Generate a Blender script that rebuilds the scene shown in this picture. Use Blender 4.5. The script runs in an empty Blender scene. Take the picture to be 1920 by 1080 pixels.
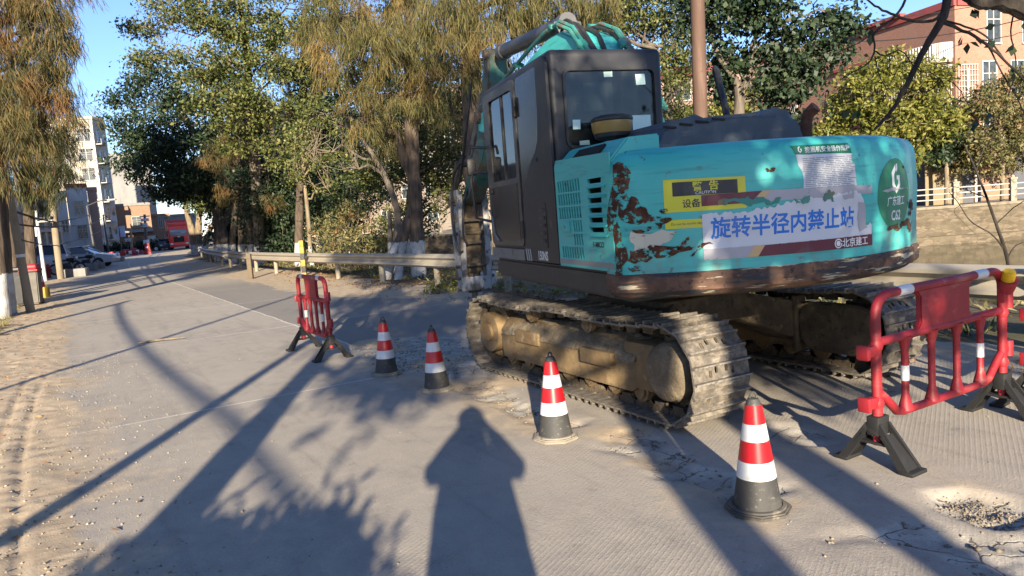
import bpy, bmesh, math, random
import numpy as np
from mathutils import Vector, Matrix
random.seed(7); np.random.seed(7)
R = math.radians
sc = bpy.context.scene
col = sc.collection
# ------------------------------------------------------------------ camera
CAM_H, FPX, PITCH, ROLL = 1.588, 1387.0, R(5.871), R(4.379)
cam_d = bpy.data.cameras.new('camera'); cam = bpy.data.objects.new('camera', cam_d); col.objects.link(cam)
cam_d.sensor_width = 36.0; cam_d.lens = FPX / 1920 * 36.0; cam_d.clip_end = 6000; cam_d.clip_start = 0.02
_fw = Vector((0, math.cos(PITCH), -math.sin(PITCH))); _u0 = Vector((0, math.sin(PITCH), math.cos(PITCH))); _r0 = Vector((1, 0, 0))
_rt = _r0 * math.cos(ROLL) - _u0 * math.sin(ROLL); _up = _u0 * math.cos(ROLL) + _r0 * math.sin(ROLL)
_m = Matrix((_rt, _up, -_fw)).transposed().to_4x4(); _m.translation = (0, 0, CAM_H)
cam.matrix_world = _m; sc.camera = cam
# ------------------------------------------------------------------ sky, sun, exposure
SUN_EL, SUN_AZ = R(16.0), R(176.4)          # azimuth clockwise from +Y
w = bpy.data.worlds.new('World'); sc.world = w; w.use_nodes = True
nt = w.node_tree; nt.nodes.clear()
sky = nt.nodes.new('ShaderNodeTexSky'); sky.sky_type = 'NISHITA'; sky.sun_disc = False
sky.sun_elevation = SUN_EL; sky.sun_rotation = SUN_AZ; sky.air_density = 1.0; sky.dust_density = 0.2; sky.ozone_density = 4.0
bg = nt.nodes.new('ShaderNodeBackground'); bg.inputs[1].default_value = 0.079
wo = nt.nodes.new('ShaderNodeOutputWorld'); tint = nt.nodes.new('ShaderNodeMix'); tint.data_type = 'RGBA'; tint.blend_type = 'MULTIPLY'; tint.inputs[0].default_value = 1.0; tint.inputs[7].default_value = (.93, .90, 1.06, 1)
nt.links.new(sky.outputs[0], tint.inputs[6]); nt.links.new(tint.outputs[2], bg.inputs[0]); nt.links.new(bg.outputs[0], wo.inputs[0])
sd = bpy.data.lights.new('sun', 'SUN'); sd.energy = 4.6; sd.angle = R(0.55); sd.color = (1.0, 0.86, 0.66)
sun = bpy.data.objects.new('sun', sd); col.objects.link(sun)
_d = Vector((-math.sin(SUN_AZ) * math.cos(SUN_EL), -math.cos(SUN_AZ) * math.cos(SUN_EL), -math.sin(SUN_EL)))
sun.rotation_euler = _d.to_track_quat('-Z', 'Y').to_euler()
sc.view_settings.view_transform = 'Standard'; sc.view_settings.look = 'None'; sc.view_settings.exposure = 1.73; sc.view_settings.gamma = 1.0
sc.view_settings.use_curve_mapping = False
sc.cycles.max_bounces = 6; sc.cycles.transparent_max_bounces = 12; sc.cycles.diffuse_bounces = 3; sc.cycles.glossy_bounces = 3
# ------------------------------------------------------------------ geometry helpers
def ray(px, py):
    return _fw + _rt * ((px - 960) / FPX) - _up * ((py - 540) / FPX)
def at(px, py, Y):                           # world point seen at a photo pixel, Y metres ahead
    d = ray(px, py); return Vector((0, 0, CAM_H)) + d * (Y / d.y)
def gnd(px, py, z=0.0):
    d = ray(px, py); return Vector((0, 0, CAM_H)) + d * ((z - CAM_H) / d.z)
U2 = np.array([-math.sin(R(30.6)), math.cos(R(30.6))]); N2 = np.array([U2[1], -U2[0]])
def bend(s):
    s = np.asarray(s, float); q = np.clip(s - 45, 0, 63); return 10 * (q / 63) ** 2 + np.clip(s - 108, 0, None) * 0.317
def road(s, n, z=0.0):
    b = float(bend(s)); return Vector((s * U2[0] + (n + b) * N2[0], s * U2[1] + (n + b) * N2[1], z))
def props(o, label=None, cat=None, group=None, kind=None):
    if label: o['label'] = label
    if cat: o['category'] = cat
    if group: o['group'] = group
    if kind: o['kind'] = kind
    return o
def empty(name, loc, rz=0.0, label=None, cat=None, group=None):
    o = bpy.data.objects.new(name, None); col.objects.link(o); o.location = loc; o.rotation_euler = (0, 0, rz); o.empty_display_size = .2
    return props(o, label, cat, group)
def link(name, me, parent=None, loc=(0, 0, 0), rz=0.0):
    o = bpy.data.objects.new(name, me); col.objects.link(o); o.location = loc; o.rotation_euler = (0, 0, rz)
    if parent: o.parent = parent
    return o
def kids(o): return [c for c in bpy.data.objects if c.parent == o]
def dup(root, loc, rz=None, label=None, parent=None):
    c = root.copy(); col.objects.link(c); c.location = loc
    if rz is not None: c.rotation_euler = (0, 0, rz)
    if label: c['label'] = label
    def rec(a, b):
        for ch in kids(a):
            d = ch.copy(); col.objects.link(d); d.parent = b; rec(ch, d)
    if parent: c.parent = parent
    rec(root, c)
    return c
class MB:
    def __init__(s): s.V = []; s.F = []; s.S = []; s.M = []
    def add(s, V, F, sm=False, mi=0, T=None):
        b = len(s.V)
        if T is not None: V = [T @ Vector(v) for v in V]
        s.V += [tuple(v) for v in V]
        for f in F: s.F.append([b + i for i in f]); s.S.append(sm); s.M.append(mi)
        return s
    def bm(s, bm, sm=False, mi=0, T=None):
        bm.verts.index_update()
        s.add([v.co.copy() for v in bm.verts], [[v.index for v in f.verts] for f in bm.faces], sm, mi, T); bm.free(); return s
    def box(s, c, d, bev=0.0, rot=None, mi=0, seg=2, sm=None):
        bm = bmesh.new(); bmesh.ops.create_cube(bm, size=1)
        for v in bm.verts: v.co = Vector((v.co.x * d[0], v.co.y * d[1], v.co.z * d[2]))
        if bev > 0: bmesh.ops.bevel(bm, geom=list(bm.edges), offset=bev, segments=seg, affect='EDGES', profile=.5)
        T = Matrix.Translation(c)
        if rot is not None: T = T @ (rot.to_4x4() if hasattr(rot, 'to_4x4') else Matrix.Rotation(rot, 4, 'Z'))
        return s.bm(bm, (bev > 0) if sm is None else sm, mi, T)
    def cyl(s, p0, p1, r0, r1=None, n=14, mi=0, caps=True, sm=True):
        if r1 is None: r1 = r0
        p0 = Vector(p0); p1 = Vector(p1); a = (p1 - p0).normalized(); b = a.orthogonal().normalized(); c = a.cross(b)
        V = []
        for p, r in ((p0, r0), (p1, r1)):
            for i in range(n):
                t = 2 * math.pi * i / n; V.append(p + (b * math.cos(t) + c * math.sin(t)) * r)
        s.add(V, [[i, (i + 1) % n, n + (i + 1) % n, n + i] for i in range(n)], sm, mi)
        if caps: s.add(V, [list(range(n))[::-1], list(range(n, 2 * n))], False, mi)
        return s
    def tube(s, pts, r, n=8, mi=0, caps=True):
        P = [Vector(p) for p in pts]; k = len(P); rr = r if hasattr(r, '__len__') else [r] * k
        V = []; b = None
        for i in range(k):
            a = (P[min(i + 1, k - 1)] - P[max(i - 1, 0)]).normalized()
            b = (a.orthogonal() if b is None else b - a * b.dot(a)).normalized(); c = a.cross(b)
            for j in range(n):
                t = 2 * math.pi * j / n; V.append(P[i] + (b * math.cos(t) + c * math.sin(t)) * rr[i])
        F = [[i * n + j, i * n + (j + 1) % n, (i + 1) * n + (j + 1) % n, (i + 1) * n + j] for i in range(k - 1) for j in range(n)]
        s.add(V, F, True, mi)
        if caps: s.add(V[:n], [list(range(n))[::-1]], False, mi); s.add(V[-n:], [list(range(n))], False, mi)
        return s
    def lathe(s, prof, n=24, c=(0, 0, 0), mi=0, T=None, sm=True):
        V = []; c = Vector(c)
        for r, z in prof:
            for j in range(n):
                t = 2 * math.pi * j / n; V.append(c + Vector((r * math.cos(t), r * math.sin(t), z)))
        F = [[i * n + j, i * n + (j + 1) % n, (i + 1) * n + (j + 1) % n, (i + 1) * n + j] for i in range(len(prof) - 1) for j in range(n)]
        return s.add(V, F, sm, mi, T)
    def prism(s, poly, h, T=None, mi=0, bev=0.0):
        bm = bmesh.new(); vs = [bm.verts.new((p[0], p[1], 0)) for p in poly]; f = bm.faces.new(vs)
        if f.normal.z < 0 or sum(poly[i][0] * poly[(i + 1) % len(poly)][1] - poly[(i + 1) % len(poly)][0] * poly[i][1] for i in range(len(poly))) < 0: f.normal_flip()
        g = bmesh.ops.extrude_face_region(bm, geom=[f])
        for v in g['geom']:
            if isinstance(v, bmesh.types.BMVert): v.co.z += h
        bmesh.ops.recalc_face_normals(bm, faces=bm.faces)
        if bev > 0: bmesh.ops.bevel(bm, geom=[e for e in bm.edges if e.calc_face_angle(0) > .5], offset=bev, segments=2, affect='EDGES')
        return s.bm(bm, False, mi, T)
    def ball(s, c, r, n=10, mi=0):
        bm = bmesh.new(); bmesh.ops.create_uvsphere(bm, u_segments=n, v_segments=max(5, n // 2 + 1), radius=1)
        rr = r if hasattr(r, '__len__') else (r, r, r)
        for v in bm.verts: v.co = Vector((v.co.x * rr[0] + c[0], v.co.y * rr[1] + c[1], v.co.z * rr[2] + c[2]))
        return s.bm(bm, True, mi)
    def mesh(s, name, mats=None):
        me = bpy.data.meshes.new(name); me.from_pydata(s.V, [], s.F)
        for m in (mats if isinstance(mats, (list, tuple)) else [mats] if mats else []): me.materials.append(m)
        me.polygons.foreach_set('use_smooth', s.S); me.polygons.foreach_set('material_index', s.M); me.update()
        if any(s.S): me.set_sharp_from_angle(angle=R(40))
        return me
    def build(s, name, mats, parent=None, loc=(0, 0, 0), rz=0.0): return link(name, s.mesh(name, mats), parent, loc, rz)
YZ = Matrix(((1, 0, 0, 0), (0, 0, -1, 0), (0, 1, 0, 0), (0, 0, 0, 1)))     # polygon (x,z) -> extrude towards -Y
XF = Matrix(((0, 0, 1, 0), (1, 0, 0, 0), (0, 1, 0, 0), (0, 0, 0, 1)))      # polygon (y,z) -> extrude towards +X
def side(y): return Matrix.Translation((0, y, 0)) @ YZ
def front(x): return Matrix.Translation((x, 0, 0)) @ XF
def rrect(x0, y0, x1, y1, r, n=5):
    P = []
    for cx, cy, a in ((x1 - r, y1 - r, 0), (x0 + r, y1 - r, 90), (x0 + r, y0 + r, 180), (x1 - r, y0 + r, 270)):
        for i in range(n + 1): t = R(a + 90 * i / n); P.append((cx + r * math.cos(t), cy + r * math.sin(t)))
    return P
def boolean(a, cutters, op='DIFFERENCE'):
    oa = a.build('tmp', None)
    obs = []
    for c in cutters:
        oc = c.build('tmpc', None); obs.append(oc); m = oa.modifiers.new('b', 'BOOLEAN'); m.operation = op; m.solver = 'EXACT'; m.object = oc; m.use_self = True
    dg = bpy.context.evaluated_depsgraph_get(); dg.update()
    me = bpy.data.meshes.new_from_object(oa.evaluated_get(dg))
    for o in [oa] + obs: bpy.data.objects.remove(o)
    return me
def fin(me, mats, ang=35):
    me.materials.clear()
    for m in (mats if isinstance(mats, (list, tuple)) else [mats]): me.materials.append(m)
    me.polygons.foreach_set('use_smooth', [True] * len(me.polygons)); me.set_sharp_from_angle(angle=R(ang)); return me
def np_mesh(name, V, F, mats):
    me = bpy.data.meshes.new(name); V = np.asarray(V, np.float32); F = np.asarray(F, np.int32); k = F.shape[1]
    me.vertices.add(len(V)); me.vertices.foreach_set('co', V.ravel()); me.loops.add(F.size); me.loops.foreach_set('vertex_index', F.ravel())
    me.polygons.add(len(F)); me.polygons.foreach_set('loop_start', np.arange(0, F.size, k, dtype=np.int32)); me.update(calc_edges=True)
    for m in (mats if isinstance(mats, (list, tuple)) else [mats]): me.materials.append(m)
    return me
def text2d(body, size, bold=0.0, sx=1.0):
    cu = bpy.data.curves.new('txt', 'FONT'); cu.body = body; cu.size = size; cu.offset = bold; cu.align_x = 'CENTER'; cu.align_y = 'CENTER'; cu.resolution_u = 3
    o = bpy.data.objects.new('txt', cu); col.objects.link(o)
    dg = bpy.context.evaluated_depsgraph_get(); dg.update()
    me = bpy.data.meshes.new_from_object(o.evaluated_get(dg))
    V = [(v.co.x * sx, v.co.y) for v in me.vertices]; F = [list(p.vertices) for p in me.polygons]
    bpy.data.objects.remove(o); bpy.data.meshes.remove(me)
    if V:
        cx = (min(v[0] for v in V) + max(v[0] for v in V)) / 2; cy = (min(v[1] for v in V) + max(v[1] for v in V)) / 2
        V = [(v[0] - cx, v[1] - cy) for v in V]
    return V, F
# ------------------------------------------------------------------ materials
def C4(c): return (c[0], c[1], c[2], 1.0)
class NT:
    def __init__(s, name):
        s.m = bpy.data.materials.new(name); s.m.use_nodes = True; s.t = s.m.node_tree; s.t.nodes.clear()
        s.out = s.n('ShaderNodeOutputMaterial'); s.co = s.n('ShaderNodeTexCoord').outputs['Object']
    def n(s, ty, **kw):
        x = s.t.nodes.new(ty)
        for k, v in kw.items(): setattr(x, k, v)
        return x
    def l(s, a, b): s.t.links.new(a, b)
    def noise(s, scale, detail=5, rough=.55, vec=None, dist=0.0):
        x = s.n('ShaderNodeTexNoise'); x.inputs['Detail'].default_value = detail; x.inputs['Roughness'].default_value = rough; x.inputs['Distortion'].default_value = dist
        v = vec or s.co
        if hasattr(scale, '__len__'):
            mp = s.n('ShaderNodeMapping'); mp.inputs['Scale'].default_value = scale; s.l(v, mp.inputs[0]); v = mp.outputs[0]; x.inputs['Scale'].default_value = 1.0
        else: x.inputs['Scale'].default_value = scale
        s.l(v, x.inputs['Vector']); return x.outputs['Fac']
    def ramp(s, f, lo, hi, a=0.0, b=1.0):
        x = s.n('ShaderNodeMapRange'); x.interpolation_type = 'SMOOTHSTEP'; s.l(f, x.inputs[0])
        for i, v in zip((1, 2, 3, 4), (lo, hi, a, b)): x.inputs[i].default_value = v
        return x.outputs[0]
    def math(s, op, a, b=None):
        x = s.n('ShaderNodeMath', operation=op)
        for i, v in enumerate((a, b)):
            if v is None: continue
            if isinstance(v, (int, float)): x.inputs[i].default_value = v
            else: s.l(v, x.inputs[i])
        return x.outputs[0]
    def mix(s, f, a, b):
        x = s.n('ShaderNodeMix', data_type='RGBA')
        for i, v in ((0, f), (6, a), (7, b)):
            if isinstance(v, (int, float)): x.inputs[i].default_value = v
            elif isinstance(v, (tuple, list)): x.inputs[i].default_value = C4(v)
            else: s.l(v, x.inputs[i])
        return x.outputs[2]
    def sep(s, v=None):
        x = s.n('ShaderNodeSeparateXYZ'); s.l(v or s.co, x.inputs[0]); return x.outputs
    def attr(s, name): return s.n('ShaderNodeAttribute', attribute_name=name).outputs['Fac']
    def bsdf(s, colr, rough=.6, metal=0.0, bump=None, spec=.5):
        b = s.n('ShaderNodeBsdfPrincipled')
        if isinstance(colr, (tuple, list)): b.inputs['Base Color'].default_value = C4(colr)
        else: s.l(colr, b.inputs['Base Color'])
        if isinstance(rough, (int, float)): b.inputs['Roughness'].default_value = rough
        else: s.l(rough, b.inputs['Roughness'])
        b.inputs['Metallic'].default_value = metal; b.inputs['Specular IOR Level'].default_value = spec
        if bump is not None:
            h, st, di = bump; bp = s.n('ShaderNodeBump'); bp.inputs['Strength'].default_value = st; bp.inputs['Distance'].default_value = di
            s.l(h, bp.inputs['Height']); s.l(bp.outputs[0], b.inputs['Normal'])
        s.b = b; s.l(b.outputs[0], s.out.inputs[0]); return b
def mat(name, colr, rough=.65, metal=0.0, layers=(), bump=None, spec=.5):
    """layers: (scale, lo, hi, colour[, (z0,z1)]) noise masks, optionally fading with local height"""
    t = NT(name); c = colr
    for L in layers:
        f = t.ramp(t.noise(L[0], 6, .6), L[1], L[2])
        if len(L) > 4: f = t.math('MULTIPLY', f, t.ramp(t.sep()[2], L[4][0], L[4][1]))
        c = t.mix(f, c, L[3])
    bp = None
    if bump: bp = (t.noise(bump[0], 6, .6), bump[1], bump[2])
    t.bsdf(c, rough, metal, bp, spec); return t.m
# ------------------------------------------------------------------ ground and road
def vnoise(x, y, seed=0):
    rs = np.random.RandomState(seed); T = rs.rand(257, 257); T[256] = T[0]; T[:, 256] = T[:, 0]
    xi = np.floor(x).astype(int); yi = np.floor(y).astype(int); fx = x - xi; fy = y - yi
    fx = fx * fx * (3 - 2 * fx); fy = fy * fy * (3 - 2 * fy); xi %= 256; yi %= 256
    return (T[xi, yi] * (1 - fx) + T[xi + 1, yi] * fx) * (1 - fy) + (T[xi, yi + 1] * (1 - fx) + T[xi + 1, yi + 1] * fx) * fy
def fbm(x, y, oct=4, seed=0):
    a = 0; amp = .5; tot = 0
    for i in range(oct): a = a + amp * vnoise(x * 2 ** i + 17 * i, y * 2 ** i + 5 * i, seed + i); tot += amp; amp *= .5
    return a / tot
def sst(x, a, b):
    t = np.clip((x - a) / (b - a), 0, 1); return t * t * (3 - 2 * t)
def road_masks(s, n):
    w1 = fbm(s * 1.3, n * 1.3, 4, 3) - .5; w2 = fbm(s * 5, n * 5, 3, 9) - .5
    nn = n + .5 * w1 + .22 * w2
    strip = (1 - sst(np.abs(nn - 3.05), .10, .26)) * sst(s, .2, .8) * (1 - sst(s, 6.0, 7.2)) * sst(fbm(s * 1.7, n * .6, 3, 14), .36, .5)
    patch = (1 - sst(np.hypot((s - 8.0) / 2.1, (nn - 3.5) / .85), .65, 1.0))
    hole = 1 - sst(np.hypot((s - 1.83) / .27, (n - 3.62) / .22) + .5 * w2, .65, 1.0)
    hole2 = 1 - sst(np.hypot((s - 3.15) / .3, (n - 3.95) / .2) + .6 * w2, .6, 1.0)
    brk = np.clip(np.maximum.reduce([strip, patch * .8, hole, hole2 * .8]), 0, 1)
    lim = np.where(s < 12, 6.3, np.clip(6.3 - (s - 11) * .30, 4.55, 6.3))
    sand = sst(n + .9 * w1 + .25 * w2, lim - .1, lim + .55)
    left = 1 - sst(n + .55 * w1 + .22 * w2, -.30, .0)
    spill = .5 * (1 - sst(n + .9 * w1 + .3 * w2, .0, .55)) * sst(fbm(s * 2, n * 2, 3, 21), .4, .6)
    around = .75 * np.exp(-((n - 3.2) / .8) ** 2) * sst(fbm(s * 1.5, n * 1.5, 4, 31), .45, .62) * (1 - sst(s, 9, 13))
    dirt = np.clip(np.maximum.reduce([sand, left, spill, around]), 0, 1)
    return brk, dirt, w1, w2, patch, np.maximum(hole, hole2 * .5)
def ground_z(s, n):
    brk, dirt, w1, w2, patch, hole = road_masks(s, n)
    f = fbm(s * 11, n * 11, 3, 40) - .5
    z = .004 * w1 - (brk * (1 - .6 * patch)) * .022 + brk * f * .035 - hole * .016
    v = sst(-n, .0, .5)
    z = z + v * (.05 * (fbm(s * .8, n * .8, 3, 50) - .5) + .03 * (f) + .012)
    for c0 in (-.62, -.44):
        z = z - .022 * np.exp(-((n - c0 - .07 * np.sin(s * .6)) / .022) ** 2) * sst(-n, .1, .3) * (1 - sst(s, 9, 12))
    rib = (np.sin(s * 2 * np.pi / .085 + 5 * w1) * .5 + .5) * sst(fbm(s * 2.2, n * 2.2, 3, 44), .42, .6) * np.exp(-((n + .12 - .05 * np.sin(s)) / .13) ** 4)
    z = z + .010 * rib * (1 - sst(s, 8, 11))
    z = z + sst(n, 6.6, 7.6) * .10 * (fbm(s * .7, n * .7, 3, 60) - .35) + sst(n, 6.4, 7.0) * .02
    z = z - 3.0 * sst(n, 9.6, 13.5)
    return z
def axis(parts):
    a = []
    for x0, x1, st in parts: a += list(np.arange(x0, x1 - 1e-6, st))
    return np.array(a)
sa = np.concatenate([axis([(-2400, -400, 500), (-400, -60, 60), (-60, -8, 4), (-8, .6, .3), (.6, 6, .035), (6, 13, .05), (13, 22, .12), (22, 50, .5), (50, 130, 2), (130, 400, 20), (400, 2600, 300)]), [2600]])
na = np.concatenate([axis([(-2400, -400, 500), (-400, -60, 60), (-60, -8, 4), (-8, -3, .4), (-3, -1.2, .08), (-1.2, 5.2, .035), (5.2, 8, .1), (8, 16, .4), (16, 40, 3), (40, 200, 20), (200, 2600, 300)]), [2600]])
SS, NN = np.meshgrid(sa, na, indexing='ij'); sf = SS.ravel(); nf = NN.ravel()
zz = ground_z(sf, nf); bb = nf + bend(sf)
GV = np.stack([sf * U2[0] + bb * N2[0], sf * U2[1] + bb * N2[1], zz], 1)
ns, nn_ = len(sa), len(na); I = np.arange(ns * nn_).reshape(ns, nn_)
GF = np.stack([I[:-1, :-1].ravel(), I[1:, :-1].ravel(), I[1:, 1:].ravel(), I[:-1, 1:].ravel()], 1)[:, ::-1]
br_, di_, w1_, w2_, pa_, ho_ = road_masks(sf, nf)
fs = sf[GF].mean(1); fn = nf[GF].mean(1)
isroad = (fn > -.05) & (fn < 6.75) & (fs > -300) & (fs < 700)
def ground_mat(name):
    t = NT(name); rc = t.n('ShaderNodeAttribute', attribute_name='rc').outputs['Vector']; xs = t.sep(rc)
    n1 = t.noise(.6, 6, .6, rc); n2 = t.noise(5, 8, .65, rc); n3 = t.noise(70, 4, .7, rc); n4 = t.noise(300, 2, .6, rc)
    c = t.mix(t.ramp(n1, .3, .7), (.28, .25, .212), (.355, .317, .265))
    c = t.mix(t.ramp(n2, .35, .75), c, (.37, .33, .27))
    c = t.mix(t.ramp(n2, .42, .24), c, (.215, .195, .165))
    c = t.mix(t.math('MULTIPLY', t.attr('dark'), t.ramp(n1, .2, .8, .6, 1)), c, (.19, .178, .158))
    stn = t.noise((.5, 5, 1), 5, .6, rc)                                          # tyre streaks along the lane
    c = t.mix(t.ramp(stn, .52, .72, 0, .45), c, (.20, .182, .158))
    c = t.mix(t.ramp(n3, .57, .72, 0, .75), c, (.47, .43, .365)); c = t.mix(t.ramp(n3, .43, .30, 0, .7), c, (.14, .128, .112))
    gw = t.n('ShaderNodeTexWave', wave_type='BANDS', bands_direction='X'); gm = t.n('ShaderNodeMapping'); gm.inputs['Rotation'].default_value = (0, 0, R(28))
    wv = t.n('ShaderNodeVectorMath', operation='ADD'); t.l(rc, gm.inputs[0])
    t.l(gm.outputs[0], gw.inputs['Vector']); gw.inputs['Scale'].default_value = 11.5; gw.inputs['Distortion'].default_value = 1.6; gw.inputs['Detail'].default_value = 3; gw.inputs['Detail Scale'].default_value = 3
    gmask = t.math('MULTIPLY', t.ramp(t.noise(.45, 3, .5, rc), .36, .52), t.ramp(t.attr('dirt'), .5, .1))
    gf = t.math('MULTIPLY', t.ramp(gw.outputs['Fac'], .55, .95), gmask)
    c = t.mix(t.math('MULTIPLY', gf, .15), c, (.36, .33, .275))
    # joints
    def line(v, wd): return t.ramp(t.math('ABSOLUTE', v), wd, wd * .55)
    jm = t.math('PINGPONG', t.math('ADD', xs[0], -6.0 + 60.0), 2.55)
    wob = t.math('MULTIPLY', t.math('SUBTRACT', t.noise(2.2, 4, .6, rc), .5), .10)
    j1 = line(t.math('ADD', t.math('SUBTRACT', xs[1], 3.05), wob), .022); j1 = t.math('MULTIPLY', j1, t.ramp(xs[0], 6.5, 8))
    j2 = line(t.math('ADD', jm, t.math('MULTIPLY', wob, .15)), .017)
    j2 = t.math('MULTIPLY', j2, t.ramp(xs[0], 2.5, 4.0)); j2 = t.math('MULTIPLY', j2, t.ramp(t.noise(1.5, 3, .6, rc), .3, .45, .6, 1))
    c = t.mix(t.math('MULTIPLY', t.math('MAXIMUM', j1, j2), .9), c, (.58, .53, .44))
    # cracks in the broken strip
    vo = t.n('ShaderNodeTexVoronoi', feature='DISTANCE_TO_EDGE'); vo.inputs['Scale'].default_value = 4.2
    va = t.n('ShaderNodeVectorMath', operation='ADD'); t.l(rc, va.inputs[0]); nz = t.n('ShaderNodeTexNoise'); nz.inputs['Scale'].default_value = 3.5; nz.inputs['Detail'].default_value = 4; t.l(rc, nz.inputs['Vector'])
    sc_ = t.n('ShaderNodeVectorMath', operation='SCALE'); sc_.inputs['Scale'].default_value = .35; t.l(nz.outputs['Color'], sc_.inputs[0]); t.l(sc_.outputs[0], va.inputs[1]); t.l(va.outputs[0], vo.inputs['Vector'])
    crack = t.math('MULTIPLY', t.ramp(vo.outputs['Distance'], .03, .008, 0, .8), t.ramp(t.attr('brk'), .5, .85))
    bc = t.mix(t.ramp(n2, .35, .7), (.29, .265, .225), (.46, .425, .36)); bc = t.mix(t.ramp(n3, .5, .7, 0, .5), bc, (.2, .175, .14))
    c = t.mix(t.ramp(t.math('ADD', t.attr('brk'), t.math('MULTIPLY', t.math('SUBTRACT', n2, .5), .9)), .35, .65), c, bc)
    c = t.mix(crack, c, (.07, .062, .05))
    # dust and sand
    dc = t.mix(t.ramp(n2, .3, .72), (.34, .262, .175), (.48, .39, .27)); dc = t.mix(t.ramp(n3, .55, .72, 0, .6), dc, (.46, .39, .29)); dc = t.mix(t.ramp(n3, .42, .3, 0, .6), dc, (.16, .12, .08))
    dd = t.math('ADD', t.attr('dirt'), t.math('MULTIPLY', t.math('SUBTRACT', n2, .5), .8))
    c = t.mix(t.ramp(dd, .25, .75), c, dc)
    # litter-brown soil and grass under the rail and on the far verge
    sl = t.mix(t.ramp(n2, .35, .7), (.085, .062, .038), (.17, .125, .07)); sl = t.mix(t.ramp(n1, .45, .65), sl, (.07, .075, .03))
    c = t.mix(t.ramp(t.math('ADD', t.attr('soil'), t.math('MULTIPLY', t.math('SUBTRACT', n2, .5), .8)), .3, .7), c, sl)
    h = t.math('ADD', t.math('MULTIPLY', n2, .5), t.math('ADD', t.math('MULTIPLY', n3, .35), t.math('ADD', t.math('MULTIPLY', n4, .12), t.math('MULTIPLY', gf, .07))))
    h = t.math('SUBTRACT', h, t.math('MULTIPLY', crack, .9))
    t.bsdf(c, .88, 0, (h, .55, .018), .25); return t.m
m_ground = ground_mat('sandy_soil_surface'); m_road = ground_mat('worn_concrete_surface')
soil = np.maximum(sst(nf + 1.2 * w1_ + .5 * w2_, 6.75, 7.5), sst(-nf + 1.5 * w1_ + .6 * w2_, 1.15, 1.7))
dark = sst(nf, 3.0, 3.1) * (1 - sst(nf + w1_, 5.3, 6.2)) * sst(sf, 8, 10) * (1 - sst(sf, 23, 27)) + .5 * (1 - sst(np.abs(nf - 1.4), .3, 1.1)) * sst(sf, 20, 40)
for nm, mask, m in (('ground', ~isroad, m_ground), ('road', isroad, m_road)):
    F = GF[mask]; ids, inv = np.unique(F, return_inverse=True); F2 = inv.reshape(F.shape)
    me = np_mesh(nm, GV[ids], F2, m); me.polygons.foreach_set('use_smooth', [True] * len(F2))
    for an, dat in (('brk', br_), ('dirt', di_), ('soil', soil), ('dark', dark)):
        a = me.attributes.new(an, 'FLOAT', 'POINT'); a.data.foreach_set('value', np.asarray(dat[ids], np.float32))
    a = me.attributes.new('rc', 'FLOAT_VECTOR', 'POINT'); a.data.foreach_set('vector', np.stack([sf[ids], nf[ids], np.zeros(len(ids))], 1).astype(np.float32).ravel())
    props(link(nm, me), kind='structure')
def zat(x, y):                                # ground height at a world point (near the camera, road not bent)
    s = x * U2[0] + y * U2[1]; n = x * N2[0] + y * N2[1]
    return float(ground_z(np.array([s]), np.array([n]))[0])
# loose stones
def stones(name, S, N, rad, m, label=None):
    k = len(S); oc = np.array([(1, 0, 0), (0, 1, 0), (-1, 0, 0), (0, -1, 0), (0, 0, .7), (0, 0, -.5)])
    tf = np.array([(0, 1, 4), (1, 2, 4), (2, 3, 4), (3, 0, 4), (1, 0, 5), (2, 1, 5), (3, 2, 5), (0, 3, 5)])
    z = ground_z(S, N) + rad * .25; b = N + bend(S); P = np.stack([S * U2[0] + b * N2[0], S * U2[1] + b * N2[1], z], 1)
    V = oc[None] * (rad[:, None, None] * (.6 + .8 * np.random.rand(k, 6, 1))); an = np.random.rand(k) * 6.28; ca, sa_ = np.cos(an), np.sin(an)
    V = np.stack([V[..., 0] * ca[:, None] - V[..., 1] * sa_[:, None], V[..., 0] * sa_[:, None] + V[..., 1] * ca[:, None], V[..., 2]], -1) + P[:, None]
    F = (tf[None] + (np.arange(k) * 6)[:, None, None]).reshape(-1, 3)
    return props(link(name, np_mesh(name, V.reshape(-1, 3), F, m)), label, kind='stuff')
def isl_mat(name, cols, rough=.8):
    t = NT(name); g = t.n('ShaderNodeNewGeometry'); r = t.n('ShaderNodeValToRGB'); r.color_ramp.interpolation = 'LINEAR'
    e = r.color_ramp.elements; e[0].color = C4(cols[0]); e[1].color = C4(cols[-1])
    for i, c in enumerate(cols[1:-1]): x = e.new((i + 1) / (len(cols) - 1)); x.color = C4(c)
    t.l(g.outputs['Random Per Island'], r.inputs[0]); t.bsdf(r.outputs[0], rough, 0, None, .2); return t.m
m_stone = isl_mat('pebble_stone', [(.30, .26, .20), (.20, .17, .13), (.36, .32, .26), (.16, .14, .11), (.30, .25, .18)])
m_rub = isl_mat('crushed_concrete', [(.22, .185, .14), (.15, .125, .095), (.28, .24, .18), (.12, .10, .08), (.24, .20, .14)])
rs = np.random.RandomState(5)
k = 3000; n_ = -.1 + rs.randn(k) * .45 - rs.rand(k) * .3; s_ = 2.2 + rs.rand(k) ** 1.3 * 10
stones('gravel', s_, n_, .003 + .009 * rs.rand(k) ** 3, m_stone, 'loose pale gravel strewn over the sandy verge beside the concrete')
k = 1500; s_ = .8 + rs.rand(k) * 8.5; n_ = 3.08 + rs.randn(k) * .22
k2 = 900; s2 = 1.83 + rs.randn(k2) * .13; n2 = 3.60 + rs.randn(k2) * .10; k3 = 500; s3 = 7.6 + rs.randn(k3) * 1.0; n3 = 3.4 + rs.randn(k3) * .5
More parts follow.
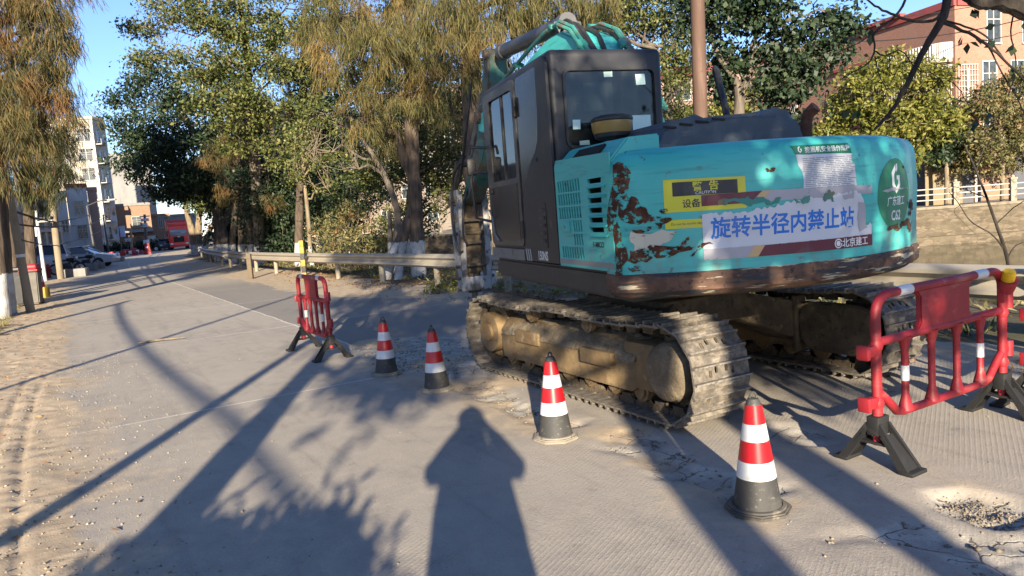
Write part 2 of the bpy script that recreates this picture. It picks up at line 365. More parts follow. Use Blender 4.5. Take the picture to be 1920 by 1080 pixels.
S3 = np.r_[s_, s2, s3]; N3 = np.r_[n_, n2, n3]; RR = .004 + .014 * rs.rand(len(S3)) ** 3; RR[k:k + k2] = .003 + .007 * rs.rand(k2) ** 2; bk = road_masks(S3, N3)[0]; kp = bk > .25 + .35 * rs.rand(len(S3))
stones('rubble', S3[kp], N3[kp], RR[kp], m_rub, 'broken concrete crumbs along the split joint by the cones')
k = 520; stones('grit', 1.2 + rs.rand(k) * 12, rs.rand(k) * 6.6, .003 + .007 * rs.rand(k) ** 3, m_stone, 'scattered small stones lying on the concrete road')
# ------------------------------------------------------------------ shared materials
m_teal = None
def teal_mat(name):
    t = NT(name); n1 = t.noise(2.0, 5); ns_ = t.noise((2, 2, 26), 6, .65); nsp = t.noise(40, 3, .6)
    c = t.mix(t.ramp(n1, .35, .7), (.045, .405, .375), (.07, .46, .425))
    c = t.mix(t.ramp(ns_, .52, .68, 0, .55), c, (.03, .23, .215))
    c = t.mix(t.ramp(ns_, .36, .26, 0, .5), c, (.16, .50, .46))
    c = t.mix(t.ramp(nsp, .72, .76, 0, .8), c, (.35, .5, .46))
    c = t.mix(t.ramp(t.noise(11, 7, .72), .62, .68, 0, .8), c, (.10, .055, .032)); c = t.mix(t.ramp(t.noise((3, 3, 60), 5, .7), .60, .70, 0, .5), c, (.19, .33, .30)); zz = t.sep()[2]; c = t.mix(t.math('MULTIPLY', t.ramp(t.noise((5, 5, 3), 6, .65), .42, .7, 0, .75), t.ramp(zz, 1.45, 1.12)), c, (.17, .19, .15))
    t.bsdf(c, t.ramp(n1, .3, .7, .36, .55), 0, (t.noise(3, 3), .15, .03), .5); return t.m
m_teal = teal_mat('teal_machine_paint')
m_teal2 = mat('faded_teal_paint', (.03, .21, .175), .6, 0, [(3, .45, .65, (.07, .23, .185)), ((5, 5, 2), .52, .64, (.14, .105, .065)), (14, .6, .7, (.05, .04, .03))], (12, .3, .01))
m_rust = None
def rust_mat():
    t = NT('flaking_rust_scar'); c = t.mix(t.ramp(t.noise(14, 6, .6), .4, .68), (.060, .026, .016), (.135, .060, .034)); c = t.mix(t.ramp(t.noise(50, 4, .6), .55, .7), c, (.035, .018, .012)); c = t.mix(t.ramp(t.noise((6, 6, 22), 5, .6), .58, .7), c, (.20, .13, .085))
    b = t.bsdf(c, .88, 0, (t.noise(60, 5, .6), .6, .008), .2); tr = t.n('ShaderNodeBsdfTransparent'); m = t.n('ShaderNodeMixShader'); t.l(t.ramp(t.noise((16, 16, 22), 7, .68), .52, .555), m.inputs[0]); t.l(b.outputs[0], m.inputs[1]); t.l(tr.outputs[0], m.inputs[2]); t.l(m.outputs[0], t.out.inputs[0]); return t.m
m_scar = rust_mat()
m_rust = mat('flaking_rust', (.075, .030, .017), .85, 0, [(14, .4, .7, (.13, .052, .027)), (45, .55, .7, (.04, .02, .013)), (7, .6, .72, (.19, .10, .06))], (40, .6, .01))
m_skirt = mat('scraped_counterweight_base', (.080, .042, .026), .8, 0, [((7, 7, 9), .45, .6, (.125, .065, .038)), ((2.2, 2.2, 14), .50, .57, (.025, .031, .037)), (26, .56, .66, (.035, .02, .014)), ((3, 3, 30), .58, .63, (.40, .36, .25)), ((2, 2, 20), .60, .68, (.17, .085, .04)), (6, .62, .7, (.055, .028, .018))], (20, .5, .012))
m_char = mat('charcoal_cab_paint', (.017, .018, .021), .5, 0, [(3, .5, .75, (.030, .031, .034)), ((9, 9, 3), .60, .72, (.065, .056, .047)), (60, .70, .74, (.3, .28, .25))], (5, .12, .02))
m_black = mat('black_plastic', (.018, .018, .019), .5, 0, [(12, .5, .75, (.05, .047, .042)), (70, .70, .75, (.22, .2, .17))])
m_gloss = mat('dusty_black_panel', (.012, .012, .013), .22, 0, [((14, 14, 5), .52, .72, (.05, .042, .034)), (45, .66, .72, (.14, .12, .1))])
m_dark = mat('dark_void_steel', (.012, .011, .010), .8)
m_hose = mat('black_rubber_hose', (.022, .021, .020), .6, 0, [(20, .5, .8, (.07, .06, .05))])
m_steel = mat('greased_grey_steel', (.10, .10, .10), .45, .3, [(10, .5, .75, (.16, .15, .13))])
m_hood = mat('weathered_grey_hood', (.040, .055, .074), .55, 0, [(4, .45, .7, (.07, .088, .105)), ((4, 4, 12), .58, .7, (.12, .12, .115)), (60, .72, .75, (.35, .34, .32))], (6, .2, .02))
m_mud = mat('dried_mud', (.115, .09, .058), .95, 0, [(9, .4, .68, (.20, .16, .105)), (40, .55, .75, (.075, .058, .038)), (25, .62, .74, (.27, .225, .16))], (30, .9, .02))
m_clay = mat('clay_caked_yellow_steel', (.145, .095, .042), .85, 0, [(4, .42, .66, (.21, .145, .07)), ((6, 6, 12), .52, .68, (.115, .08, .045)), (22, .62, .72, (.07, .05, .032)), (9, .62, .70, (.25, .19, .115))], (25, .6, .012))
m_shine = mat('polished_grouser_steel', (.24, .225, .20), .5, .25, [(30, .45, .65, (.12, .105, .085))])
m_shoe = mat('scuffed_track_steel', (.105, .092, .075), .7, .15, [(14, .4, .65, (.21, .18, .14)), (40, .55, .72, (.055, .045, .035)), ((30, 6, 30), .58, .7, (.30, .275, .235))], (45, .6, .008))
m_under = mat('grimy_undercarriage', (.07, .052, .032), .9, 0, [(5, .42, .66, (.135, .10, .058)), (18, .55, .7, (.035, .028, .02)), (11, .62, .7, (.19, .145, .09))], (22, .7, .015))
def glass_mat(name, tint=(.55, .62, .62), dirt=.25):
    t = NT(name); tr = t.n('ShaderNodeBsdfTransparent'); tr.inputs[0].default_value = C4(tint)
    gl = t.n('ShaderNodeBsdfGlossy'); gl.inputs['Roughness'].default_value = .04
    df = t.n('ShaderNodeBsdfDiffuse'); df.inputs[0].default_value = (.28, .30, .30, 1)
    fr = t.n('ShaderNodeFresnel'); fr.inputs[0].default_value = 1.5
    m1 = t.n('ShaderNodeMixShader'); t.l(fr.outputs[0], m1.inputs[0]); t.l(tr.outputs[0], m1.inputs[1]); t.l(gl.outputs[0], m1.inputs[2])
    m2 = t.n('ShaderNodeMixShader'); t.l(t.ramp(t.noise((9, 9, 1.6), 6, .65), .42, .75, dirt * .3, dirt * 1.6), m2.inputs[0]); t.l(m1.outputs[0], m2.inputs[1]); t.l(df.outputs[0], m2.inputs[2])
    t.l(m2.outputs[0], t.out.inputs[0]); return t.m
m_glass = glass_mat('streaked_cab_glass', (.52, .60, .60), .09)
m_pane = mat('dark_window_pane', (.03, .037, .042), .12, 0, [(.8, .45, .6, (.06, .07, .075))])
def worn(name, colr, lo=.66, hi=.7, scale=(7, 7, 9), under=None):
    """sticker ink that has flaked away in places (the sheet below shows through)"""
    t = NT(name); tr = t.n('ShaderNodeBsdfTransparent'); b = t.n('ShaderNodeBsdfPrincipled'); b.inputs['Roughness'].default_value = .5
    c = t.mix(t.ramp(t.noise(6, 5), .45, .75, 0, .25), colr, (.25, .24, .22)); t.l(c, b.inputs['Base Color'])
    m1 = t.n('ShaderNodeMixShader'); t.l(t.ramp(t.noise(scale, 5, .6), lo, hi), m1.inputs[0]); t.l(b.outputs[0], m1.inputs[1]); t.l(tr.outputs[0], m1.inputs[2]); t.l(m1.outputs[0], t.out.inputs[0]); return t.m
k_white = worn('white_vinyl', (.56, .58, .62), .72, .76); k_blue = worn('blue_ink', (.002, .145, .55), .76, .79); k_mar = worn('maroon_vinyl', (.115, .012, .028), .72, .76)
k_grey = worn('grey_vinyl', (.36, .35, .38), .62, .68); k_gold = worn('tan_vinyl', (.55, .36, .17), .68, .72); k_yel = worn('yellow_vinyl', (.60, .56, .03), .72, .76)
k_blk = worn('black_ink', (.016, .018, .022), .78, .8); k_grn = worn('green_vinyl', (.005, .165, .075), .72, .76); k_wht2 = worn('white_ink', (.72, .74, .72), .66, .7)
k_ink = worn('small_grey_ink', (.22, .24, .27), .7, .74); k_dusty = worn('dull_silver_strip', (.22, .22, .21), .9, .95)
m_red = mat('red_barrier_plastic', (.235, .010, .016), .55, 0, [((3, 3, 9), .55, .75, (.33, .09, .075)), (40, .66, .74, (.36, .17, .14)), (4, .45, .72, (.34, .02, .03)), (16, .62, .74, (.30, .09, .08)), ((5, 5, 14), .6, .7, (.22, .010, .016))], (14, .12, .008))
m_refl = mat('white_reflective_tape', (.54, .55, .55), .35, 0, [(9, .55, .75, (.6, .59, .55))])
m_rubber = mat('dusty_black_rubber', (.011, .011, .011), .65, 0, [(8, .55, .78, (.036, .033, .03)), (30, .66, .78, (.075, .066, .055))], (25, .3, .006))
m_yelcap = mat('yellow_lamp_plastic', (.72, .42, .01), .35, 0, [(9, .5, .75, (.62, .40, .05))])
# ------------------------------------------------------------------ excavator
EX_YAW, TR_YAW = .303, .501
exc = empty('excavator', (1.406, 6.802, 0), math.pi / 2 + EX_YAW, 'teal crawler excavator with black cab and rusty counterweight parked on the broken concrete', 'excavator')
def outline():
    P = [(-1.45, 1.235), (-1.60, 1.235), (-1.655, 1.222), (-1.70, 1.185), (-1.737, 1.10)]
    for i in range(1, 45):
        y = 1.10 - 2.32 * i / 44; P.append((-.25 - math.sqrt(1.85 ** 2 - y * y), y))
    return np.array(P + [(-1.600, -1.302), (-1.555, -1.340), (-1.50, -1.352), (-.9, -1.352)])
OL = outline(); OLn = np.r_[0, np.cumsum(np.hypot(*np.diff(OL, axis=0).T))]
ctr = np.array([-.6, 0.0])
def ol_off(off):                               # outline moved inward by off
    d = np.gradient(OL, axis=0); nrm = np.stack([d[:, 1], -d[:, 0]], 1); nrm /= np.linalg.norm(nrm, axis=1)[:, None]
    s = np.sign(((OL - ctr) * nrm).sum(1)); nrm *= s[:, None]
    return OL - nrm * off, nrm
_, OLN = ol_off(0)
PRZ = [1.115, 1.30, 1.55, 1.78, 1.85, 1.905, 1.93]; PRO = [0, 0, -.012, -.004, .01, .05, .13]
def cw(t, z, off=.004):
    off = off - float(np.interp(z, PRZ, PRO))
    x = np.interp(t, OLn, OL[:, 0]); y = np.interp(t, OLn, OL[:, 1]); nx = np.interp(t, OLn, OLN[:, 0]); ny = np.interp(t, OLn, OLN[:, 1])
    return (x + nx * off, y + ny * off, z)
def sweep(prof, caps=(True, True)):
    mb = MB(); k = len(OL); V = []
    for off, z in prof:
        Q, _ = ol_off(off); V += [(q[0], q[1], z) for q in Q]
    F = [[i * k + j, i * k + j + 1, (i + 1) * k + j + 1, (i + 1) * k + j] for i in range(len(prof) - 1) for j in range(k - 1)]
    mb.add(V, F, True)
    for a in range(2):
        b0 = 0 if a == 0 else (len(prof) - 1) * k
        mb.add(V[b0:b0 + k], [list(range(k))[::-1] if a == 0 else list(range(k))], False)
    return mb
cwb = sweep([(.0, 1.115), (0, 1.30), (-.012, 1.55), (-.004, 1.78), (.01, 1.85), (.05, 1.905), (.13, 1.93), (.30, 1.938)]).build('counterweight', m_teal, exc)
sk = sweep([(.30, .955), (.10, .945), (.03, .965), (-.012, 1.0), (-.018, 1.06), (-.016, 1.10), (.004, 1.122)]).build('counterweight_base', m_skirt, exc)
# stickers that follow the curved rear face
def decal(name, parts, mats, parent=cwb):
    """parts: list of (verts2d, faces, layer, material index) in (t, z)"""
    mb = MB()
    for V, F, ly, mi in parts:
        V, F = refine(V, F); mb.add([cw(v[0], v[1], .0022 + .0009 * ly) for v in V], F, False, mi)
    return mb.build(name, mats, parent)
def refine(V, F, lim=.055):
    bm = bmesh.new(); vs = [bm.verts.new((v[0], v[1], 0)) for v in V]
    for f in F:
        try: bm.faces.new([vs[i] for i in f])
        except ValueError: pass
    bmesh.ops.triangulate(bm, faces=list(bm.faces))
    for _ in range(7):
        es = [e for e in bm.edges if e.calc_length() > lim]
        if not es: break
        bmesh.ops.subdivide_edges(bm, edges=es, cuts=1); bmesh.ops.triangulate(bm, faces=[f for f in bm.faces if len(f.verts) > 3])
    bm.verts.index_update(); V = [(v.co.x, v.co.y) for v in bm.verts]; F = [[v.index for v in f.verts] for f in bm.faces]; bm.free(); return V, F
def quad2(P, nx=14, nz=3):                     # bilinear patch of four (t,z) corners TL,TR,BR,BL
    V = []; F = []
    for j in range(nz + 1):
        for i in range(nx + 1):
            a, b = i / nx, j / nz
            V.append([(1 - b) * ((1 - a) * P[0][k] + a * P[1][k]) + b * ((1 - a) * P[3][k] + a * P[2][k]) for k in (0, 1)])
    for j in range(nz):
        for i in range(nx): q = j * (nx + 1) + i; F.append([q, q + 1, q + nx + 2, q + nx + 1])
    return V, F
def txt(body, t, z, size, bold=0.0, sx=1.0, slope=0.0):
    V, F = text2d(body, size, bold, sx); return [(t + v[0], z + v[1] + slope * v[0]) for v in V], F
def blob2(P, nz=.03, sub=3, seed=0):           # ragged outline polygon -> triangle fan
    rr = random.Random(seed); Q = list(P)
    for _ in range(sub):
        N = []
        for i in range(len(Q)):
            a, b = Q[i], Q[(i + 1) % len(Q)]; d = math.hypot(b[0] - a[0], b[1] - a[1]); k = rr.uniform(-nz, nz) * 10 * d
            N += [a, ((a[0] + b[0]) / 2 - (b[1] - a[1]) / max(d, 1e-6) * k, (a[1] + b[1]) / 2 + (b[0] - a[0]) / max(d, 1e-6) * k)]
        Q = N
    bm = bmesh.new(); f = bm.faces.new([bm.verts.new((q[0], q[1], 0)) for q in Q]); bmesh.ops.triangulate(bm, faces=[f])
    bm.verts.index_update(); V = [(v.co.x, v.co.y) for v in bm.verts]; F = [[v.index for v in f.verts] for f in bm.faces]; bm.free(); return V, F
def rr2(x0, z0, x1, z1, r): P = rrect(x0, z0, x1, z1, r); return P, [list(range(len(P)))]
q = quad2
def strip(tops, zb, seed, jit=.012):
    rr = random.Random(seed); n = 70; V = []; F = []; t0, t1 = tops[0][0], tops[-1][0]
    for i in range(n + 1):
        t = t0 + (t1 - t0) * i / n; z = float(np.interp(t, [p[0] for p in tops], [p[1] for p in tops])) + rr.uniform(-jit, jit); V += [(t, z), (t, zb)]
        if i: F.append([2 * i - 2, 2 * i - 1, 2 * i + 1, 2 * i])
    return V, F
caution = [(*q([(.505, 1.715), (1.015, 1.70), (1.015, 1.50), (.505, 1.505)]), 0, 0), (*q([(.56, 1.695), (.965, 1.685), (.965, 1.60), (.56, 1.605)]), 1, 1),
           (*txt('警  告', .765, 1.66, .062, .001, 1.05), 2, 0), (*txt('CAUTION', .765, 1.618, .026, 0, 1.1), 2, 3), (*txt('设备', .675, 1.555, .058, .0008), 1, 1)]
decal('caution_sticker', caution, [k_yel, k_blk, k_wht2, k_wht2])
decal('yellow_warning_strip', [(*q([(.505, 1.458), (.80, 1.452), (.80, 1.395), (.505, 1.40)]), 0, 0), (*txt('Do not be careful about w', .66, 1.428, .022), 1, 1)], [k_yel, k_blk])
ban = [(*q([(.735, 1.60), (1.12, 1.60), (1.04, 1.53), (.735, 1.53)]), 1, 2), (*q([(1.12, 1.60), (1.18, 1.60), (1.10, 1.53), (1.04, 1.53)]), 1, 3), (*q([(1.18, 1.60), (1.99, 1.585), (1.99, 1.53), (1.10, 1.53)]), 1, 4),
       (*strip([(.735, 1.475), (1.0, 1.477), (1.12, 1.49), (1.3, 1.512), (1.5, 1.535), (1.84, 1.55), (1.90, 1.50), (1.905, 1.33), (1.99, 1.325)], 1.255, 5), 2, 0),
       (*q([(.735, 1.257), (1.06, 1.257), (1.01, 1.185), (.735, 1.185)]), 2, 4), (*q([(1.06, 1.257), (1.13, 1.257), (1.08, 1.185), (1.01, 1.185)]), 2, 3), (*q([(1.13, 1.257), (1.995, 1.257), (1.995, 1.18), (1.08, 1.185)]), 2, 2),
       (*txt('旋转半径内禁止站', 1.295, 1.385, .142, .0034, .90), 3, 1), (*txt('北京建工', 1.82, 1.219, .062, .0008), 3, 5)]
ring = []
for r0, r1, a0, a1 in ((.024, .032, 20, 360), (.0, .018, 0, 360)):
    P = [(1.665 + r1 * math.cos(R(a0 + (a1 - a0) * i / 20)), 1.219 + r1 * math.sin(R(a0 + (a1 - a0) * i / 20))) for i in range(21)] + [(1.665 + r0 * math.cos(R(a1 - (a1 - a0) * i / 20)), 1.219 + r0 * math.sin(R(a1 - (a1 - a0) * i / 20))) for i in range(21)]
    ring.append((P, [[i, i + 1, 40 - i, 41 - i] for i in range(20)], 3, 5))
decal('banner_sticker', ban + ring, [k_white, k_blue, k_mar, k_gold, k_grey, k_wht2])
rl = [(*blob2([(1.36, 1.815), (1.58, 1.81), (1.81, 1.803), (1.80, 1.75), (1.83, 1.72), (1.835, 1.65), (1.835, 1.575), (1.62, 1.577), (1.40, 1.58), (1.405, 1.64), (1.40, 1.70), (1.37, 1.745)], .006, 2, 8), 0, 0), (*q([(1.335, 1.87), (1.80, 1.868), (1.81, 1.80), (1.36, 1.812)]), 1, 1),
      (*txt('挖掘机安全操作规程', 1.615, 1.838, .041, .0006, 1.0), 2, 2)]
hexo = [(0, 1), (.82, .52), (.82, .25), (.45, .47), (.45, .1), (.1, -.15), (.1, -.48), (.42, -.3), (.42, .0), (.8, .22), (.8, -.52), (0, -1), (-.82, -.52), (-.82, .5), (-.42, .73), (-.42, -.28), (0, -.53), (.02, -.53), (.02, .2), (-.42 + .44, .98)]
def glogo(t, z, sx, sz, ly, mi):
    A = [(-.80, .42), (-.05, .95), (.0, .55), (-.38, .25), (-.38, -.32), (.0, -.60), (.38, -.32), (.38, -.08), (.12, -.08), (.12, .20), (.80, .20), (.80, -.45), (.0, -1.0), (-.80, -.45)]
    B = [(.08, .95), (.36, 1.0), (.36, .62), (.08, .42)]
    return [([(t + a[0] * sx, z + a[1] * sz) for a in A], [list(range(len(A)))], ly, mi), ([(t + a[0] * sx, z + a[1] * sz) for a in B], [[0, 1, 2, 3][::-1]], ly, mi)]
rl += glogo(1.395, 1.842, .017, .023, 2, 2)
rr_ = random.Random(3)
for i in range(17):
    zz_ = 1.785 - i * .0118; x = 1.405 + .012 * (i > 7)
    while x < 1.785 - .05 * (i % 4 == 3):
        wd = rr_.uniform(.02, .09); V, F = q([(x, zz_), (x + wd, zz_ - .001), (x + wd, zz_ - .0065), (x, zz_ - .0055)], 1, 1); rl.append((V, F, 1, 3)); x += wd + rr_.uniform(.006, .012)
decal('rules_notice', rl, [k_white, k_grn, k_wht2, k_ink])
em = [([(2.335 + .275 * math.cos(i * math.pi / 24), 1.51 + .245 * math.sin(i * math.pi / 24)) for i in range(48)], None, 0, 0)]
E_ = em[0][0]; em = [([(2.335, 1.51)] + E_ + [((a[0] + 2.335) / 2, (a[1] + 1.51) / 2) for a in E_], [[1 + i, 1 + (i + 1) % 48, 49 + (i + 1) % 48, 49 + i] for i in range(48)] + [[49 + i, 49 + (i + 1) % 48, 0] for i in range(48)], 0, 0)]
em += glogo(2.325, 1.615, .085, .105, 1, 1) + [(*txt('广东建工', 2.335, 1.462, .072, .001, 1.05), 1, 1), (*txt('C62', 2.33, 1.362, .095, .0022, 1.0), 1, 1)]
decal('green_emblem', em, [k_grn, k_wht2])
ru = [[(.17, 1.84), (.26, 1.845), (.30, 1.76), (.28, 1.62), (.22, 1.60), (.21, 1.10), (.15, 1.11)], [(.21, 1.63), (.30, 1.63), (.36, 1.56), (.42, 1.50), (.52, 1.49), (.55, 1.46), (.40, 1.44), (.26, 1.46)], [(.47, 1.52), (.545, 1.515), (.54, 1.47), (.48, 1.465)],
      [(.24, 1.42), (.40, 1.43), (.56, 1.455), (.45, 1.41), (.3, 1.395)], [(.25, 1.21), (.27, 1.28), (.38, 1.31), (.34, 1.245), (.60, 1.29), (.80, 1.285), (.60, 1.262), (.42, 1.235), (.36, 1.195)], [(.60, 1.30), (.63, 1.335), (.65, 1.34), (.64, 1.30), (.60, 1.285)], [(.25, 1.165), (.34, 1.165), (.33, 1.14), (.26, 1.14)],
      [(2.18, 1.27), (2.40, 1.30), (2.80, 1.305), (2.7, 1.27), (2.42, 1.262)], [(2.56, 1.44), (2.66, 1.455), (2.80, 1.42), (2.8, 1.38), (2.62, 1.395)], [(2.62, 1.37), (2.72, 1.39), (2.75, 1.33), (2.66, 1.33)], [(1.145, 1.735), (1.215, 1.735), (1.205, 1.715), (1.155, 1.715)], [(2.45, 1.71), (2.53, 1.715), (2.51, 1.69), (2.46, 1.69)], [(.69, 1.27), (.71, 1.275), (.66, 1.215), (.65, 1.22)]]
[decal('rust_scar', [(*blob2(P, .022, 3, i), 3 + .2 * i, 0)], m_scar) for i, P in enumerate(ru)]
m_bare = mat('bare_filler_patch', (.50, .48, .38), .7, 0, [((9, 9, 30), .55, .65, (.16, .13, .1)), (12, .6, .7, (.35, .33, .24))])
decal('bare_filler_patch', [(*blob2([(.285, 1.405), (.45, 1.39), (.575, 1.385), (.54, 1.335), (.47, 1.30), (.36, 1.285), (.30, 1.27), (.28, 1.33)], .02, 2, 3), 2.8, 0)], m_bare)
[decal('peeled_patch', [(*blob2(P, .03, 3, 20 + i), 4.2, 0)], m_teal2) for i, P in enumerate([[(.83, 1.525), (1.04, 1.505), (1.22, 1.515), (1.25, 1.545), (1.1, 1.56), (.95, 1.545)], [(1.33, 1.535), (1.44, 1.55), (1.435, 1.505), (1.34, 1.50)], [(1.55, 1.55), (1.635, 1.555), (1.63, 1.49), (1.56, 1.50)]])]
[decal('peeled_patch', [(*blob2(P, .008, 3, 40 + i), 4.4, 0)], k_grey) for i, P in enumerate([[(1.845, 1.48), (1.905, 1.47), (1.92, 1.34), (1.94, 1.30), (1.86, 1.28), (1.845, 1.33)], [(1.70, 1.53), (1.81, 1.545), (1.80, 1.505), (1.72, 1.50)], [(2.10, 1.535), (2.3, 1.552), (2.50, 1.548), (2.58, 1.538), (2.3, 1.532)]])]
# left rear engine panel with cut vents
pl = MB(); poly = [(-1.60, 1.135), (-.605, 1.135), (-.605, 1.90), (-.64, 1.955), (-1.60, 1.93)]
pl.prism(poly, .014, side(1.245), bev=.004)
cut = MB()
def slant(x0, x1, z0, z1, sl=.02): return [(x0, z0), (x1, z0), (x1 + sl, z1), (x0 + sl, z1)]
def slots(xa, xb, n, z0, z1):
    p = (xb - xa) / n
    for i in range(n): cut.prism(slant(xa + i * p, xa + i * p - abs(p) * .62 if p < 0 else xa + i * p + p * .62, z0, z1, .012), .3, side(1.40))
for zt in (1.79, 1.69, 1.59): slots(-.665, -1.11, 9, zt - .085, zt)
slots(-.93, -1.11, 4, 1.405, 1.49); slots(-.93, -1.11, 4, 1.305, 1.39); slots(-.68, -1.11, 9, 1.205, 1.29)
for i in range(6): cut.prism([(-1.23, 1.775 - i * .068), (-1.52, 1.775 - i * .068), (-1.52, 1.735 - i * .068), (-1.25, 1.742 - i * .068)], .3, side(1.40))
pan = link('engine_side_panel', fin(boolean(pl, [cut]), m_teal), exc)
MB().box((-1.1, 1.14, 1.53), (.94, .02, .74)).build('vent_backing', m_dark, pan)
lv = MB()
for i in range(6): lv.box((-1.385, 1.245, 1.725 - i * .068), (.29, .045, .006), rot=Matrix.Rotation(R(-38), 3, 'X'))
lv.build('louvre_blades', m_teal, pan)
MB().box((-.80, 1.25, 1.445), (.13, .012, .085), .004).cyl((-.77, 1.25, 1.44), (-.77, 1.262, 1.44), .014).build('latch', m_teal, pan)
MB().box((-1.1, 1.2455, 1.175), (.98, .004, .035)).build('dust_stripe', k_dusty, pan)
V, F = text2d('F-MICO', .055, .001); MB().add([(-1.36 - v[0], 1.2475, 1.315 + v[1]) for v in V], F).build('faded_lettering', k_blk, pan)
# sloped top cover of the panel with its own vent row
tp = MB(); ZP = 1.955
tv = [(-.61, 1.24, 1.90), (-1.60, 1.24, 1.875), (-.61, 1.10, 2.035), (-1.60, 1.10, 2.02), (-.61, .86, 2.05), (-1.60, .86, 2.035), (-.61, 1.24, 1.85), (-1.6, 1.24, 1.85), (-.61, .86, 1.85), (-1.6, .86, 1.85)]
tp.add(tv, [[0, 1, 3, 2][::-1], [2, 3, 5, 4][::-1], [0, 6, 7, 1][::-1], [6, 0, 2, 4, 8][::-1], [1, 7, 9, 5, 3][::-1], [4, 5, 9, 8][::-1], [6, 8, 9, 7][::-1]])
bmt = bmesh.new(); vs = [bmt.verts.new(v) for v in tp.V]; [bmt.faces.new([vs[i] for i in f]) for f in tp.F]; bmesh.ops.recalc_face_normals(bmt, faces=bmt.faces)
bmesh.ops.bevel(bmt, geom=list(bmt.edges), offset=.012, segments=2, affect='EDGES'); tpm = MB(); tpm.bm(bmt, True)
cu2 = MB()
for i in range(10):
    x = -.90 - i * .047; cu2.add([(x, 1.28, 1.90), (x - .028, 1.28, 1.90), (x - .040, 1.09, 2.10), (x - .012, 1.09, 2.10), (x, 1.20, 1.83), (x - .028, 1.20, 1.83), (x - .040, 1.01 + .08, 1.93), (x - .012, 1.09, 1.93)], [[0, 1, 2, 3], [4, 7, 6, 5], [0, 4, 5, 1], [1, 5, 6, 2], [2, 6, 7, 3], [3, 7, 4, 0]])
cu3 = MB()
for i in range(10):
    x = -.90 - i * .047; cu3.box((x, 1.175, 1.965), (.027, .115, .10), rot=Matrix.Rotation(R(-42), 3, 'X'))
top = link('panel_top_cover', fin(boolean(tpm, [cu3]), m_teal), exc); du = MB()
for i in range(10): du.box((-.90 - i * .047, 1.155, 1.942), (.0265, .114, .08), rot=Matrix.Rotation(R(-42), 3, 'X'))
du.build('vent_slot_shade', m_dark, top)  # dark boxes filling the slots stand in for their inner shade
# engine hood
hv = MB(); hb = bmesh.new(); bmesh.ops.create_cube(hb, size=1)
for v in hb.verts:
    a, b, c = v.co; v.co = Vector((-.98 + a * .95, .20 + b * (1.14 if c > 0 else 1.36), 1.88))
    if c > 0: v.co.z = 2.165 if b < 0 else 2.135
    if c > 0 and a < 0: v.co.z -= .05
bmesh.ops.subdivide_edges(hb, edges=[e for e in hb.edges if abs((e.verts[0].co - e.verts[1].co).y) > 1], cuts=11)
for v in hb.verts:
    if v.co.z > 2.05: v.co.z += .010 * math.sin(v.co.y * 31) + .06 * max(0, 1 - ((v.co.y - .12) / .56) ** 2)
bmesh.ops.bevel(hb, geom=[e for e in hb.edges if e.calc_face_angle(0) > .7], offset=.035, segments=3, affect='EDGES'); hv.bm(hb, True)
hood = hv.build('engine_hood', m_hood, exc)
hs = MB()
for i in range(4): hs.box((-1.462, .70 - i * .13, 2.085 + i * .014), (.012, .10, .014), rot=Matrix.Rotation(R(6), 3, 'X'))
hs.build('hood_slots', m_dark, hood)
pc = MB().lathe([(.0, 2.0), (.05, 2.0), (.05, 2.075), (.105, 2.085), (.135, 2.10), (.142, 2.13)], 28, (-.8, .82, 0)).build('air_precleaner', m_black, exc)
MB().lathe([(.140, 2.125), (.152, 2.16), (.158, 2.215), (.15, 2.22)], 28, (-.8, .82, 0)).build('dust_bowl', mat('amber_plastic_bowl', (.30, .19, .055), .35, 0, [(10, .45, .7, (.38, .27, .12))]), pc)
MB().lathe([(.150, 2.214), (.165, 2.222), (.165, 2.238), (.12, 2.262), (0, 2.268)], 28, (-.8, .82, 0)).build('cap', m_black, pc)
MB().lathe([(.0, 2.0), (.062, 2.0), (.062, 2.07), (0, 2.07)], 20, (-.8, .82, 0)).build('neck', mat('galvanised_neck', (.42, .40, .36), .4, .4), pc)
MB().tube([(-.75, -1.02, 1.95), (-.75, -1.02, 2.15), (-.77, -1.03, 2.22), (-.83, -1.06, 2.27)], .05, 12).build('exhaust_pipe', m_rust, exc)
hr = MB().tube([(.25, -.98, 1.9), (.32, -1.0, 2.3), (.62, -1.08, 2.86), (.68, -1.1, 2.90), (.70, -1.12, 2.82), (.52, -1.12, 2.3), (.5, -1.12, 1.9)], .026, 8).tube([(.36, -1.0, 2.36), (.53, -1.12, 2.44)], .018)
hr.build('handrail', m_black, exc)
# deck (revolving frame), slew ring
dk = MB()
dk.prism([(-1.50, 1.228), (1.20, 1.228), (1.36, 1.15), (1.36, .2), (1.2, -.1), (1.25, -.35), (1.3, -1.2), (-1.50, -1.2)], .175, Matrix.Translation((0, 0, .955)), bev=.02)
dk.prism([(-1.45, 1.05), (1.0, 1.05), (1.15, .2), (1.0, -1.0), (-1.45, -1.0)], .06, Matrix.Translation((0, 0, .90)))
dk.build('revolving_frame', m_char, exc)
MB().lathe([(.0, .76), (.60, .76), (.62, .80), (.62, .86), (.55, .88), (.55, .905), (0, .905)], 40).build('slew_ring', m_under, exc)
MB().box((.45, -.75, 1.5), (1.5, .9, .75), .06).build('right_tank_cover', m_teal, exc)
MB().box((-.2, -.1, 1.5), (.9, .55, .75), .05).build('centre_housing', m_char, exc)
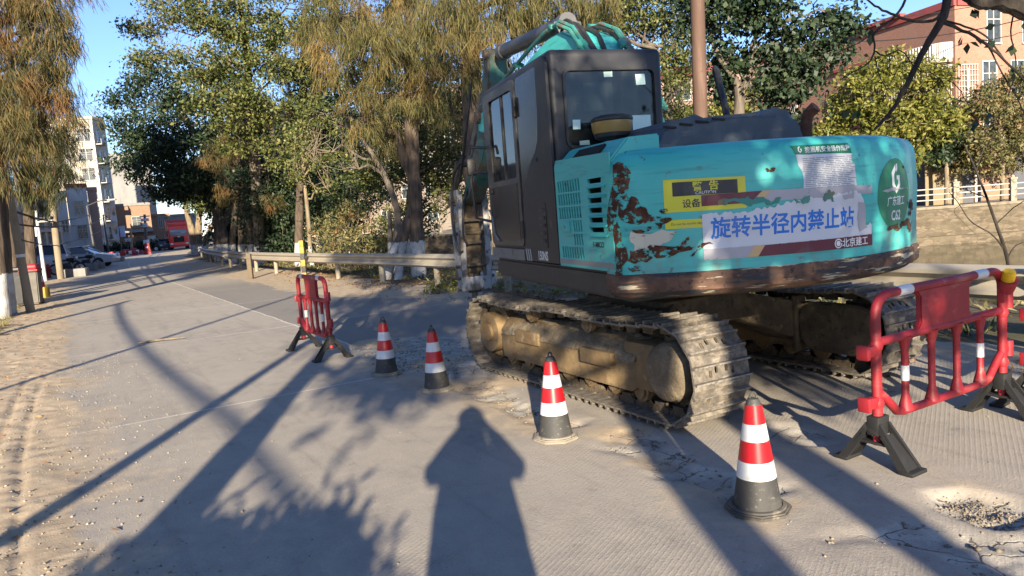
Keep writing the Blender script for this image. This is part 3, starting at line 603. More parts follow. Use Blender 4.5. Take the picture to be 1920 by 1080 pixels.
# cab
co = MB().box((.375, .722, 1.98), (1.89, 1.005, 1.69), .055, seg=4)
inn = MB().box((.375, .722, 2.0), (1.76, .88, 1.50), .03)
rw = MB().prism(rrect(.30, 2.06, 1.10, 2.66, .05), .4, front(-.8))
dw = MB().prism(rrect(.33, 1.875, 1.11, 2.685, .05), .4, side(1.45))
fw_ = MB().prism(rrect(.31, 1.45, 1.13, 2.68, .05), .4, front(1.1)); rwn = MB().prism(rrect(-.25, 1.7, 1.15, 2.68, .05), .4, side(.45))
cab = link('cab', fin(boolean(co, [inn, rw, dw, fw_, rwn]), m_char, 30), exc)
def ringp(a, b, c, d, r, wd, dep, T, m, nm):
    o = MB().prism(rrect(a - wd, b - wd, c + wd, d + wd, r + wd), dep, T); i = MB().prism(rrect(a, b, c, d, r), 1, Matrix.Translation((0, 0, 0)) @ T @ Matrix.Translation((0, 0, -.5)))
    return link(nm, fin(boolean(o, [i]), m), cab)
ringp(.31, 2.07, 1.09, 2.65, .045, .022, .03, front(-.585), m_black, 'window_seal')
MB().prism(rrect(.305, 2.065, 1.095, 2.655, .045), .006, front(-.560)).build('rear_window', m_glass, cab)
m_paper = mat('pale_green_paper', (.60, .80, .72), .7, 0, [(6, .5, .75, (.52, .70, .63))])
for y, z, a, b in ((.71, 2.62, .075, .042), (.425, 2.575, .085, .085), (1.01, 2.235, .065, .075), (.95, 2.085, .085, .045), (.435, 2.215, .165, .15)):
    MB().box((-.5622, y, z), (.002, a, b), rot=Matrix.Rotation(R(random.uniform(-3, 3)), 3, 'X')).build('paper_note', m_paper, cab)
MB().box((-.545, .80, 2.45), (.002, .26, .22)).build('faded_film', mat('faded_window_film', (.085, .10, .105), .6), cab)
MB().box((.20, .72, 1.5), (.5, .5, .12), .04).box((-.08, .72, 1.92), (.14, .48, .72), .06, rot=Matrix.Rotation(R(-10), 3, 'Y')).box((-.12, .72, 2.38), (.1, .26, .17), .04).build('seat', m_black, cab)
MB().prism(rrect(.31, 1.45, 1.13, 2.68, .05), .006, front(1.28)).build('windscreen', m_glass, cab)
MB().prism(rrect(-.25, 1.7, 1.15, 2.68, .05), .006, side(.25)).build('right_side_window', m_glass, cab)
dr = MB().prism(rrect(.265, 1.27, 1.275, 2.755, .06), .016, side(1.242)); dh = MB().prism(rrect(.345, 1.885, 1.10, 2.675, .05), .3, side(1.4))
door = link('cab_door', fin(boolean(dr, [dh]), mat('sun_greyed_door_paint', (.042, .041, .040), .4, 0, [((4, 4, 9), .45, .7, (.085, .078, .068)), (60, .7, .74, (.25, .23, .2))])), cab)
MB().prism(rrect(.33, 1.875, 1.11, 2.685, .05), .006, side(1.222)).build('door_window', m_glass, cab)
MB().box((.70, 1.225, 2.27), (.028, .02, .80)).box((.72, 1.228, 1.885), (.78, .02, .022)).build('window_slide_bar', m_char, cab)
MB().prism([(.34, 1.32), (1.05, 1.30), (1.22, 1.55), (1.23, 1.84), (.34, 1.84)], .004, side(1.2455)).build('door_lower_panel', m_gloss, cab)
MB().tube([(1.26, 1.25, 1.62), (1.18, 1.25, 1.52), (1.15, 1.25, 1.38), (1.0, 1.25, 1.31)], .012, 6).build('door_trim', mat('worn_silver_trim', (.2, .19, .175), .5), cab)
MB().box((.245, 1.25, 2.50), (.045, .03, .17), .008).build('hinge', m_char, cab); MB().box((.245, 1.25, 1.42), (.045, .03, .16), .008).build('hinge', m_black, cab)
MB().box((1.17, 1.252, 1.80), (.1, .02, .05), .008).build('door_handle', m_char, cab)
MB().prism(rrect(-.40, 1.5, .22, 2.74, .04), .008, side(1.238)).build('rear_quarter_panel', m_gloss, cab)
sw = [(.225, 1.145), (.225, 1.50), (.19, 1.66), (.10, 1.84), (-.05, 1.98), (-.20, 2.07), (-.28, 2.16), (-.31, 2.30), (-.33, 2.78), (-.50, 2.785), (-.568, 2.72), (-.600, 1.145)]
MB().prism(sw, .022, side(1.2475), bev=.004).build('rear_lower_panel', m_char, cab)
vg = MB().prism(rrect(-.37, 1.27, -.20, 1.64, .02), .008, side(1.2525)); vg.build('side_grille', m_black, cab)
gb = MB()
for i in range(5): gb.box((-.285, 1.2545, 1.325 + i * .065), (.12, .008, .03), .003)
gb.build('grille_slats', m_char, cab)
MB().cyl((-.24, 1.235, 2.0), (-.24, 1.2515, 2.0), .018).build('fuel_lock', m_dark, cab)
MB().box((.78, 1.2425, 1.19), (1.02, .01, .10)).build('door_sill_strip', mat('scuffed_grey_sill', (.16, .155, .145), .55, 0, [(9, .5, .7, (.09, .085, .08))]), cab)
st = MB()
for i in range(3): st.prism(slant(.19 - i * .055, .16 - i * .055, 1.145, 1.25, .03), .002, side(1.2505))
st.build('sill_stripes', mat('worn_light_stripe', (.30, .30, .29), .5), cab)
V, F = text2d('150NS', .105, .0035, .85); MB().add([(-.235 - v[0], 1.2505, 1.20 + v[1]) for v in V], F).build('model_number', m_refl, cab)
MB().tube([(1.30, 1.24, 2.0), (1.40, 1.36, 2.02), (1.42, 1.38, 1.95), (1.40, 1.36, 1.55), (1.30, 1.22, 1.5)], .016, 7).build('grab_rail', m_black, cab)
MB().tube([(1.28, 1.2, 2.25), (1.42, 1.36, 2.28), (1.44, 1.38, 2.2)], .015, 6).box((1.44, 1.36, 2.08), (.04, .10, .18), .02).build('mirror', m_black, cab)
# boom, arm, breaker
def skew(mb, k=.045, y0=0.0):
    mb.V = [(v[0], v[1] + k * v[0] + y0, v[2]) for v in mb.V]; return mb
bp = [(-.02, 1.72), (.05, 1.45), (.35, 1.40), (.90, 2.30), (1.35, 2.85), (1.85, 2.95), (2.6, 2.98), (4.45, 2.76), (4.68, 2.80), (4.72, 3.02), (3.4, 3.24), (2.4, 3.43), (1.95, 3.50), (1.60, 3.49), (1.30, 3.36), (.95, 3.02), (.45, 2.40)]
boom = skew(MB().prism(bp, .50, side(.13), bev=.018)).build('boom', m_teal, exc)
pp = MB()
for y, dz in ((.16, .02), (.12, .05), (-.36, .03), (-.40, .02)):
    pp.tube([(x, y + .045 * x, z + dz) for x, z in ((.45, 2.45), (.95, 3.07), (1.30, 3.41), (1.62, 3.55), (1.98, 3.54), (2.5, 3.46), (3.4, 3.29), (4.4, 3.12))], .022, 7)
pp.build('boom_pipes', m_teal2, boom)
for x, z in ((.7, 2.75), (1.1, 3.22), (1.75, 3.56), (2.9, 3.38)):
    pp2 = MB().box((x, .13 + .045 * x, z + .02), (.10, .12, .05), .008, rot=Matrix.Rotation(R(-20 if x > 1.5 else -50), 3, 'Y')); pp2.build('pipe_clamp', m_teal2, boom)
    pp2 = MB().box((x, -.35 + .045 * x, z + .02), (.10, .12, .05), .008, rot=Matrix.Rotation(R(-20 if x > 1.5 else -50), 3, 'Y')); pp2.build('pipe_clamp', m_teal2, boom)
for i, (y, a, b, h) in enumerate(((-.02, (.70, 2.72), (2.3, 3.47), .38), (.02, (.85, 2.9), (2.6, 3.42), .30), (-.12, (.9, 2.96), (2.1, 3.50), .26), (-.22, (.62, 2.6), (2.0, 3.52), .22), (-.30, (.95, 3.05), (1.9, 3.52), .20), (.08, (.8, 2.84), (1.85, 3.52), .30))):
    P = [(a[0] + (b[0] - a[0]) * t, y + .045 * a[0] + .05 * math.sin(t * 5 + i), a[1] + (b[1] - a[1]) * t + h * math.sin(math.pi * t) ** .9 * (1 + .15 * math.sin(3 * t + i))) for t in [j / 12 for j in range(13)]]
    MB().tube(P, .026 if i < 4 else .020, 8).build('hydraulic_hose', m_hose, boom)
ac = MB().cyl((1.95, .0, 3.66), (3.95, .10, 3.80), .095, n=18).cyl((3.86, .095, 3.794), (3.99, .10, 3.803), .115, n=18).cyl((1.85, 0, 3.655), (2.0, 0, 3.665), .11).box((1.95, 0, 3.57), (.2, .34, .2), .02).cyl((3.9, .1, 3.797), (4.3, .115, 3.83), .042)
ac.build('arm_cylinder', m_steel, exc)
AX = .165
arm_p = [(4.20, 3.90), (4.36, 3.90), (4.56, 3.55), (4.82, 3.12), (5.20, 2.70), (6.30, 1.92), (6.22, 1.78), (6.0, 1.80), (4.9, 2.40), (4.50, 2.80), (4.38, 3.10), (4.18, 3.75)]
m_arm = mat('rust_stained_arm_paint', (.035, .14, .115), .65, 0, [((3, 3, 1.2), .42, .58, (.13, .085, .05)), (6, .55, .66, (.06, .045, .03)), (14, .6, .7, (.22, .19, .15))], (12, .3, .01))
arm = MB().prism(arm_p, .28, side(.12 + .14), bev=.02).cyl((4.28, .46 - .165, 3.83), (4.28, -.06, 3.83), .07).cyl((4.60, .40, 3.0), (4.60, -.16, 3.0), .09).build('arm', m_arm, exc)
MB().cyl((4.95, .13, 3.38), (5.7, .14, 2.72), .07).cyl((5.7, .14, 2.72), (6.0, .15, 2.42), .038).build('breaker_cylinder', m_steel, exc)
MB().prism([(5.85, 2.38), (6.05, 2.50), (6.55, 2.05), (6.62, 1.78), (6.48, 1.75), (6.3, 2.0)], .06, side(.40), bev=.01).prism([(5.85, 2.38), (6.05, 2.50), (6.55, 2.05), (6.62, 1.78), (6.48, 1.75), (6.3, 2.0)], .06, side(-.04), bev=.01).cyl((6.0, .42, 2.43), (6.0, -.12, 2.43), .05).cyl((6.22, .46, 1.86), (6.22, -.14, 1.86), .055).cyl((6.55, .46, 1.82), (6.55, -.14, 1.82), .055).build('bucket_link', m_under, exc)
m_wplate = mat('flaking_white_plate', (.27, .265, .255), .75, 0, [((5, 5, 3), .46, .6, (.12, .10, .08)), (12, .56, .66, (.07, .05, .038)), (4, .6, .72, (.36, .35, .33))], (14, .4, .01))
bx = 6.15; bk = MB()
bpp = [(bx - .06, 2.02), (bx + .46, 2.02), (bx + .50, 1.6), (bx + .44, .62), (bx + .34, .32), (bx + .06, .32), (bx - .04, .62), (bx - .10, 1.6)]
brk = empty('hydraulic_breaker', (0, 0, 0)); brk.parent = exc
brk_b = MB().box((bx + .22, .17, 1.25), (.30, .30, 1.3), .03).cyl((bx + .2, .17, .62), (bx + .2, .17, .25), .13, .11).build('breaker_body', m_under, brk)
MB().prism(bpp, .045, side(.42), bev=.008).prism(bpp, .045, side(-.065), bev=.008).build('side_plates', m_wplate, brk)
for y in (.375, -.055): MB().prism([(bx - .07, 2.0), (bx - .03, 2.0), (bx - .06, 1.6), (bx - .0, .62), (bx + .10, .30), (bx + .05, .30), (bx - .05, .62), (bx - .11, 1.6)], .09, side(y + .045), bev=.008).build('front_flange', m_wplate, brk)
MB().cyl((bx + .2, .17, .35), (bx + .2, .17, .03), .062, .05).build('chisel', m_steel, brk)
for z in (1.78, 1.52, 1.28, .72, .52): MB().cyl((bx + .06, .50, z), (bx + .06, -.16, z), .03).build('cross_bolt', m_under, brk)
for z in (1.86, 1.50, 1.12, .74): MB().box((bx - .03, .17, z), (.05, .40, .05), .01).build('rung', m_under, brk)
MB().box((bx + .02, .17, .42), (.06, .52, .24), .01).build('nose_plate', m_wplate, brk)
for P in ([(5.3, .42, 2.5), (5.9, .50, 2.2), (6.05, .52, 1.5), (6.0, .48, 1.02), (6.15, .34, 1.0)], [(4.9, -.1, 3.0), (5.5, .0, 2.5), (5.95, .30, 1.9), (5.98, .38, 1.3), (6.1, .3, 1.1)], [(4.6, .42, 3.5), (4.75, .5, 2.9), (5.2, .52, 2.3), (5.6, .48, 2.1)]):
    Q = [Vector(p) for p in P]; C = []
    for i in range(len(Q) - 1):
        p0, p1, p2, p3 = Q[max(i - 1, 0)], Q[i], Q[i + 1], Q[min(i + 2, len(Q) - 1)]
        for j in range(6):
            t = j / 6; C.append(.5 * (2 * p1 + (p2 - p0) * t + (2 * p0 - 5 * p1 + 4 * p2 - p3) * t * t + (3 * p1 - p0 - 3 * p2 + p3) * t ** 3))
    MB().tube(C + [Q[-1]], .022, 7).build('breaker_hose', m_hose, exc)
# boom lift cylinders
MB().cyl((1.15, .30, 1.35), (2.0, .36, 2.55), .075).cyl((2.0, .36, 2.55), (2.35, .37, 3.1), .04).build('boom_cylinder', m_steel, exc); MB().cyl((1.15, -.40, 1.35), (2.0, -.34, 2.55), .075).cyl((2.0, -.34, 2.55), (2.35, -.33, 3.1), .04).build('boom_cylinder', m_steel, exc)
# ---- crawler tracks
XT, ZT, RT = 1.36, .393, .343
def loop_pts():
    P = []; Ls = [(2 * XT, 'b'), (math.pi * RT, 'f'), (2 * XT, 't'), (math.pi * RT, 'r')]; tot = sum(l[0] for l in Ls); n = 39
    for i in range(n):
        d = tot * i / n
        if d < Ls[0][0]: P.append(((-XT + d, ZT - RT), 0.0)); continue
        d -= Ls[0][0]
        if d < Ls[1][0]: a = d / RT; P.append(((XT + RT * math.sin(a), ZT - RT * math.cos(a)), a)); continue
        d -= Ls[1][0]
        if d < Ls[2][0]:
            x = XT - d; f = abs(math.sin(math.pi * 2 * d / Ls[2][0])) * .035; P.append(((x, ZT + RT - f), math.pi)); continue
        d -= Ls[2][0]; a = d / RT; P.append(((-XT - RT * math.sin(a), ZT + RT * math.cos(a)), math.pi + a))
    return P
LP = loop_pts(); PIT = (2 * 2 * XT + 2 * math.pi * RT) / 39
def shoe_mesh():
    a = MB(); hw = .25
    prof = [(-PIT * .50, .004), (-PIT * .42, .0), (PIT * .44, .0), (PIT * .54, .010), (PIT * .54, .022), (PIT * .42, -.012 + .0), (PIT * .36, -.012), (PIT * .36, -.036), (PIT * .29, -.036), (PIT * .26, -.012), (-.01, -.012), (-.015, -.030), (-.035, -.030), (-.04, -.012), (-PIT * .30, -.012), (-PIT * .32, -.036), (-PIT * .39, -.036), (-PIT * .42, -.012), (-PIT * .50, -.008)]
    prof = [(-PIT * .49, .012), (PIT * .53, .012), (PIT * .55, -.002), (PIT * .40, -.004), (PIT * .37, -.030), (PIT * .31, -.030), (PIT * .28, -.004), (-PIT * .16, -.004), (-PIT * .19, -.030), (-PIT * .25, -.030), (-PIT * .28, -.004), (-PIT * .49, -.004)]
    a.prism(prof, 2 * hw, side(hw))
    b = MB()
    for y in (-.10, -.045, .045, .10): b.box((PIT * (.06 if abs(y) > .06 else -.05), y, 0), (.045, .028, .2), .008)
    me = fin(boolean(a, [b]), [m_shoe, m_shine], 40)
    for p in me.polygons:
        if p.center.z < -.027 and abs(p.normal.z) > .6: p.material_index = 1
    return me
shoe_me = shoe_mesh()
def roller(x, z, r, y0, y1, nm, parent, m=m_clay):
    return MB().cyl((x, y0, z), (x, y1, z), r * .7).cyl((x, y0 + .02, z), (x, y0 + .07, z), r, n=18).cyl((x, y1 - .07, z), (x, y1 - .02, z), r, n=18).build(nm, m, parent)
def make_track(sy):
    yc = 1.0 * sy; rz = TR_YAW - EX_YAW
    tk = MB()
    for (x, z), a in LP:
        T = Matrix.Translation((x, yc, z)) @ Matrix.Rotation(-a, 4, 'Y')
        for yy in (-.075, .075): tk.box((0, 0, 0), (PIT * .96, .035, .075), .025, seg=2, rot=None) if False else tk.bm(_lug(), True, 0, T @ Matrix.Translation((.0, yy, .048)))
    track = tk.build('crawler_track', m_under, exc, rz=rz)
    for (x, z), a in LP:
        o = bpy.data.objects.new('track_shoe', shoe_me); col.objects.link(o); o.parent = track; o.location = (x, yc, z); o.rotation_euler = (0, -a, 0)
    fr = MB(); yo = yc + .17 * sy; yi = yc - .16 * sy
    sec = [(yi, .19), (yo, .19), (yo + .0 * sy, .23), (yo, .45), (yc + .06 * sy, .565), (yi, .585)]
    k = len(sec); xs = [-1.02, -.95, 1.05, 1.15]; V = []
    for i, x in enumerate(xs):
        for y, z in sec:
            f = .75 if i in (0, 3) else 1; V.append((x, yc + (y - yc) * f, .42 + (z - .42) * f))
    F = [[i * k + j, i * k + (j + 1) % k, (i + 1) * k + (j + 1) % k, (i + 1) * k + j] for i in range(3) for j in range(k)] + [list(range(k))[::-1], list(range(3 * k, 4 * k))]
    if sy < 0: F = [f[::-1] for f in F]
    fr.add(V, F)
    fr.box((.55, yo + .012 * sy, .43), (.42, .03, .12), .012); fr.box((-.55, yo + .02 * sy, .40), (.42, .05, .12), .012)
    fr.box((-1.02, yc + .02 * sy, .385), (.36, .26, .36), .03)
    frame = fr.build('track_frame', m_clay, exc, rz=rz)
    # dried mud heaped on the sloping top of the frame
    gx, gy = 46, 9; V = []
    for i in range(gx + 1):
        for j in range(gy + 1):
            x = -1.0 + 2.05 * i / gx; f = j / gy; y = yc + sy * (.185 - .22 * f); zb = .42 + .165 * f ** .7; ed = min(1, 4 * f, 5 * (1 - f), 6 * min(i, gx - i) / gx)
            V.append((x, y, zb + ed * (.01 + .055 * float(fbm(np.array([x * 4.0]), np.array([y * 7.0]), 4, 70 + int(sy))[0])) + random.uniform(-.008, .008)))
    F = [[i * (gy + 1) + j, (i + 1) * (gy + 1) + j, (i + 1) * (gy + 1) + j + 1, i * (gy + 1) + j + 1] for i in range(gx) for j in range(gy)]
    if sy < 0: F = [f[::-1] for f in F]
    MB().add(V, F, True).build('dried_mud_crust', m_mud, frame)
    for i in range(7): roller(-.98 + i * .33, .19, .085, yc - .13, yc + .13, 'track_roller', frame)
    for x in (-.35, .55): roller(x, .635, .07, yc - .1, yc + .15 * sy, 'carrier_roller', frame, m_clay)
    # idler (front) and final drive hub (rear)
    MB().cyl((XT, yc - .05, ZT), (XT, yc + .05, ZT), RT - .07, n=30).cyl((XT, yc - .16, ZT), (XT, yc + .16, ZT), .20, n=24).cyl((XT, yc - .17, ZT), (XT, yc + .19, ZT), .09, n=16).build('idler', m_clay, frame)
    sp = [((RT - .05 - .045 * (i % 2)) * math.cos(2 * math.pi * (i + .5 * (i % 2) * 0) / 42), (RT - .05 - .045 * (i % 2)) * math.sin(2 * math.pi * i / 42)) for i in range(42)]
    MB().prism([(p[0] - XT, p[1] + ZT) for p in sp], .05, side(yc + .025)).build('sprocket', m_under, frame)
    hub = MB(); prof = [(.0, .225), (.09, .230), (.16, .216), (.198, .19), (.212, .14), (.216, .02), (0.17, 0.0)]
    T = Matrix.Translation((-XT + .01, yc, ZT)) @ Matrix.Rotation(R(-90 * sy), 4, 'X')
    hub.lathe([(r * (1 + .02 * math.sin(r * 60)), z) for r, z in prof], 30, (0, 0, 0), T=T); hub.cyl((-XT, yc, ZT), (-XT, yc - .17 * sy, ZT), .20, n=24)
    hub.build('final_drive_hub', m_mud, frame)
    return frame
def _lug():
    bm = bmesh.new(); bmesh.ops.create_cube(bm, size=1)
    for v in bm.verts: v.co = Vector((v.co.x * PIT * .92, v.co.y * .035, v.co.z * .075))
    bmesh.ops.bevel(bm, geom=[e for e in bm.edges if abs((e.verts[0].co - e.verts[1].co).y) > .01 and e.verts[0].co.z > 0], offset=.035, segments=3, affect='EDGES'); return bm
make_track(1); rfr = make_track(-1)
MB().prism(rrect(-1.60, .20, -.86, .62, .16), .10, side(-.76), bev=.015).build('travel_motor_cover', m_under, rfr); MB().box((-.83, -.80, .42), (.05, .14, .50), .01).build('cover_rib', m_under, rfr)
cbm = MB().box((0, 0, .62), (1.15, 1.0, .26), .03)
for sx in (-1, 1):
    for sy in (-1, 1):
        V = []
        for x0, x1, y, z0, z1 in ((sx * .15, sx * .55, sy * .35, .50, .74), (sx * .42, sx * .92, sy * .86, .24, .60)): V += [(x0, y, z0), (x1, y, z0), (x1, y, z1), (x0, y, z1)]
        F = [[0, 1, 5, 4], [1, 2, 6, 5], [2, 3, 7, 6], [3, 0, 4, 7], [0, 3, 2, 1], [4, 5, 6, 7]]
        bm = bmesh.new(); vs = [bm.verts.new(v) for v in V]; [bm.faces.new([vs[i] for i in f]) for f in F]; bmesh.ops.recalc_face_normals(bm, faces=bm.faces); bmesh.ops.bevel(bm, geom=list(bm.edges), offset=.012, segments=1, affect='EDGES'); cbm.bm(bm)
cbm.build('carbody', m_under, exc, rz=TR_YAW - EX_YAW)
# ------------------------------------------------------------------ traffic cones
m_cred = mat('red_reflective_sleeve', (.43, .007, .012), .35, 0, [(9, .5, .78, (.34, .016, .02)), ((20, 20, 3), .62, .72, (.48, .08, .07))])
m_cwht = mat('white_reflective_sleeve', (.56, .57, .57), .35, 0, [(10, .55, .75, (.42, .40, .37))])
m_cblk = mat('scuffed_cone_rubber', (.035, .035, .034), .7, 0, [(7, .45, .7, (.075, .072, .066)), (35, .58, .72, (.16, .15, .125))], (25, .2, .005))
m_cdust = mat('dust_caked_rubber', (.21, .185, .145), .9, 0, [(9, .45, .66, (.30, .265, .205)), (20, .6, .7, (.08, .074, .064))], (22, .4, .006))
def make_cone(loc, rz, label):
    o = empty('traffic_cone', loc, rz, label, 'traffic cone', 'striped cones in front of the excavator')
    def rad(z): return .118 - (z - .03) / .535 * .083
    oc = [(.168 * math.cos(R(22.5 + 45 * i)), .168 * math.sin(R(22.5 + 45 * i))) for i in range(8)]
    MB().prism(oc, .026, bev=.008).lathe([(.14, .024), (.136, .034), (.122, .036), (.118, .03)], 32).build('base', m_cdust, o)
    MB().lathe([(rad(.03), .03), (rad(.18), .18)], 32).build('rubber_body', m_cblk, o); MB().lathe([(rad(.54), .54), (.033, .562), (.026, .575), (.0, .578)], 24).build('tip', m_cblk, o)
    for z0, z1, m in ((.18, .265, m_cwht), (.265, .368, m_cred), (.368, .453, m_cwht), (.453, .545, m_cred)):
        MB().lathe([(rad(z0) - .003, z0), (rad(z0) + .0035, z0), (rad(z1) + .0035, z1), (rad(z1) - .003, z1)], 32).build('white_band' if m is m_cwht else 'red_band', m, o)
    MB().tube([(.018 * math.cos(t), 0, .578 + .028 * math.sin(t)) for t in [math.pi * i / 8 for i in range(9)]], .006, 6).build('handle', m_cblk, o)
    return o
c1 = make_cone((1.155, 3.60, 0), .2, 'largest and nearest striped cone, standing by the split joint near the red barrier')
_b = [k for k in kids(c1) if k.name.startswith('base')][0]; _b.material_slots[0].link = 'OBJECT'; _b.material_slots[0].material = mat('grimy_cone_base', (.060, .056, .050), .85, 0, [(7, .45, .68, (.13, .115, .09)), (22, .6, .72, (.18, .16, .125))], (22, .4, .006))
for (x, y), rz, lb in (((.225, 5.02), .7, 'striped cone with dusty flange beside the near end of the track'), ((-.765, 6.75), 1.1, 'striped cone with its black loop handle showing, set on dusty broken concrete'), ((-1.375, 7.62), .4, 'farthest striped cone, the one next to the small red barrier')):
    o = dup(c1, (x, y, 0), rz, lb); o.rotation_euler = (random.uniform(-.02, .02), random.uniform(-.02, .02), rz)
    for k in kids(o):
        if k.name.startswith('base'): k.material_slots[0].link = 'DATA'
# ------------------------------------------------------------------ plastic barriers
def make_barrier(loc, rz, label):
    o = empty('plastic_barrier', loc, rz, label, 'barrier', 'red plastic barriers on black feet'); r = .027
    fr = MB(); L = .60
    top = [(-L, 0, .30), (-L, 0, .86)] + [(-L + .11 - .11 * math.cos(a), 0, .86 + .11 * math.sin(a)) for a in [R(15 * i) for i in range(1, 7)]]
    fr.tube(top + [(-p[0], 0, p[2]) for p in top[::-1]], r, 12)
    fr.tube([(-L, 0, .30), (-L, 0, .12)], r * 1.05, 10).tube([(L, 0, .30), (L, 0, .12)], r * 1.05, 10)
    bot = [(-L, 0, .43), (-L + .07, 0, .37), (-L + .16, 0, .275), (-L + .22, 0, .262)]; fr.tube(bot + [(-p[0], 0, p[2]) for p in bot[::-1]], r * .9, 10)
    fr.tube([(-L, 0, .705), (L, 0, .705)], r * .95, 10)
    for x in (-.36, -.12, .12, .36):
        fr.tube([(x, 0, .70), (x, 0, .62), (x, 0, .36), (x, 0, .268)], [.038, .020, .020, .042], 10)
    for x in (-L, L):
        for z in (.69, .36): fr.tube([(x, 0, z - .03), (x, 0, z), (x, 0, z + .03)], [.029, .038, .029], 10)
    for x in (-L - .055,):
        for z in (.665, .37): fr.box((x, 0, z), (.10, .05, .065), .012).box((x - .045, 0, z), (.03, .075, .085), .01)
    for x in (L + .05,):
        for z in (.76, .44): fr.box((x, 0, z), (.09, .03, .05), .01).cyl((x + .02, 0, z - .05), (x + .02, 0, z + .05), .028)
    fr.build('frame', m_red, o)
    MB().prism([(-.24, .705), (-.27, .715), (-.235, .76), (-.235, .91), (-.27, .955), (.27, .955), (.235, .91), (.235, .76), (.27, .715), (.24, .705)], .035, side(.0175), bev=.008).build('solid_panel', m_red, o)
    for x in (-.36, .36): MB().cyl((x, 0, .44), (x, 0, .53), .0225, n=14).build('white_tape', m_refl, o); MB().cyl((x - .055, 0, .97), (x + .055, 0, .97), .030, n=14).build('white_tape', m_refl, o)
    for x in (-L, L):
        ft = MB().box((x, 0, .235), (.095, .075, .11), .008)
        for s in (-1, 1):
            for dx in (-.035, .035):
                V = [(x + dx - .008, s * .005, .25), (x + dx + .008, s * .005, .25), (x + dx + .008, s * .045, .25), (x + dx - .008, s * .045, .25), (x + dx * 1.5 - .008, s * .165, 0), (x + dx * 1.5 + .008, s * .165, 0), (x + dx * 1.5 + .008, s * .225, 0), (x + dx * 1.5 - .008, s * .225, 0)]
                F = [[0, 1, 2, 3], [7, 6, 5, 4], [0, 4, 5, 1], [1, 5, 6, 2], [2, 6, 7, 3], [3, 7, 4, 0]]; bm = bmesh.new(); vs = [bm.verts.new(v) for v in V]; [bm.faces.new([vs[i] for i in f]) for f in F]; bmesh.ops.recalc_face_normals(bm, faces=bm.faces); ft.bm(bm)
            ft.box((x, s * .125, .10), (.105, .016, .22), rot=Matrix.Rotation(R(40) * s, 3, 'X')).box((x, s * .195, .012), (.125, .085, .022), .004)
        ft.box((x, 0, .135), (.08, .16, .014)).build('foot', m_rubber, o)
    return o
b1 = make_barrier((0, 0, 0), 0, 'large near red barrier with a yellow capped lamp, right of the nearest cone')
pa, pb = Vector((2.0, 4.07, 0)), Vector((3.20, 4.79, 0)); dv = pb - pa; b1.location = (pa + pb) / 2; brz = math.atan2(dv.y, dv.x); b1.rotation_euler = (0, 0, brz); b1.scale = (1.15, 1, 1)
pc_, pd = Vector((-2.76, 9.62, 0)), Vector((-2.235, 8.78, 0)); dv2 = pd - pc_
b2 = dup(b1, (pc_ + pd) / 2, math.atan2(dv2.y, dv2.x), 'small looking red barrier standing alone in the road, left of the cones')
b3 = dup(b1, b1.location + dv.normalized() * 1.58 + Vector((.02, .02, 0)), brz + .12, 'red barrier cut off by the right edge, hooked to the one with the lamp')
b2.scale = (.93, 1, 1)
lp = empty('warning_lamp', b1.location + Vector((math.cos(brz) * .675, math.sin(brz) * .675, .90)), brz, 'yellow and red warning lamp clipped to the corner of the near red barrier', 'warning lamp')
TL = Matrix.Scale(1.3, 4) @ Matrix.Rotation(R(-22), 4, 'Y') @ Matrix.Rotation(R(20), 4, 'X')
prf = [(.036, -.02), (.040, .0), (.046, .045), (.046, .05)]
V_ = MB(); V_.lathe(prf, 24, (0, -.03, -.03), T=TL); V_.lathe([(0, -.02), (.036, -.02)], 24, (0, -.03, -.03), T=TL); V_.lathe([(.046, .05), (.03, .05)], 24, (0, -.03, -.03), T=TL)
for i in range(12): a = i * math.pi / 6; V_.box((.043 * math.cos(a), -.03 + .043 * math.sin(a), -.012), (.008, .008, .06), 0, rot=None) if False else None
V_.build('lamp_base', m_red, lp)
MB().lathe([(.030, .048), (.031, .085), (.026, .10), (.0, .104)], 24, (0, -.03, -.03), T=TL).build('lamp_lens', m_yelcap, lp)
MB().box((.0, -.01, -.09), (.045, .05, .10), .008).build('clip', m_red, lp)
# ------------------------------------------------------------------ foliage tools
def leaf_mat(name, cols, tr=.35, rough=.5, clump=None):
    t = NT(name); g = t.n('ShaderNodeNewGeometry'); r = t.n('ShaderNodeValToRGB'); e = r.color_ramp.elements; e[0].color = C4(cols[0]); e[1].color = C4(cols[-1])
    for i, c in enumerate(cols[1:-1]): x = e.new((i + 1) / (len(cols) - 1)); x.color = C4(c)
    t.l(g.outputs['Random Per Island'], r.inputs[0]); c = r.outputs[0]
    if clump: c = t.mix(t.ramp(t.noise(clump[0], 3, .5), clump[1], clump[2]), c, t.mix(g.outputs['Random Per Island'], clump[3], clump[4]))
    b = t.n('ShaderNodeBsdfPrincipled'); t.l(c, b.inputs['Base Color']); b.inputs['Roughness'].default_value = rough; b.inputs['Specular IOR Level'].default_value = .35
    tl = t.n('ShaderNodeBsdfTranslucent'); t.l(c, tl.inputs[0]); m = t.n('ShaderNodeMixShader'); m.inputs[0].default_value = tr
    t.l(b.outputs[0], m.inputs[1]); t.l(tl.outputs[0], m.inputs[2]); t.l(m.outputs[0], t.out.inputs[0]); return t.m
l_cyp = leaf_mat('cypress_needles', [(.032, .042, .016), (.07, .075, .026), (.14, .115, .042), (.24, .15, .055)], .35, .7, (.9, .50, .66, (.26, .135, .05), (.17, .10, .038)))
l_cyp2 = leaf_mat('olive_cypress_needles', [(.04, .05, .018), (.085, .088, .028), (.14, .12, .042), (.20, .16, .058)], .35, .7, (.7, .5, .66, (.26, .175, .062), (.13, .105, .036)))
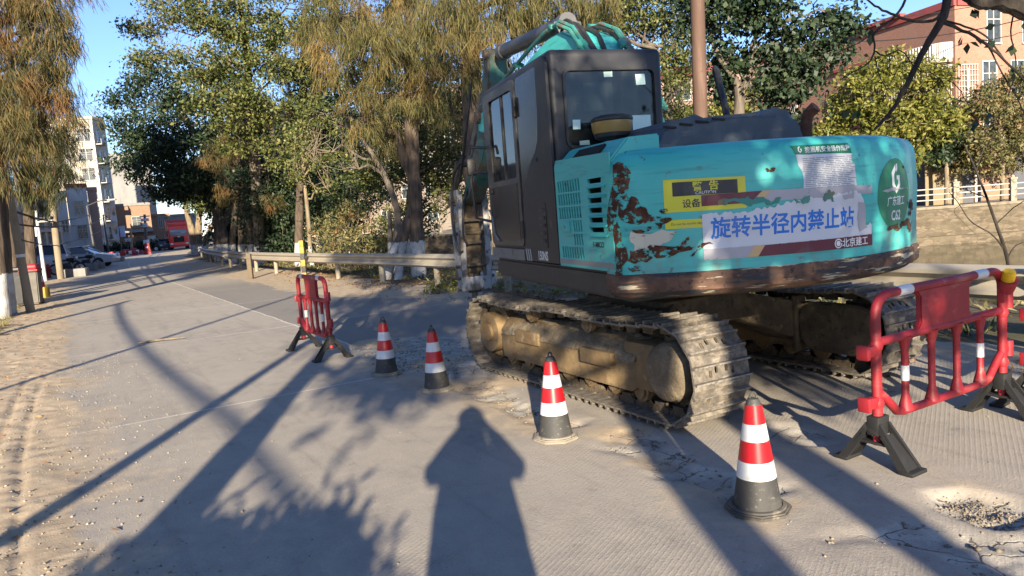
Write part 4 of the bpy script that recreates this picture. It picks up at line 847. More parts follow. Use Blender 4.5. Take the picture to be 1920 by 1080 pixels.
l_green = leaf_mat('glossy_green_leaves', [(.028, .045, .013), (.065, .085, .022), (.115, .13, .035), (.20, .19, .06)], .3, .5)
l_dark = leaf_mat('dark_green_leaves', [(.013, .028, .015), (.022, .042, .021), (.036, .060, .028), (.06, .085, .038)], .25, .5)  # own dark green, lowered further to carry under-canopy shade
l_yel = leaf_mat('yellow_green_leaves', [(.055, .08, .016), (.13, .145, .026), (.22, .215, .045), (.31, .28, .08)], .4, .5)
l_bush = leaf_mat('shrub_leaves', [(.06, .072, .024), (.11, .115, .04), (.18, .16, .065), (.27, .22, .11)], .3, .55, (1.3, .58, .7, (.27, .13, .06), (.15, .075, .035)))
l_lit = leaf_mat('fallen_dry_leaves', [(.22, .10, .035), (.14, .075, .03), (.30, .17, .07), (.10, .06, .03)], .15, .8)
l_grass = leaf_mat('verge_grass_blades', [(.10, .12, .03), (.20, .17, .06), (.30, .22, .09), (.13, .16, .045)], .3, .7)
def bark_mat(name, a, b, white=0.0):
    t = NT(name); n1 = t.noise((9, 9, 1.6), 6, .65); n2 = t.noise(4, 4)
    c = t.mix(t.ramp(n1, .35, .65), a, b); c = t.mix(t.ramp(n1, .40, .28), c, tuple(x * .4 for x in a))
    if white:
        z = t.math('ADD', t.sep()[2], t.math('MULTIPLY', t.math('SUBTRACT', n1, .5), .25)); f = t.ramp(z, white + .02, white - .02)
        f = t.math('MULTIPLY', f, t.ramp(n1, .25, .38)); wc = t.mix(t.ramp(n2, .4, .7), (.40, .40, .39), (.25, .235, .21)); c = t.mix(f, c, wc)
    t.bsdf(c, .9, 0, (n1, .9, .03), .2); return t.m
k_bark = bark_mat('limewashed_cypress_bark', (.05, .038, .029), (.105, .08, .06), 1.05)
k_bark2 = bark_mat('limewashed_grey_bark', (.085, .07, .056), (.16, .135, .105), 1.0)
k_twig = bark_mat('dark_twig_bark', (.020, .017, .015), (.05, .042, .035)); k_pale = bark_mat('pale_bare_bark', (.13, .105, .07), (.22, .18, .125)); k_tan = bark_mat('pale_tan_bark', (.13, .10, .065), (.22, .175, .12), .9)
def leaf_np(P, A, L, W, rs, curl=.12, N=None):
    n = len(P); N = rs.randn(n, 3) + np.array([0, 0, .5]) if N is None else N; S = np.cross(A, N); S /= np.linalg.norm(S, axis=1)[:, None] + 1e-9; Q = np.cross(S, A)
    L = L[:, None]; W = W[:, None]; mid = P + A * L * .45
    V = np.stack([P, mid + S * W * .5 + Q * L * curl, P + A * L, mid - S * W * .5 + Q * L * curl], 1)
    return V.reshape(-1, 3)
def crown_np(blobs, kind, dens, rs):
    """clumps of leaves spread through each blob, mostly towards its outside"""
    out = []; cl = []
    for (c, r) in blobs:
        r = np.array(r if hasattr(r, '__len__') else (r, r, r * .85)); k = max(5, int(dens['k'] * (r[0] * r[1] + r[1] * r[2] + r[0] * r[2]) / 3))
        d = rs.randn(k, 3); d /= np.linalg.norm(d, axis=1)[:, None]; q = np.array(c) + d * (r * (.30 + .72 * rs.rand(k, 1) ** .6)); cl.append(q)
    Q = np.concatenate(cl); m = dens['m']; cr = dens['r']
    sz = (.55 + .9 * rs.rand(len(Q)))
    mm = np.maximum(3, (m * sz).astype(int)); idx = np.repeat(np.arange(len(Q)), mm); n = len(idx)
    if kind == 'leaf':
        off = rs.randn(n, 3) * np.array([1, 1, .62]) * cr * sz[idx][:, None] * .50; P = Q[idx] + off
        A = rs.randn(n, 3) * .8 + off / cr * .6 + np.array([0, 0, -.25]); A /= np.linalg.norm(A, axis=1)[:, None]
        on_ = off / (np.linalg.norm(off, axis=1)[:, None] + 1e-6); V = leaf_np(P, A, dens['l'] * (.45 + 1.0 * rs.rand(n)), dens['w'] * (.45 + 1.0 * rs.rand(n)), rs, .12, on_ * .8 + np.array([0, 0, .45]) + rs.randn(n, 3) * .55)
    else:                                       # drooping feathery sprays: an arching twig with strands hanging from it
        an = rs.rand(len(Q)) * 6.283; dirv = np.stack([np.cos(an), np.sin(an), -.15 + .3 * rs.rand(len(Q))], 1); ln = cr * (1.0 + 1.4 * rs.rand(len(Q)))
        t = rs.rand(n); P = Q[idx] + dirv[idx] * (ln[idx] * (t - .3))[:, None]; P[:, 2] -= .42 * ln[idx] * t * t; P += rs.randn(n, 3) * np.array([.05, .05, .05])
        A = rs.randn(n, 3) * .24 + dirv[idx] * .35 + np.array([0, 0, -1.0]); A /= np.linalg.norm(A, axis=1)[:, None]
        P = P + np.array([0, 0, -1.0]) * (rs.rand(n) ** 2 * cr * .8)[:, None]
        V = leaf_np(P, A, dens['l'] * (.45 + 1.0 * rs.rand(n)), dens['w'] * (.6 + .7 * rs.rand(n)), rs, .03)
    return V, Q
def limb(p0, p1, r0, r1, rs, n=7, wob=.12, sag=0.0):
    p0 = np.array(p0, float); p1 = np.array(p1, float); L = np.linalg.norm(p1 - p0); T = np.linspace(0, 1, n)
    P = p0[None] * (1 - T[:, None]) + p1[None] * T[:, None]; P[1:-1] += rs.randn(n - 2, 3) * L * wob * .35; P[:, 2] += sag * np.sin(T * math.pi) * L
    return [tuple(p) for p in P], list(r0 + (r1 - r0) * T)
D_BROAD = dict(k=20, m=70, r=.34, l=.105, w=.062); D_FINE = dict(k=24, m=60, r=.4, l=.10, w=.055); D_CYP = dict(k=36, m=96, r=.36, l=.30, w=.015)
def tree(name, label, base, trunks, blobs, kind, dens, lm, bm_, seed, group='trees along the river rail', cat='tree', twigs=9, lr=.055):
    rs = np.random.RandomState(seed); b = Vector(base); o = empty(name, b, 0, label, cat, group); mb = MB(); loc = lambda p: (p[0] - b.x, p[1] - b.y, p[2] - b.z)
    ax = []
    for tr in trunks:
        P = [loc(p[:3]) for p in tr]; rr = [p[3] for p in tr]; C = []; CR = []
        for i in range(len(P) - 1):
            p0, p1, p2, p3 = [Vector(P[max(0, min(len(P) - 1, j))]) for j in (i - 1, i, i + 1, i + 2)]
            for j in range(5):
                t = j / 5; C.append(.5 * (2 * p1 + (p2 - p0) * t + (2 * p0 - 5 * p1 + 4 * p2 - p3) * t * t + (3 * p1 - p0 - 3 * p2 + p3) * t ** 3)); CR.append((rr[i] * (1 - t) + rr[i + 1] * t) * (1 + .06 * rs.randn()))
        C.append(Vector(P[-1])); CR.append(rr[-1]); mb.tube(C, CR, 11); ax += list(zip(C, CR))
    lb = [(loc(c), r) for c, r in blobs]
    if lb:
        V, Q = crown_np(lb, kind, dens, rs)
        for (c, r) in lb:
            rm = r if not hasattr(r, '__len__') else max(r); best = min(ax, key=lambda a: (a[0] - Vector(c)).length + 2.2 * max(0, a[0].z - c[2] + .3))
            P, rr = limb(best[0], c, min(lr, best[1] * .6), .018, rs, 7, .16, .06); mb.tube(P, rr, 6, caps=False)
            near = Q[np.argsort(((Q - np.array(c)) ** 2).sum(1))][:60]
            for q in near[rs.permutation(len(near))[:twigs]]:
                s0 = P[rs.randint(3, 7)]; p2, r2 = limb(s0, q, .014, .005, rs, 5, .18); mb.tube(p2, r2, 4, caps=False)
        k = len(V) // 4; link('crown', np_mesh('crown', V, np.arange(k * 4).reshape(k, 4), lm), o)
    mb.build('trunk', bm_, o); return o
def B(px, py, Y, r, j=0.0): p = at(px, py, Y); return ((p.x, p.y, p.z), r)
def T(px, py, Y, r): p = at(px, py, Y); return (p.x, p.y, p.z, r)
def on_row(px, n):                             # depth at which photo column px meets the line n metres from the road edge
    q = ray(px, 440); k = q.x / q.y; s = n * (.8607 - .5090 * k) / (.8607 * k + .5090); return road(s, n).y if s < 45 else (s * U2[1] + n * N2[1])
def foot(px, Y): p = at(px, 470, Y); return (p.x, p.y, -.05)
# ------------------------------------------------------------------ trees behind the guardrail
Y1 = on_row(784, 8.0)
f1 = foot(784, Y1)
tree('cypress_tree', 'tallest feathery olive and orange cypress with flared limewashed foot, left of the breaker', f1,
     [[(f1[0], f1[1], -.1, .24), T(784, 500, Y1, .21), T(781, 410, Y1, .185), T(774, 300, Y1, .18), T(769, 180, Y1, .17), T(770, 60, Y1, .15), T(760, -80, Y1, .12), T(765, -260, Y1, .08)],
      [T(722, 545, Y1 + .1, .15), T(733, 490, Y1, .12), T(752, 440, Y1, .10), T(772, 385, Y1, .08)], [T(745, 545, Y1 - .2, .12), T(752, 480, Y1 - .1, .10), T(768, 410, Y1, .10)], [T(712, 548, Y1 + .4, .10), T(730, 480, Y1 + .2, .08), T(760, 430, Y1 + .1, .07)],
      [T(772, 330, Y1, .13), T(755, 290, Y1, .12), T(742, 240, Y1, .09), T(700, 180, Y1 - .4, .06)]],
     [B(640, 30, Y1 - .5, 1.0), B(700, 90, Y1 - 1, 1.0), B(650, 130, Y1 - .6, .7), B(760, 60, Y1 - 1.1, 1.0), B(830, 70, Y1 - .6, .9), B(720, 175, Y1 - .6, .62), B(800, 150, Y1 - .9, .65), B(690, -30, Y1, 1.1), B(800, -40, Y1, 1.2), B(680, 225, Y1 - .3, .45), B(740, 250, Y1 + .5, .5), B(600, 60, Y1, .6), B(870, 140, Y1, .5), B(760, -160, Y1, 1.2)], 'cyp', D_CYP, l_cyp2, k_bark, 11)
Y2 = 16.4; f2 = foot(905, Y2)
tree('cypress_tree', 'thick trunked cypress rising behind the breaker and the arm', f2,
     [[(f2[0], f2[1], -.1, .30), T(897, 420, Y2, .25), T(890, 300, Y2, .235), T(884, 150, Y2, .22), T(880, 30, Y2, .2), T(878, -120, Y2, .17), T(878, -260, Y2, .1)]],
     [B(930, 20, Y2 - .6, .9), B(880, 60, Y2 - 1.0, .55), B(985, -20, Y2 - .5, .9), B(850, -20, Y2 - .4, .9), B(935, 110, Y2 + .7, .5), B(1050, -10, Y2 + .4, .9), B(1110, 0, Y2 + .8, .8), B(900, -140, Y2, 1.3), B(845, 215, Y2 + .6, .38), B(860, 120, Y2 - .6, .4)], 'cyp', D_CYP, l_cyp2, k_bark, 12)
Y3 = on_row(741, 8.3); f3 = foot(741, Y3)
tree('slender_tree', 'slender bare stemmed tree bending left beside the flared cypress foot', f3,
     [[(f3[0], f3[1], -.1, .13), T(742, 470, Y3, .11), T(745, 400, Y3, .10), T(728, 345, Y3, .09), T(705, 300, Y3, .07), T(670, 250, Y3, .05)], [T(733, 520, Y3, .08), T(731, 455, Y3, .07), T(731, 395, Y3, .06)]],
     [B(650, 240, Y3, .7), B(600, 215, Y3 + .5, .8), B(690, 200, Y3 + .8, .7), B(640, 310, Y3 + .4, .55), B(575, 290, Y3 + .5, .6), B(720, 290, Y3 + 1, .5)], 'leaf', D_BROAD, l_green, k_bark2, 13)
Y4 = on_row(562, 8.2); f4 = foot(560, Y4)
tree('cypress_tree', 'straight brown cypress trunk just left of the yellow and black post', f4, [[(f4[0], f4[1], -.1, .22), T(560, 470, Y4, .18), T(562, 380, Y4, .165), T(566, 280, Y4, .15), T(568, 150, Y4, .12), T(570, 20, Y4, .1)]],
     [B(560, 180, Y4 + .6, .8), B(600, 120, Y4, .9), B(530, 120, Y4, .8), B(580, 60, Y4, .9)], 'cyp', D_CYP, l_cyp2, k_bark, 14)
Y5 = Y4 - 2.2; f5 = foot(583, Y5)
tree('young_tree', 'thin pale stemmed young tree right behind the yellow and black post', f5, [[(f5[0], f5[1], -.1, .10), T(582, 470, Y5, .085), T(577, 400, Y5, .075), T(570, 330, Y5, .06), T(566, 250, Y5, .04)]],
     [B(560, 330, Y5 - .3, .5), B(600, 300, Y5 - .2, .6), B(545, 260, Y5, .6), B(615, 355, Y5, .45), B(590, 240, Y5, .6)], 'leaf', D_BROAD, l_green, k_tan, 15)
Y6 = on_row(487, 7.6) - 3; f6 = foot(487, Y6 + 3)
tree('broadleaf_tree', 'tall sunlit broadleaf tree with light green crown over the middle of the rail', f6, [[(f6[0], f6[1], -.1, .32), T(486, 440, Y6 + 3, .28), T(480, 330, Y6 + 2, .24), T(470, 200, Y6 + 1, .2), T(460, 80, Y6, .13), T(440, -60, Y6, .07)]],
     [B(330, 10, Y6, 1.2), B(395, 40, Y6 - .8, 1.5), B(470, 20, Y6 - 1, 1.5), B(545, 40, Y6 - 1, 1.4), B(430, 110, Y6 - 1.6, 1.4), B(510, 110, Y6 - 1.6, 1.4), B(580, 130, Y6 - 1, 1.2), B(360, 130, Y6 - 1, 1.0), B(400, 190, Y6 - 1.6, 1.2), B(480, 190, Y6 - 2, 1.3), B(550, 210, Y6 - 1.6, 1.2), B(450, 260, Y6 - 1.4, 1.1), B(530, 290, Y6 - 1.6, 1.0), B(280, 60, Y6, .55), B(300, 105, Y6, .6), B(245, 52, Y6 - .2, .32), B(265, 112, Y6, .35), B(310, -40, Y6, 1.1), B(600, 20, Y6 + 1, 1.3), B(420, -70, Y6, 1.7), B(540, -70, Y6, 1.7)], 'leaf', dict(k=15, m=84, r=.46, l=.145, w=.085), l_green, k_bark2, 16)
Y7 = on_row(414, 7.6); f7 = foot(414, Y7)
tree('broadleaf_tree', 'broad dark bluish green tree overhanging the road nearest the pale apartment tower', f7, [[(f7[0], f7[1], -.1, .42), T(414, 440, Y7, .36), T(405, 370, Y7, .32), T(385, 290, Y7, .24), T(340, 210, Y7, .13)], [T(414, 430, Y7, .25), T(440, 370, Y7, .2), T(450, 290, Y7, .14)], [T(405, 370, Y7, .2), T(360, 350, Y7 - .5, .15), T(300, 320, Y7 - 1, .1)]],
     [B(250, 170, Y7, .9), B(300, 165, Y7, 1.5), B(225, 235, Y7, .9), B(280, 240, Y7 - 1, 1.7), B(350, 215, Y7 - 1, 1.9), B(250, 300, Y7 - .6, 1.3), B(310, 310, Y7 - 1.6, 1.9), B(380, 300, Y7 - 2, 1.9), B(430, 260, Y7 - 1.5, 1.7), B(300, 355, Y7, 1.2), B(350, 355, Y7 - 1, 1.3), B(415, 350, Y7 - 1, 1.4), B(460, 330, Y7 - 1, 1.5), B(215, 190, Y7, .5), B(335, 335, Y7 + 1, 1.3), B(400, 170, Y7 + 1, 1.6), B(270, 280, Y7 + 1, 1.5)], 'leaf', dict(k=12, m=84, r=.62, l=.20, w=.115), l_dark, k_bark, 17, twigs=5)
Y8 = on_row(470, 7.3)
for i, (px, dy, lb) in enumerate(((470, 0, 'right hand trunk of the three shaded cypresses left of the rail post'), (453, 2.2, 'middle trunk of the three shaded cypresses left of the rail post'), (437, 3.6, 'left hand leaning trunk of the three shaded cypresses left of the rail post'))):
    Y = Y8 + dy; f = foot(px, Y)
    tree('cypress_tree', lb, f, [[(f[0], f[1], -.1, .19), T(px - 1, 450, Y, .155), T(px - 4 + 5 * i, 360, Y, .14), T(px - 8 + 4 * i, 250, Y, .11), T(px - 10, 150, Y, .07)]],
         [B(px + 30 - 25 * i, 370 - 10 * i, Y - 1.2, .6), B(px - 30, 250 + 20 * i, Y - 2.5, .8), B(px + 10, 200, Y - 1, .9)], 'cyp', D_CYP, l_cyp, k_bark, 20 + i)
Y9 = 62.0; f9 = foot(372, Y9)
tree('multi_stem_tree', 'pale multi stemmed tree with white foot at the far end of the guardrail', f9, [[T(368, 482, Y9, .40), T(362, 440, Y9, .30), T(352, 405, Y9, .2), T(345, 370, Y9, .12)], [T(372, 482, Y9, .4), T(372, 435, Y9, .28), T(374, 400, Y9, .2), T(380, 360, Y9, .12)], [T(380, 480, Y9, .35), T(390, 440, Y9, .22), T(405, 410, Y9, .15)]],
     [B(345, 335, Y9, 1.8), B(375, 340, Y9 - 1, 2.2), B(405, 360, Y9 - 1, 2.0), B(385, 375, Y9 - 1, 1.4), B(425, 385, Y9, 1.6), B(360, 360, Y9, 1.2)], 'leaf', dict(k=9, m=40, r=.8, l=.30, w=.17), l_green, k_tan, 24, twigs=3)
for i, (Y, pts, lb) in enumerate(((46, [(450, 420, 1.4), (480, 400, 2), (445, 390, 1.6), (510, 440, 1.8), (470, 350, 2.2), (440, 440, 1.2)], 'dark evergreen in shade behind the three shaded cypresses'),
                                 (35, [(520, 370, 1.6), (560, 400, 1.3), (500, 420, 1.1), (530, 440, 1.1), (600, 370, 1.3), (640, 400, 1.1), (490, 340, 1.4), (560, 330, 1.3)], 'dark bushy tree filling the gap behind the straight brown cypress'),
                                 (31, [(680, 360, 1.2), (650, 330, 1.0), (700, 320, 1.0), (660, 400, .9), (640, 420, .8), (620, 380, .9)], 'dark low tree spreading behind the sunlit shrubs'),
                                 (25, [(830, 250, .8), (860, 300, .8), (815, 330, .7), (850, 360, .7), (840, 200, .8), (800, 260, .6), (880, 370, .6), (820, 380, .5), (770, 330, .8), (745, 400, .8), (720, 330, .8), (700, 260, .9), (760, 230, .9), (790, 420, .6), (715, 440, .6), (880, 300, .7), (800, 190, .8)], 'half bare broadleaf tree seen between the two biggest cypress trunks'),
                                 (22, [(1150, 60, 1.0), (1215, 40, 1.1), (1265, 110, .9), (1240, 190, .9), (1290, 30, .9), (1280, 200, .7), (1180, 0, 1.1), (1250, -40, 1.2), (1290, 150, .6), (1120, 30, .9), (1060, 60, .8), (1255, 240, .7), (1285, 100, .8), (1010, 60, .8), (960, 40, .8)], 'dense broadleaf tree directly behind the cab roof'),
                                 (32, [(640, 180, 1.3), (720, 150, 1.3), (800, 130, 1.3), (840, 210, 1.1), (680, 250, 1.2), (740, 220, 1.2), (780, 290, 1.1), (620, 250, 1.1), (860, 300, 1.0), (840, 60, 1.3), (700, 60, 1.4), (660, 320, 1.0), (590, 180, 1.2)], 'tall leafy tree filling the gaps behind the tallest cypress'), (52, [(540, 250, 2), (600, 300, 2), (480, 280, 2.2), (640, 250, 1.8), (560, 350, 2), (620, 400, 1.5), (500, 400, 2), (680, 330, 1.6)], 'dim tree far behind the rail, across from the straight cypress'))):
    c = pts[len(pts) // 2]; f = foot(c[0], Y); k = dict(k=24 if i in (3, 4) else 18, m=84, r=.017 * Y, l=.0046 * Y, w=.0028 * Y)
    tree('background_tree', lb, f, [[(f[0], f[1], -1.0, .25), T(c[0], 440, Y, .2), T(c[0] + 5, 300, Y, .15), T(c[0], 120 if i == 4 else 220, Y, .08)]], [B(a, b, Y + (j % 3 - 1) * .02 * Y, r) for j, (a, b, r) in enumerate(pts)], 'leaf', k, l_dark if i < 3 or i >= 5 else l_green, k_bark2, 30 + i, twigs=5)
Y10 = 14.5; f10 = (at(1375, 300, Y10).x, at(1375, 300, Y10).y, -1.2)
tree('broadleaf_tree', 'leafy tree with forked pale stem behind the engine hood and handrail', f10, [[(f10[0], f10[1], -1.3, .14), T(1385, 260, Y10, .11), T(1386, 185, Y10, .09), T(1378, 150, Y10, .07), T(1350, 110, Y10, .05), T(1330, 60, Y10, .04)], [T(1386, 185, Y10, .07), T(1405, 140, Y10, .055), T(1412, 80, Y10, .045), T(1450, 20, Y10, .03)]],
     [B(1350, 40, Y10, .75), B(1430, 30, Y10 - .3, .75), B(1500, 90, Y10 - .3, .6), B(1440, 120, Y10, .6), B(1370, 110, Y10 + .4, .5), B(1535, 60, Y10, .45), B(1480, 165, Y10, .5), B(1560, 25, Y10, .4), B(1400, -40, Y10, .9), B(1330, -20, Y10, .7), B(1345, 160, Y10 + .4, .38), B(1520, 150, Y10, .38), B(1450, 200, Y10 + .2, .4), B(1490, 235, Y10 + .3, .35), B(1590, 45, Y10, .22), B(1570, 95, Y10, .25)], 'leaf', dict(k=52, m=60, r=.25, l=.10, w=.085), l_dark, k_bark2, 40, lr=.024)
# far bank trees
YB = 43.4
for i, (pts, lm, lb, tx) in enumerate((([(1620, 165, 1.3), (1680, 130, 1.2), (1725, 185, 1.3), (1650, 225, 1.4), (1595, 230, 1.2), (1705, 245, 1.4), (1760, 225, 1.1), (1745, 150, .9), (1570, 205, .8), (1620, 285, 1.2), (1700, 290, 1.2), (1540, 255, .9)], l_yel, 'bright yellow green tree in front of the red brick house', 1670),
                                       ([(1850, 190, 1.1), (1905, 165, 1.1), (1880, 240, 1.2), (1830, 265, 1.0), (1910, 285, 1.1), (1800, 300, .8), (1870, 300, .8), (1940, 220, 1.3), (1825, 205, .7)], l_bush, 'loose olive tree by the balcony corner, right of the yellow tree', 1880),
                                       ([(1775, 250, .9), (1765, 200, .7), (1790, 290, .8), (1750, 290, .9)], l_dark, 'dark green bush tree between the yellow tree and the olive tree', 1775),
                                       ([(1360, 210, 1.2), (1410, 190, 1.2), (1330, 250, 1.0), (1450, 240, 1.1), (1300, 220, .9), (1500, 260, 1.1)], l_yel, 'yellow green tree low behind the engine hood', 1390))):
    YQ = YB + .5 * i if i < 3 else 51.0; f = (at(tx, 390, YQ).x, YQ, 0)
    tree('riverside_tree', lb, f, [[(f[0], f[1], -.1, .16), T(tx, 330, YQ, .13), T(tx - 5, 230, YQ, .07)]], [B(a, b, YQ + (j % 3 - 1) * .7, r * 1.2) for j, (a, b, r) in enumerate(pts)], 'leaf', dict(k=15, m=60, r=.5, l=.27, w=.14) if i != 1 else dict(k=20, m=70, r=.5, l=.2, w=.11), lm, k_pale, 50 + i, group='trees on the far bank')
# ------------------------------------------------------------------ trees on the left verge
YL = 18.8; fL = foot(17, YL); fL = (fL[0], fL[1], -.02)
tree('cypress_tree', 'big rust tinged cypress at the left edge with long limewashed trunk', gnd(17, 590), [[T(17, 592, 17.9, .18), T(14, 540, 17.9, .15), T(5, 420, 17.9, .14), T(-4, 320, 17.9, .13), T(-12, 180, 17.9, .11), T(-20, 0, 17.9, .1)]],
     [B(20, 30, 17.6, .85), B(85, 45, 17.6, .6), B(50, 110, 17.3, .7), B(105, 110, 17.6, .42), B(15, 160, 17.2, .7), B(85, 175, 17.4, .55), B(45, 230, 17.2, .7), B(10, 290, 17.4, .6), B(120, 50, 17.8, .35), B(-50, 90, 17.8, 1.0), B(-50, 230, 17.8, .9), B(60, -40, 17.8, 1.0), B(-30, -60, 17.8, 1.2), B(120, 175, 17.8, .28), B(70, 80, 17.5, .6), B(30, 210, 17.3, .6), B(70, 10, 17.8, .6), B(100, 20, 17.8, .4)], 'cyp', D_CYP, l_cyp, k_bark, 61, group='trees on the left verge')
Y = 22.5; f = gnd(62, 562)
tree('cypress_tree', 'slimmer dark green cypress behind the red lidded bin, white ring round its trunk', (f.x, f.y, 0), [[(f.x, f.y, -.1, .19), T(58, 480, f.y, .15), T(53, 390, f.y, .14), T(48, 280, f.y, .12), T(45, 120, f.y, .1)]],
     [B(90, 270, f.y, .75), B(60, 300, f.y, .75), B(110, 310, f.y - .4, .6), B(90, 215, f.y, .85), B(120, 240, f.y, .5), B(60, 330, f.y - .4, .55), B(105, 345, f.y, .42), B(40, 250, f.y, .8), B(90, 140, f.y, .9), B(20, 320, f.y, .6), B(75, 370, f.y, .35)], 'cyp', D_CYP, leaf_mat('shaded_cypress_needles', [(.035, .05, .02), (.06, .075, .028), (.09, .095, .035), (.14, .12, .045)], .3, .7), k_bark, 62, group='trees on the left verge')  # darker needle copy, shade put into its colour
f = gnd(3, 598)
tree('cypress_tree', 'white footed cypress trunk cut by the left edge of the photo', (f.x, f.y, 0), [[(f.x, f.y, -.1, .2), T(-4, 480, f.y, .17), T(-14, 330, f.y, .14), T(-20, 200, f.y, .1)]], [B(-40, 200, f.y, .7), B(-20, 60, f.y, .8)], 'cyp', D_CYP, l_cyp, k_bark, 63, group='trees on the left verge')
f = gnd(28, 572)
tree('cypress_tree', 'thin leaning trunk between the limewashed cypress and the leaning pole', (f.x, f.y, 0), [[(f.x, f.y, -.1, .13), T(24, 480, f.y, .12), T(14, 380, f.y, .11), T(5, 280, f.y, .09)]], [B(0, 250, f.y, .7), B(30, 180, f.y, .7)], 'cyp', D_CYP, l_cyp, k_bark, 64, group='trees on the left verge')
# verge trees behind the viewpoint: their shade lies over the road and the machine
def shade_tree(base, trunk, blobs, kind, dens, lm, seed, label):
    tree('verge_tree', label, base, trunk if isinstance(trunk[0], list) else [trunk], blobs, kind, dens, lm, k_bark, seed, group='verge trees shading the road', lr=.07)
shade_tree((2.45, -5.2, 0), [[(2.45, -5.2, -.1, .22), (2.35, -5.2, 1.5, .18), (2.2, -5.2, 3, .16), (2.1, -5.2, 4.6, .14), (2.0, -5.2, 6.4, .1)], [(1.49, -5.3, -.1, .19), (1.48, -5.3, 1.6, .15), (1.55, -5.3, 3.2, .14), (1.9, -5.3, 4.8, .12)]],
           [((-.3, -5.0, 4.7), .8), ((.7, -5.2, 5.0), .9), ((1.7, -5, 5.3), .9), ((2.5, -5.3, 4.5), .85), ((3.3, -5, 5.1), .9), ((3.0, -5.3, 3.75), .6), ((4.1, -5, 4.5), .8), ((2.2, -5, 6.4), 1.0), ((4.6, -4.8, 3.6), .6), ((1.4, -5, 4.2), .6), ((3.35, -5, 3.45), .5), ((.2, -5.6, 6.0), .8), ((-.35, -6.4, 3.9), .26), ((.1, -6.4, 4.15), .24), ((-.8, -6.5, 4.1), .24), ((-1.3, -6.2, 4.7), .3)], 'leaf', dict(k=30, m=70, r=.34, l=.15, w=.09), l_green, 70, 'tree behind the viewpoint whose crown shades the excavator')
shade_tree((-1.62, -1.6, 0), [(-1.55, -1.6, -.1, .23), (-1.58, -1.6, .8, .18), (-1.66, -1.6, 1.8, .15), (-1.72, -1.6, 2.9, .13), (-1.75, -1.6, 4.2, .12), (-1.6, -1.6, 6.5, .1), (-1.4, -1.7, 8.5, .06)],
           [((-.6, -2.2, 3.6), .4), ((-1.2, -1.8, 3.9), .5), ((-2.4, -1.8, 4.6), .6), ((-1.5, -1.6, 5.2), .9), ((-.2, -2.6, 3.3), .3), ((-2.2, -1.6, 6.6), 1.2), ((-.8, -1.8, 7.2), 1.2), ((.4, -2, 6.7), 1.0), ((-1.6, -1.6, 8.6), 1.3), ((-.2, -2, 8.8), 1.2), ((1.0, -2.2, 7.9), .9), ((-3.0, -1.8, 7.6), 1.0)], 'leaf', dict(k=24, m=60, r=.36, l=.16, w=.09), l_green, 71, 'tree behind the viewpoint whose leaning trunk shadow crosses the road')
for i, (x, y, h, lb) in enumerate(((-17.5, 13.5, 14, 'unseen tall tree added for shade left of the viewpoint, beside the lower plain block'), (-15.5, 18.0, 14, 'unseen tall tree added for shade left of the viewpoint, just outside the left edge'))):  # unseen trees added to shade the crowns across the road
    rs = np.random.RandomState(200 + i); bl = [((x + rs.uniform(-1.3, 1.3), y + rs.uniform(-1.3, 1.3), z), 1.15) for z in np.arange(5.2, h, .95) for _ in (0, 1)]
    tree('verge_tree', lb, (x, y, 0), [[(x, y, -.1, .26), (x, y, 4, .22), (x + .1, y, 9, .15), (x, y, h, .06)]], bl, 'leaf', dict(k=12, m=60, r=.42, l=.24, w=.14), l_green, k_bark, 200 + i, group='verge trees shading the road', twigs=4)
sh = empty('shrub', (-1.05, -1.4, 0), 0, 'shrub behind the viewpoint casting the ragged low shadow at bottom left', 'shrub')
rs = np.random.RandomState(9); V, Q = crown_np([((-.3, 0, .5), (.5, .45, .5)), ((.22, 0, .5), (.42, .42, .5)), ((.2, 0, 1.12), (.42, .4, .42)), ((-.3, .05, 1.12), (.5, .4, .42)), ((-.05, 0, .85), (.5, .4, .5))], 'leaf', dict(k=420, m=44, r=.16, l=.13, w=.05), rs)
link('leaves', np_mesh('leaves', V, np.arange(len(V)).reshape(-1, 4), l_green), sh)
MB().tube([(0, 0, 0), (.03, 0, .5), (.05, .02, 1.0)], [.03, .025, .01], 6).tube([(0, 0, .1), (-.15, .05, .5), (-.3, .1, .9)], [.02, .016, .008], 6).build('stems', k_twig, sh)
# ------------------------------------------------------------------ bare tree leaning in at upper right, dead sapling by the river
ov = empty('bare_tree', (8.7, 1.6, -.2), 0, 'dark near bare tree whose twigs hang over the upper right corner', 'tree'); tw = MB(); lo = lambda p: (p[0] - 8.7, p[1] - 1.6, p[2] + .2)
def br(pts, r0, r1, Yd):
    P = [Vector(lo(at(a, b, Yd + (c[0] if c else 0)))) for a, b, *c in pts]; C = []
    for i in range(len(P) - 1):
        p0, p1, p2, p3 = P[max(i - 1, 0)], P[i], P[i + 1], P[min(i + 2, len(P) - 1)]
        for j in range(5):
            t = j / 5; C.append(.5 * (2 * p1 + (p2 - p0) * t + (2 * p0 - 5 * p1 + 4 * p2 - p3) * t * t + (3 * p1 - p0 - 3 * p2 + p3) * t ** 3) + Vector((0, 0, random.uniform(-.006, .006))))
    C.append(P[-1]); n = len(C); tw.tube(C, [r0 + (r1 - r0) * i / (n - 1) for i in range(n)], 7); return C
tw.tube([(0, 0, -.2), (-.1, .1, 1.5), (-.5, .4, 2.9), (-1.4, 1.2, 3.7), Vector(lo(at(2080, 40, 4.9))), Vector(lo(at(1990, 25, 4.95)))], [.22, .18, .15, .11, .075, .07], 10)
br([(1990, 25), (1930, 20), (1880, 2), (1845, -2), (1815, -12)], .072, .055, 4.95); br([(1870, 0), (1850, 6), (1830, 6), (1815, -8)], .045, .03, 4.93)
br([(1930, 14), (1860, -30), (1790, -50), (1770, 30), (1735, 90), (1700, 160), (1670, 210), (1640, 243)], .04, .008, 4.95)
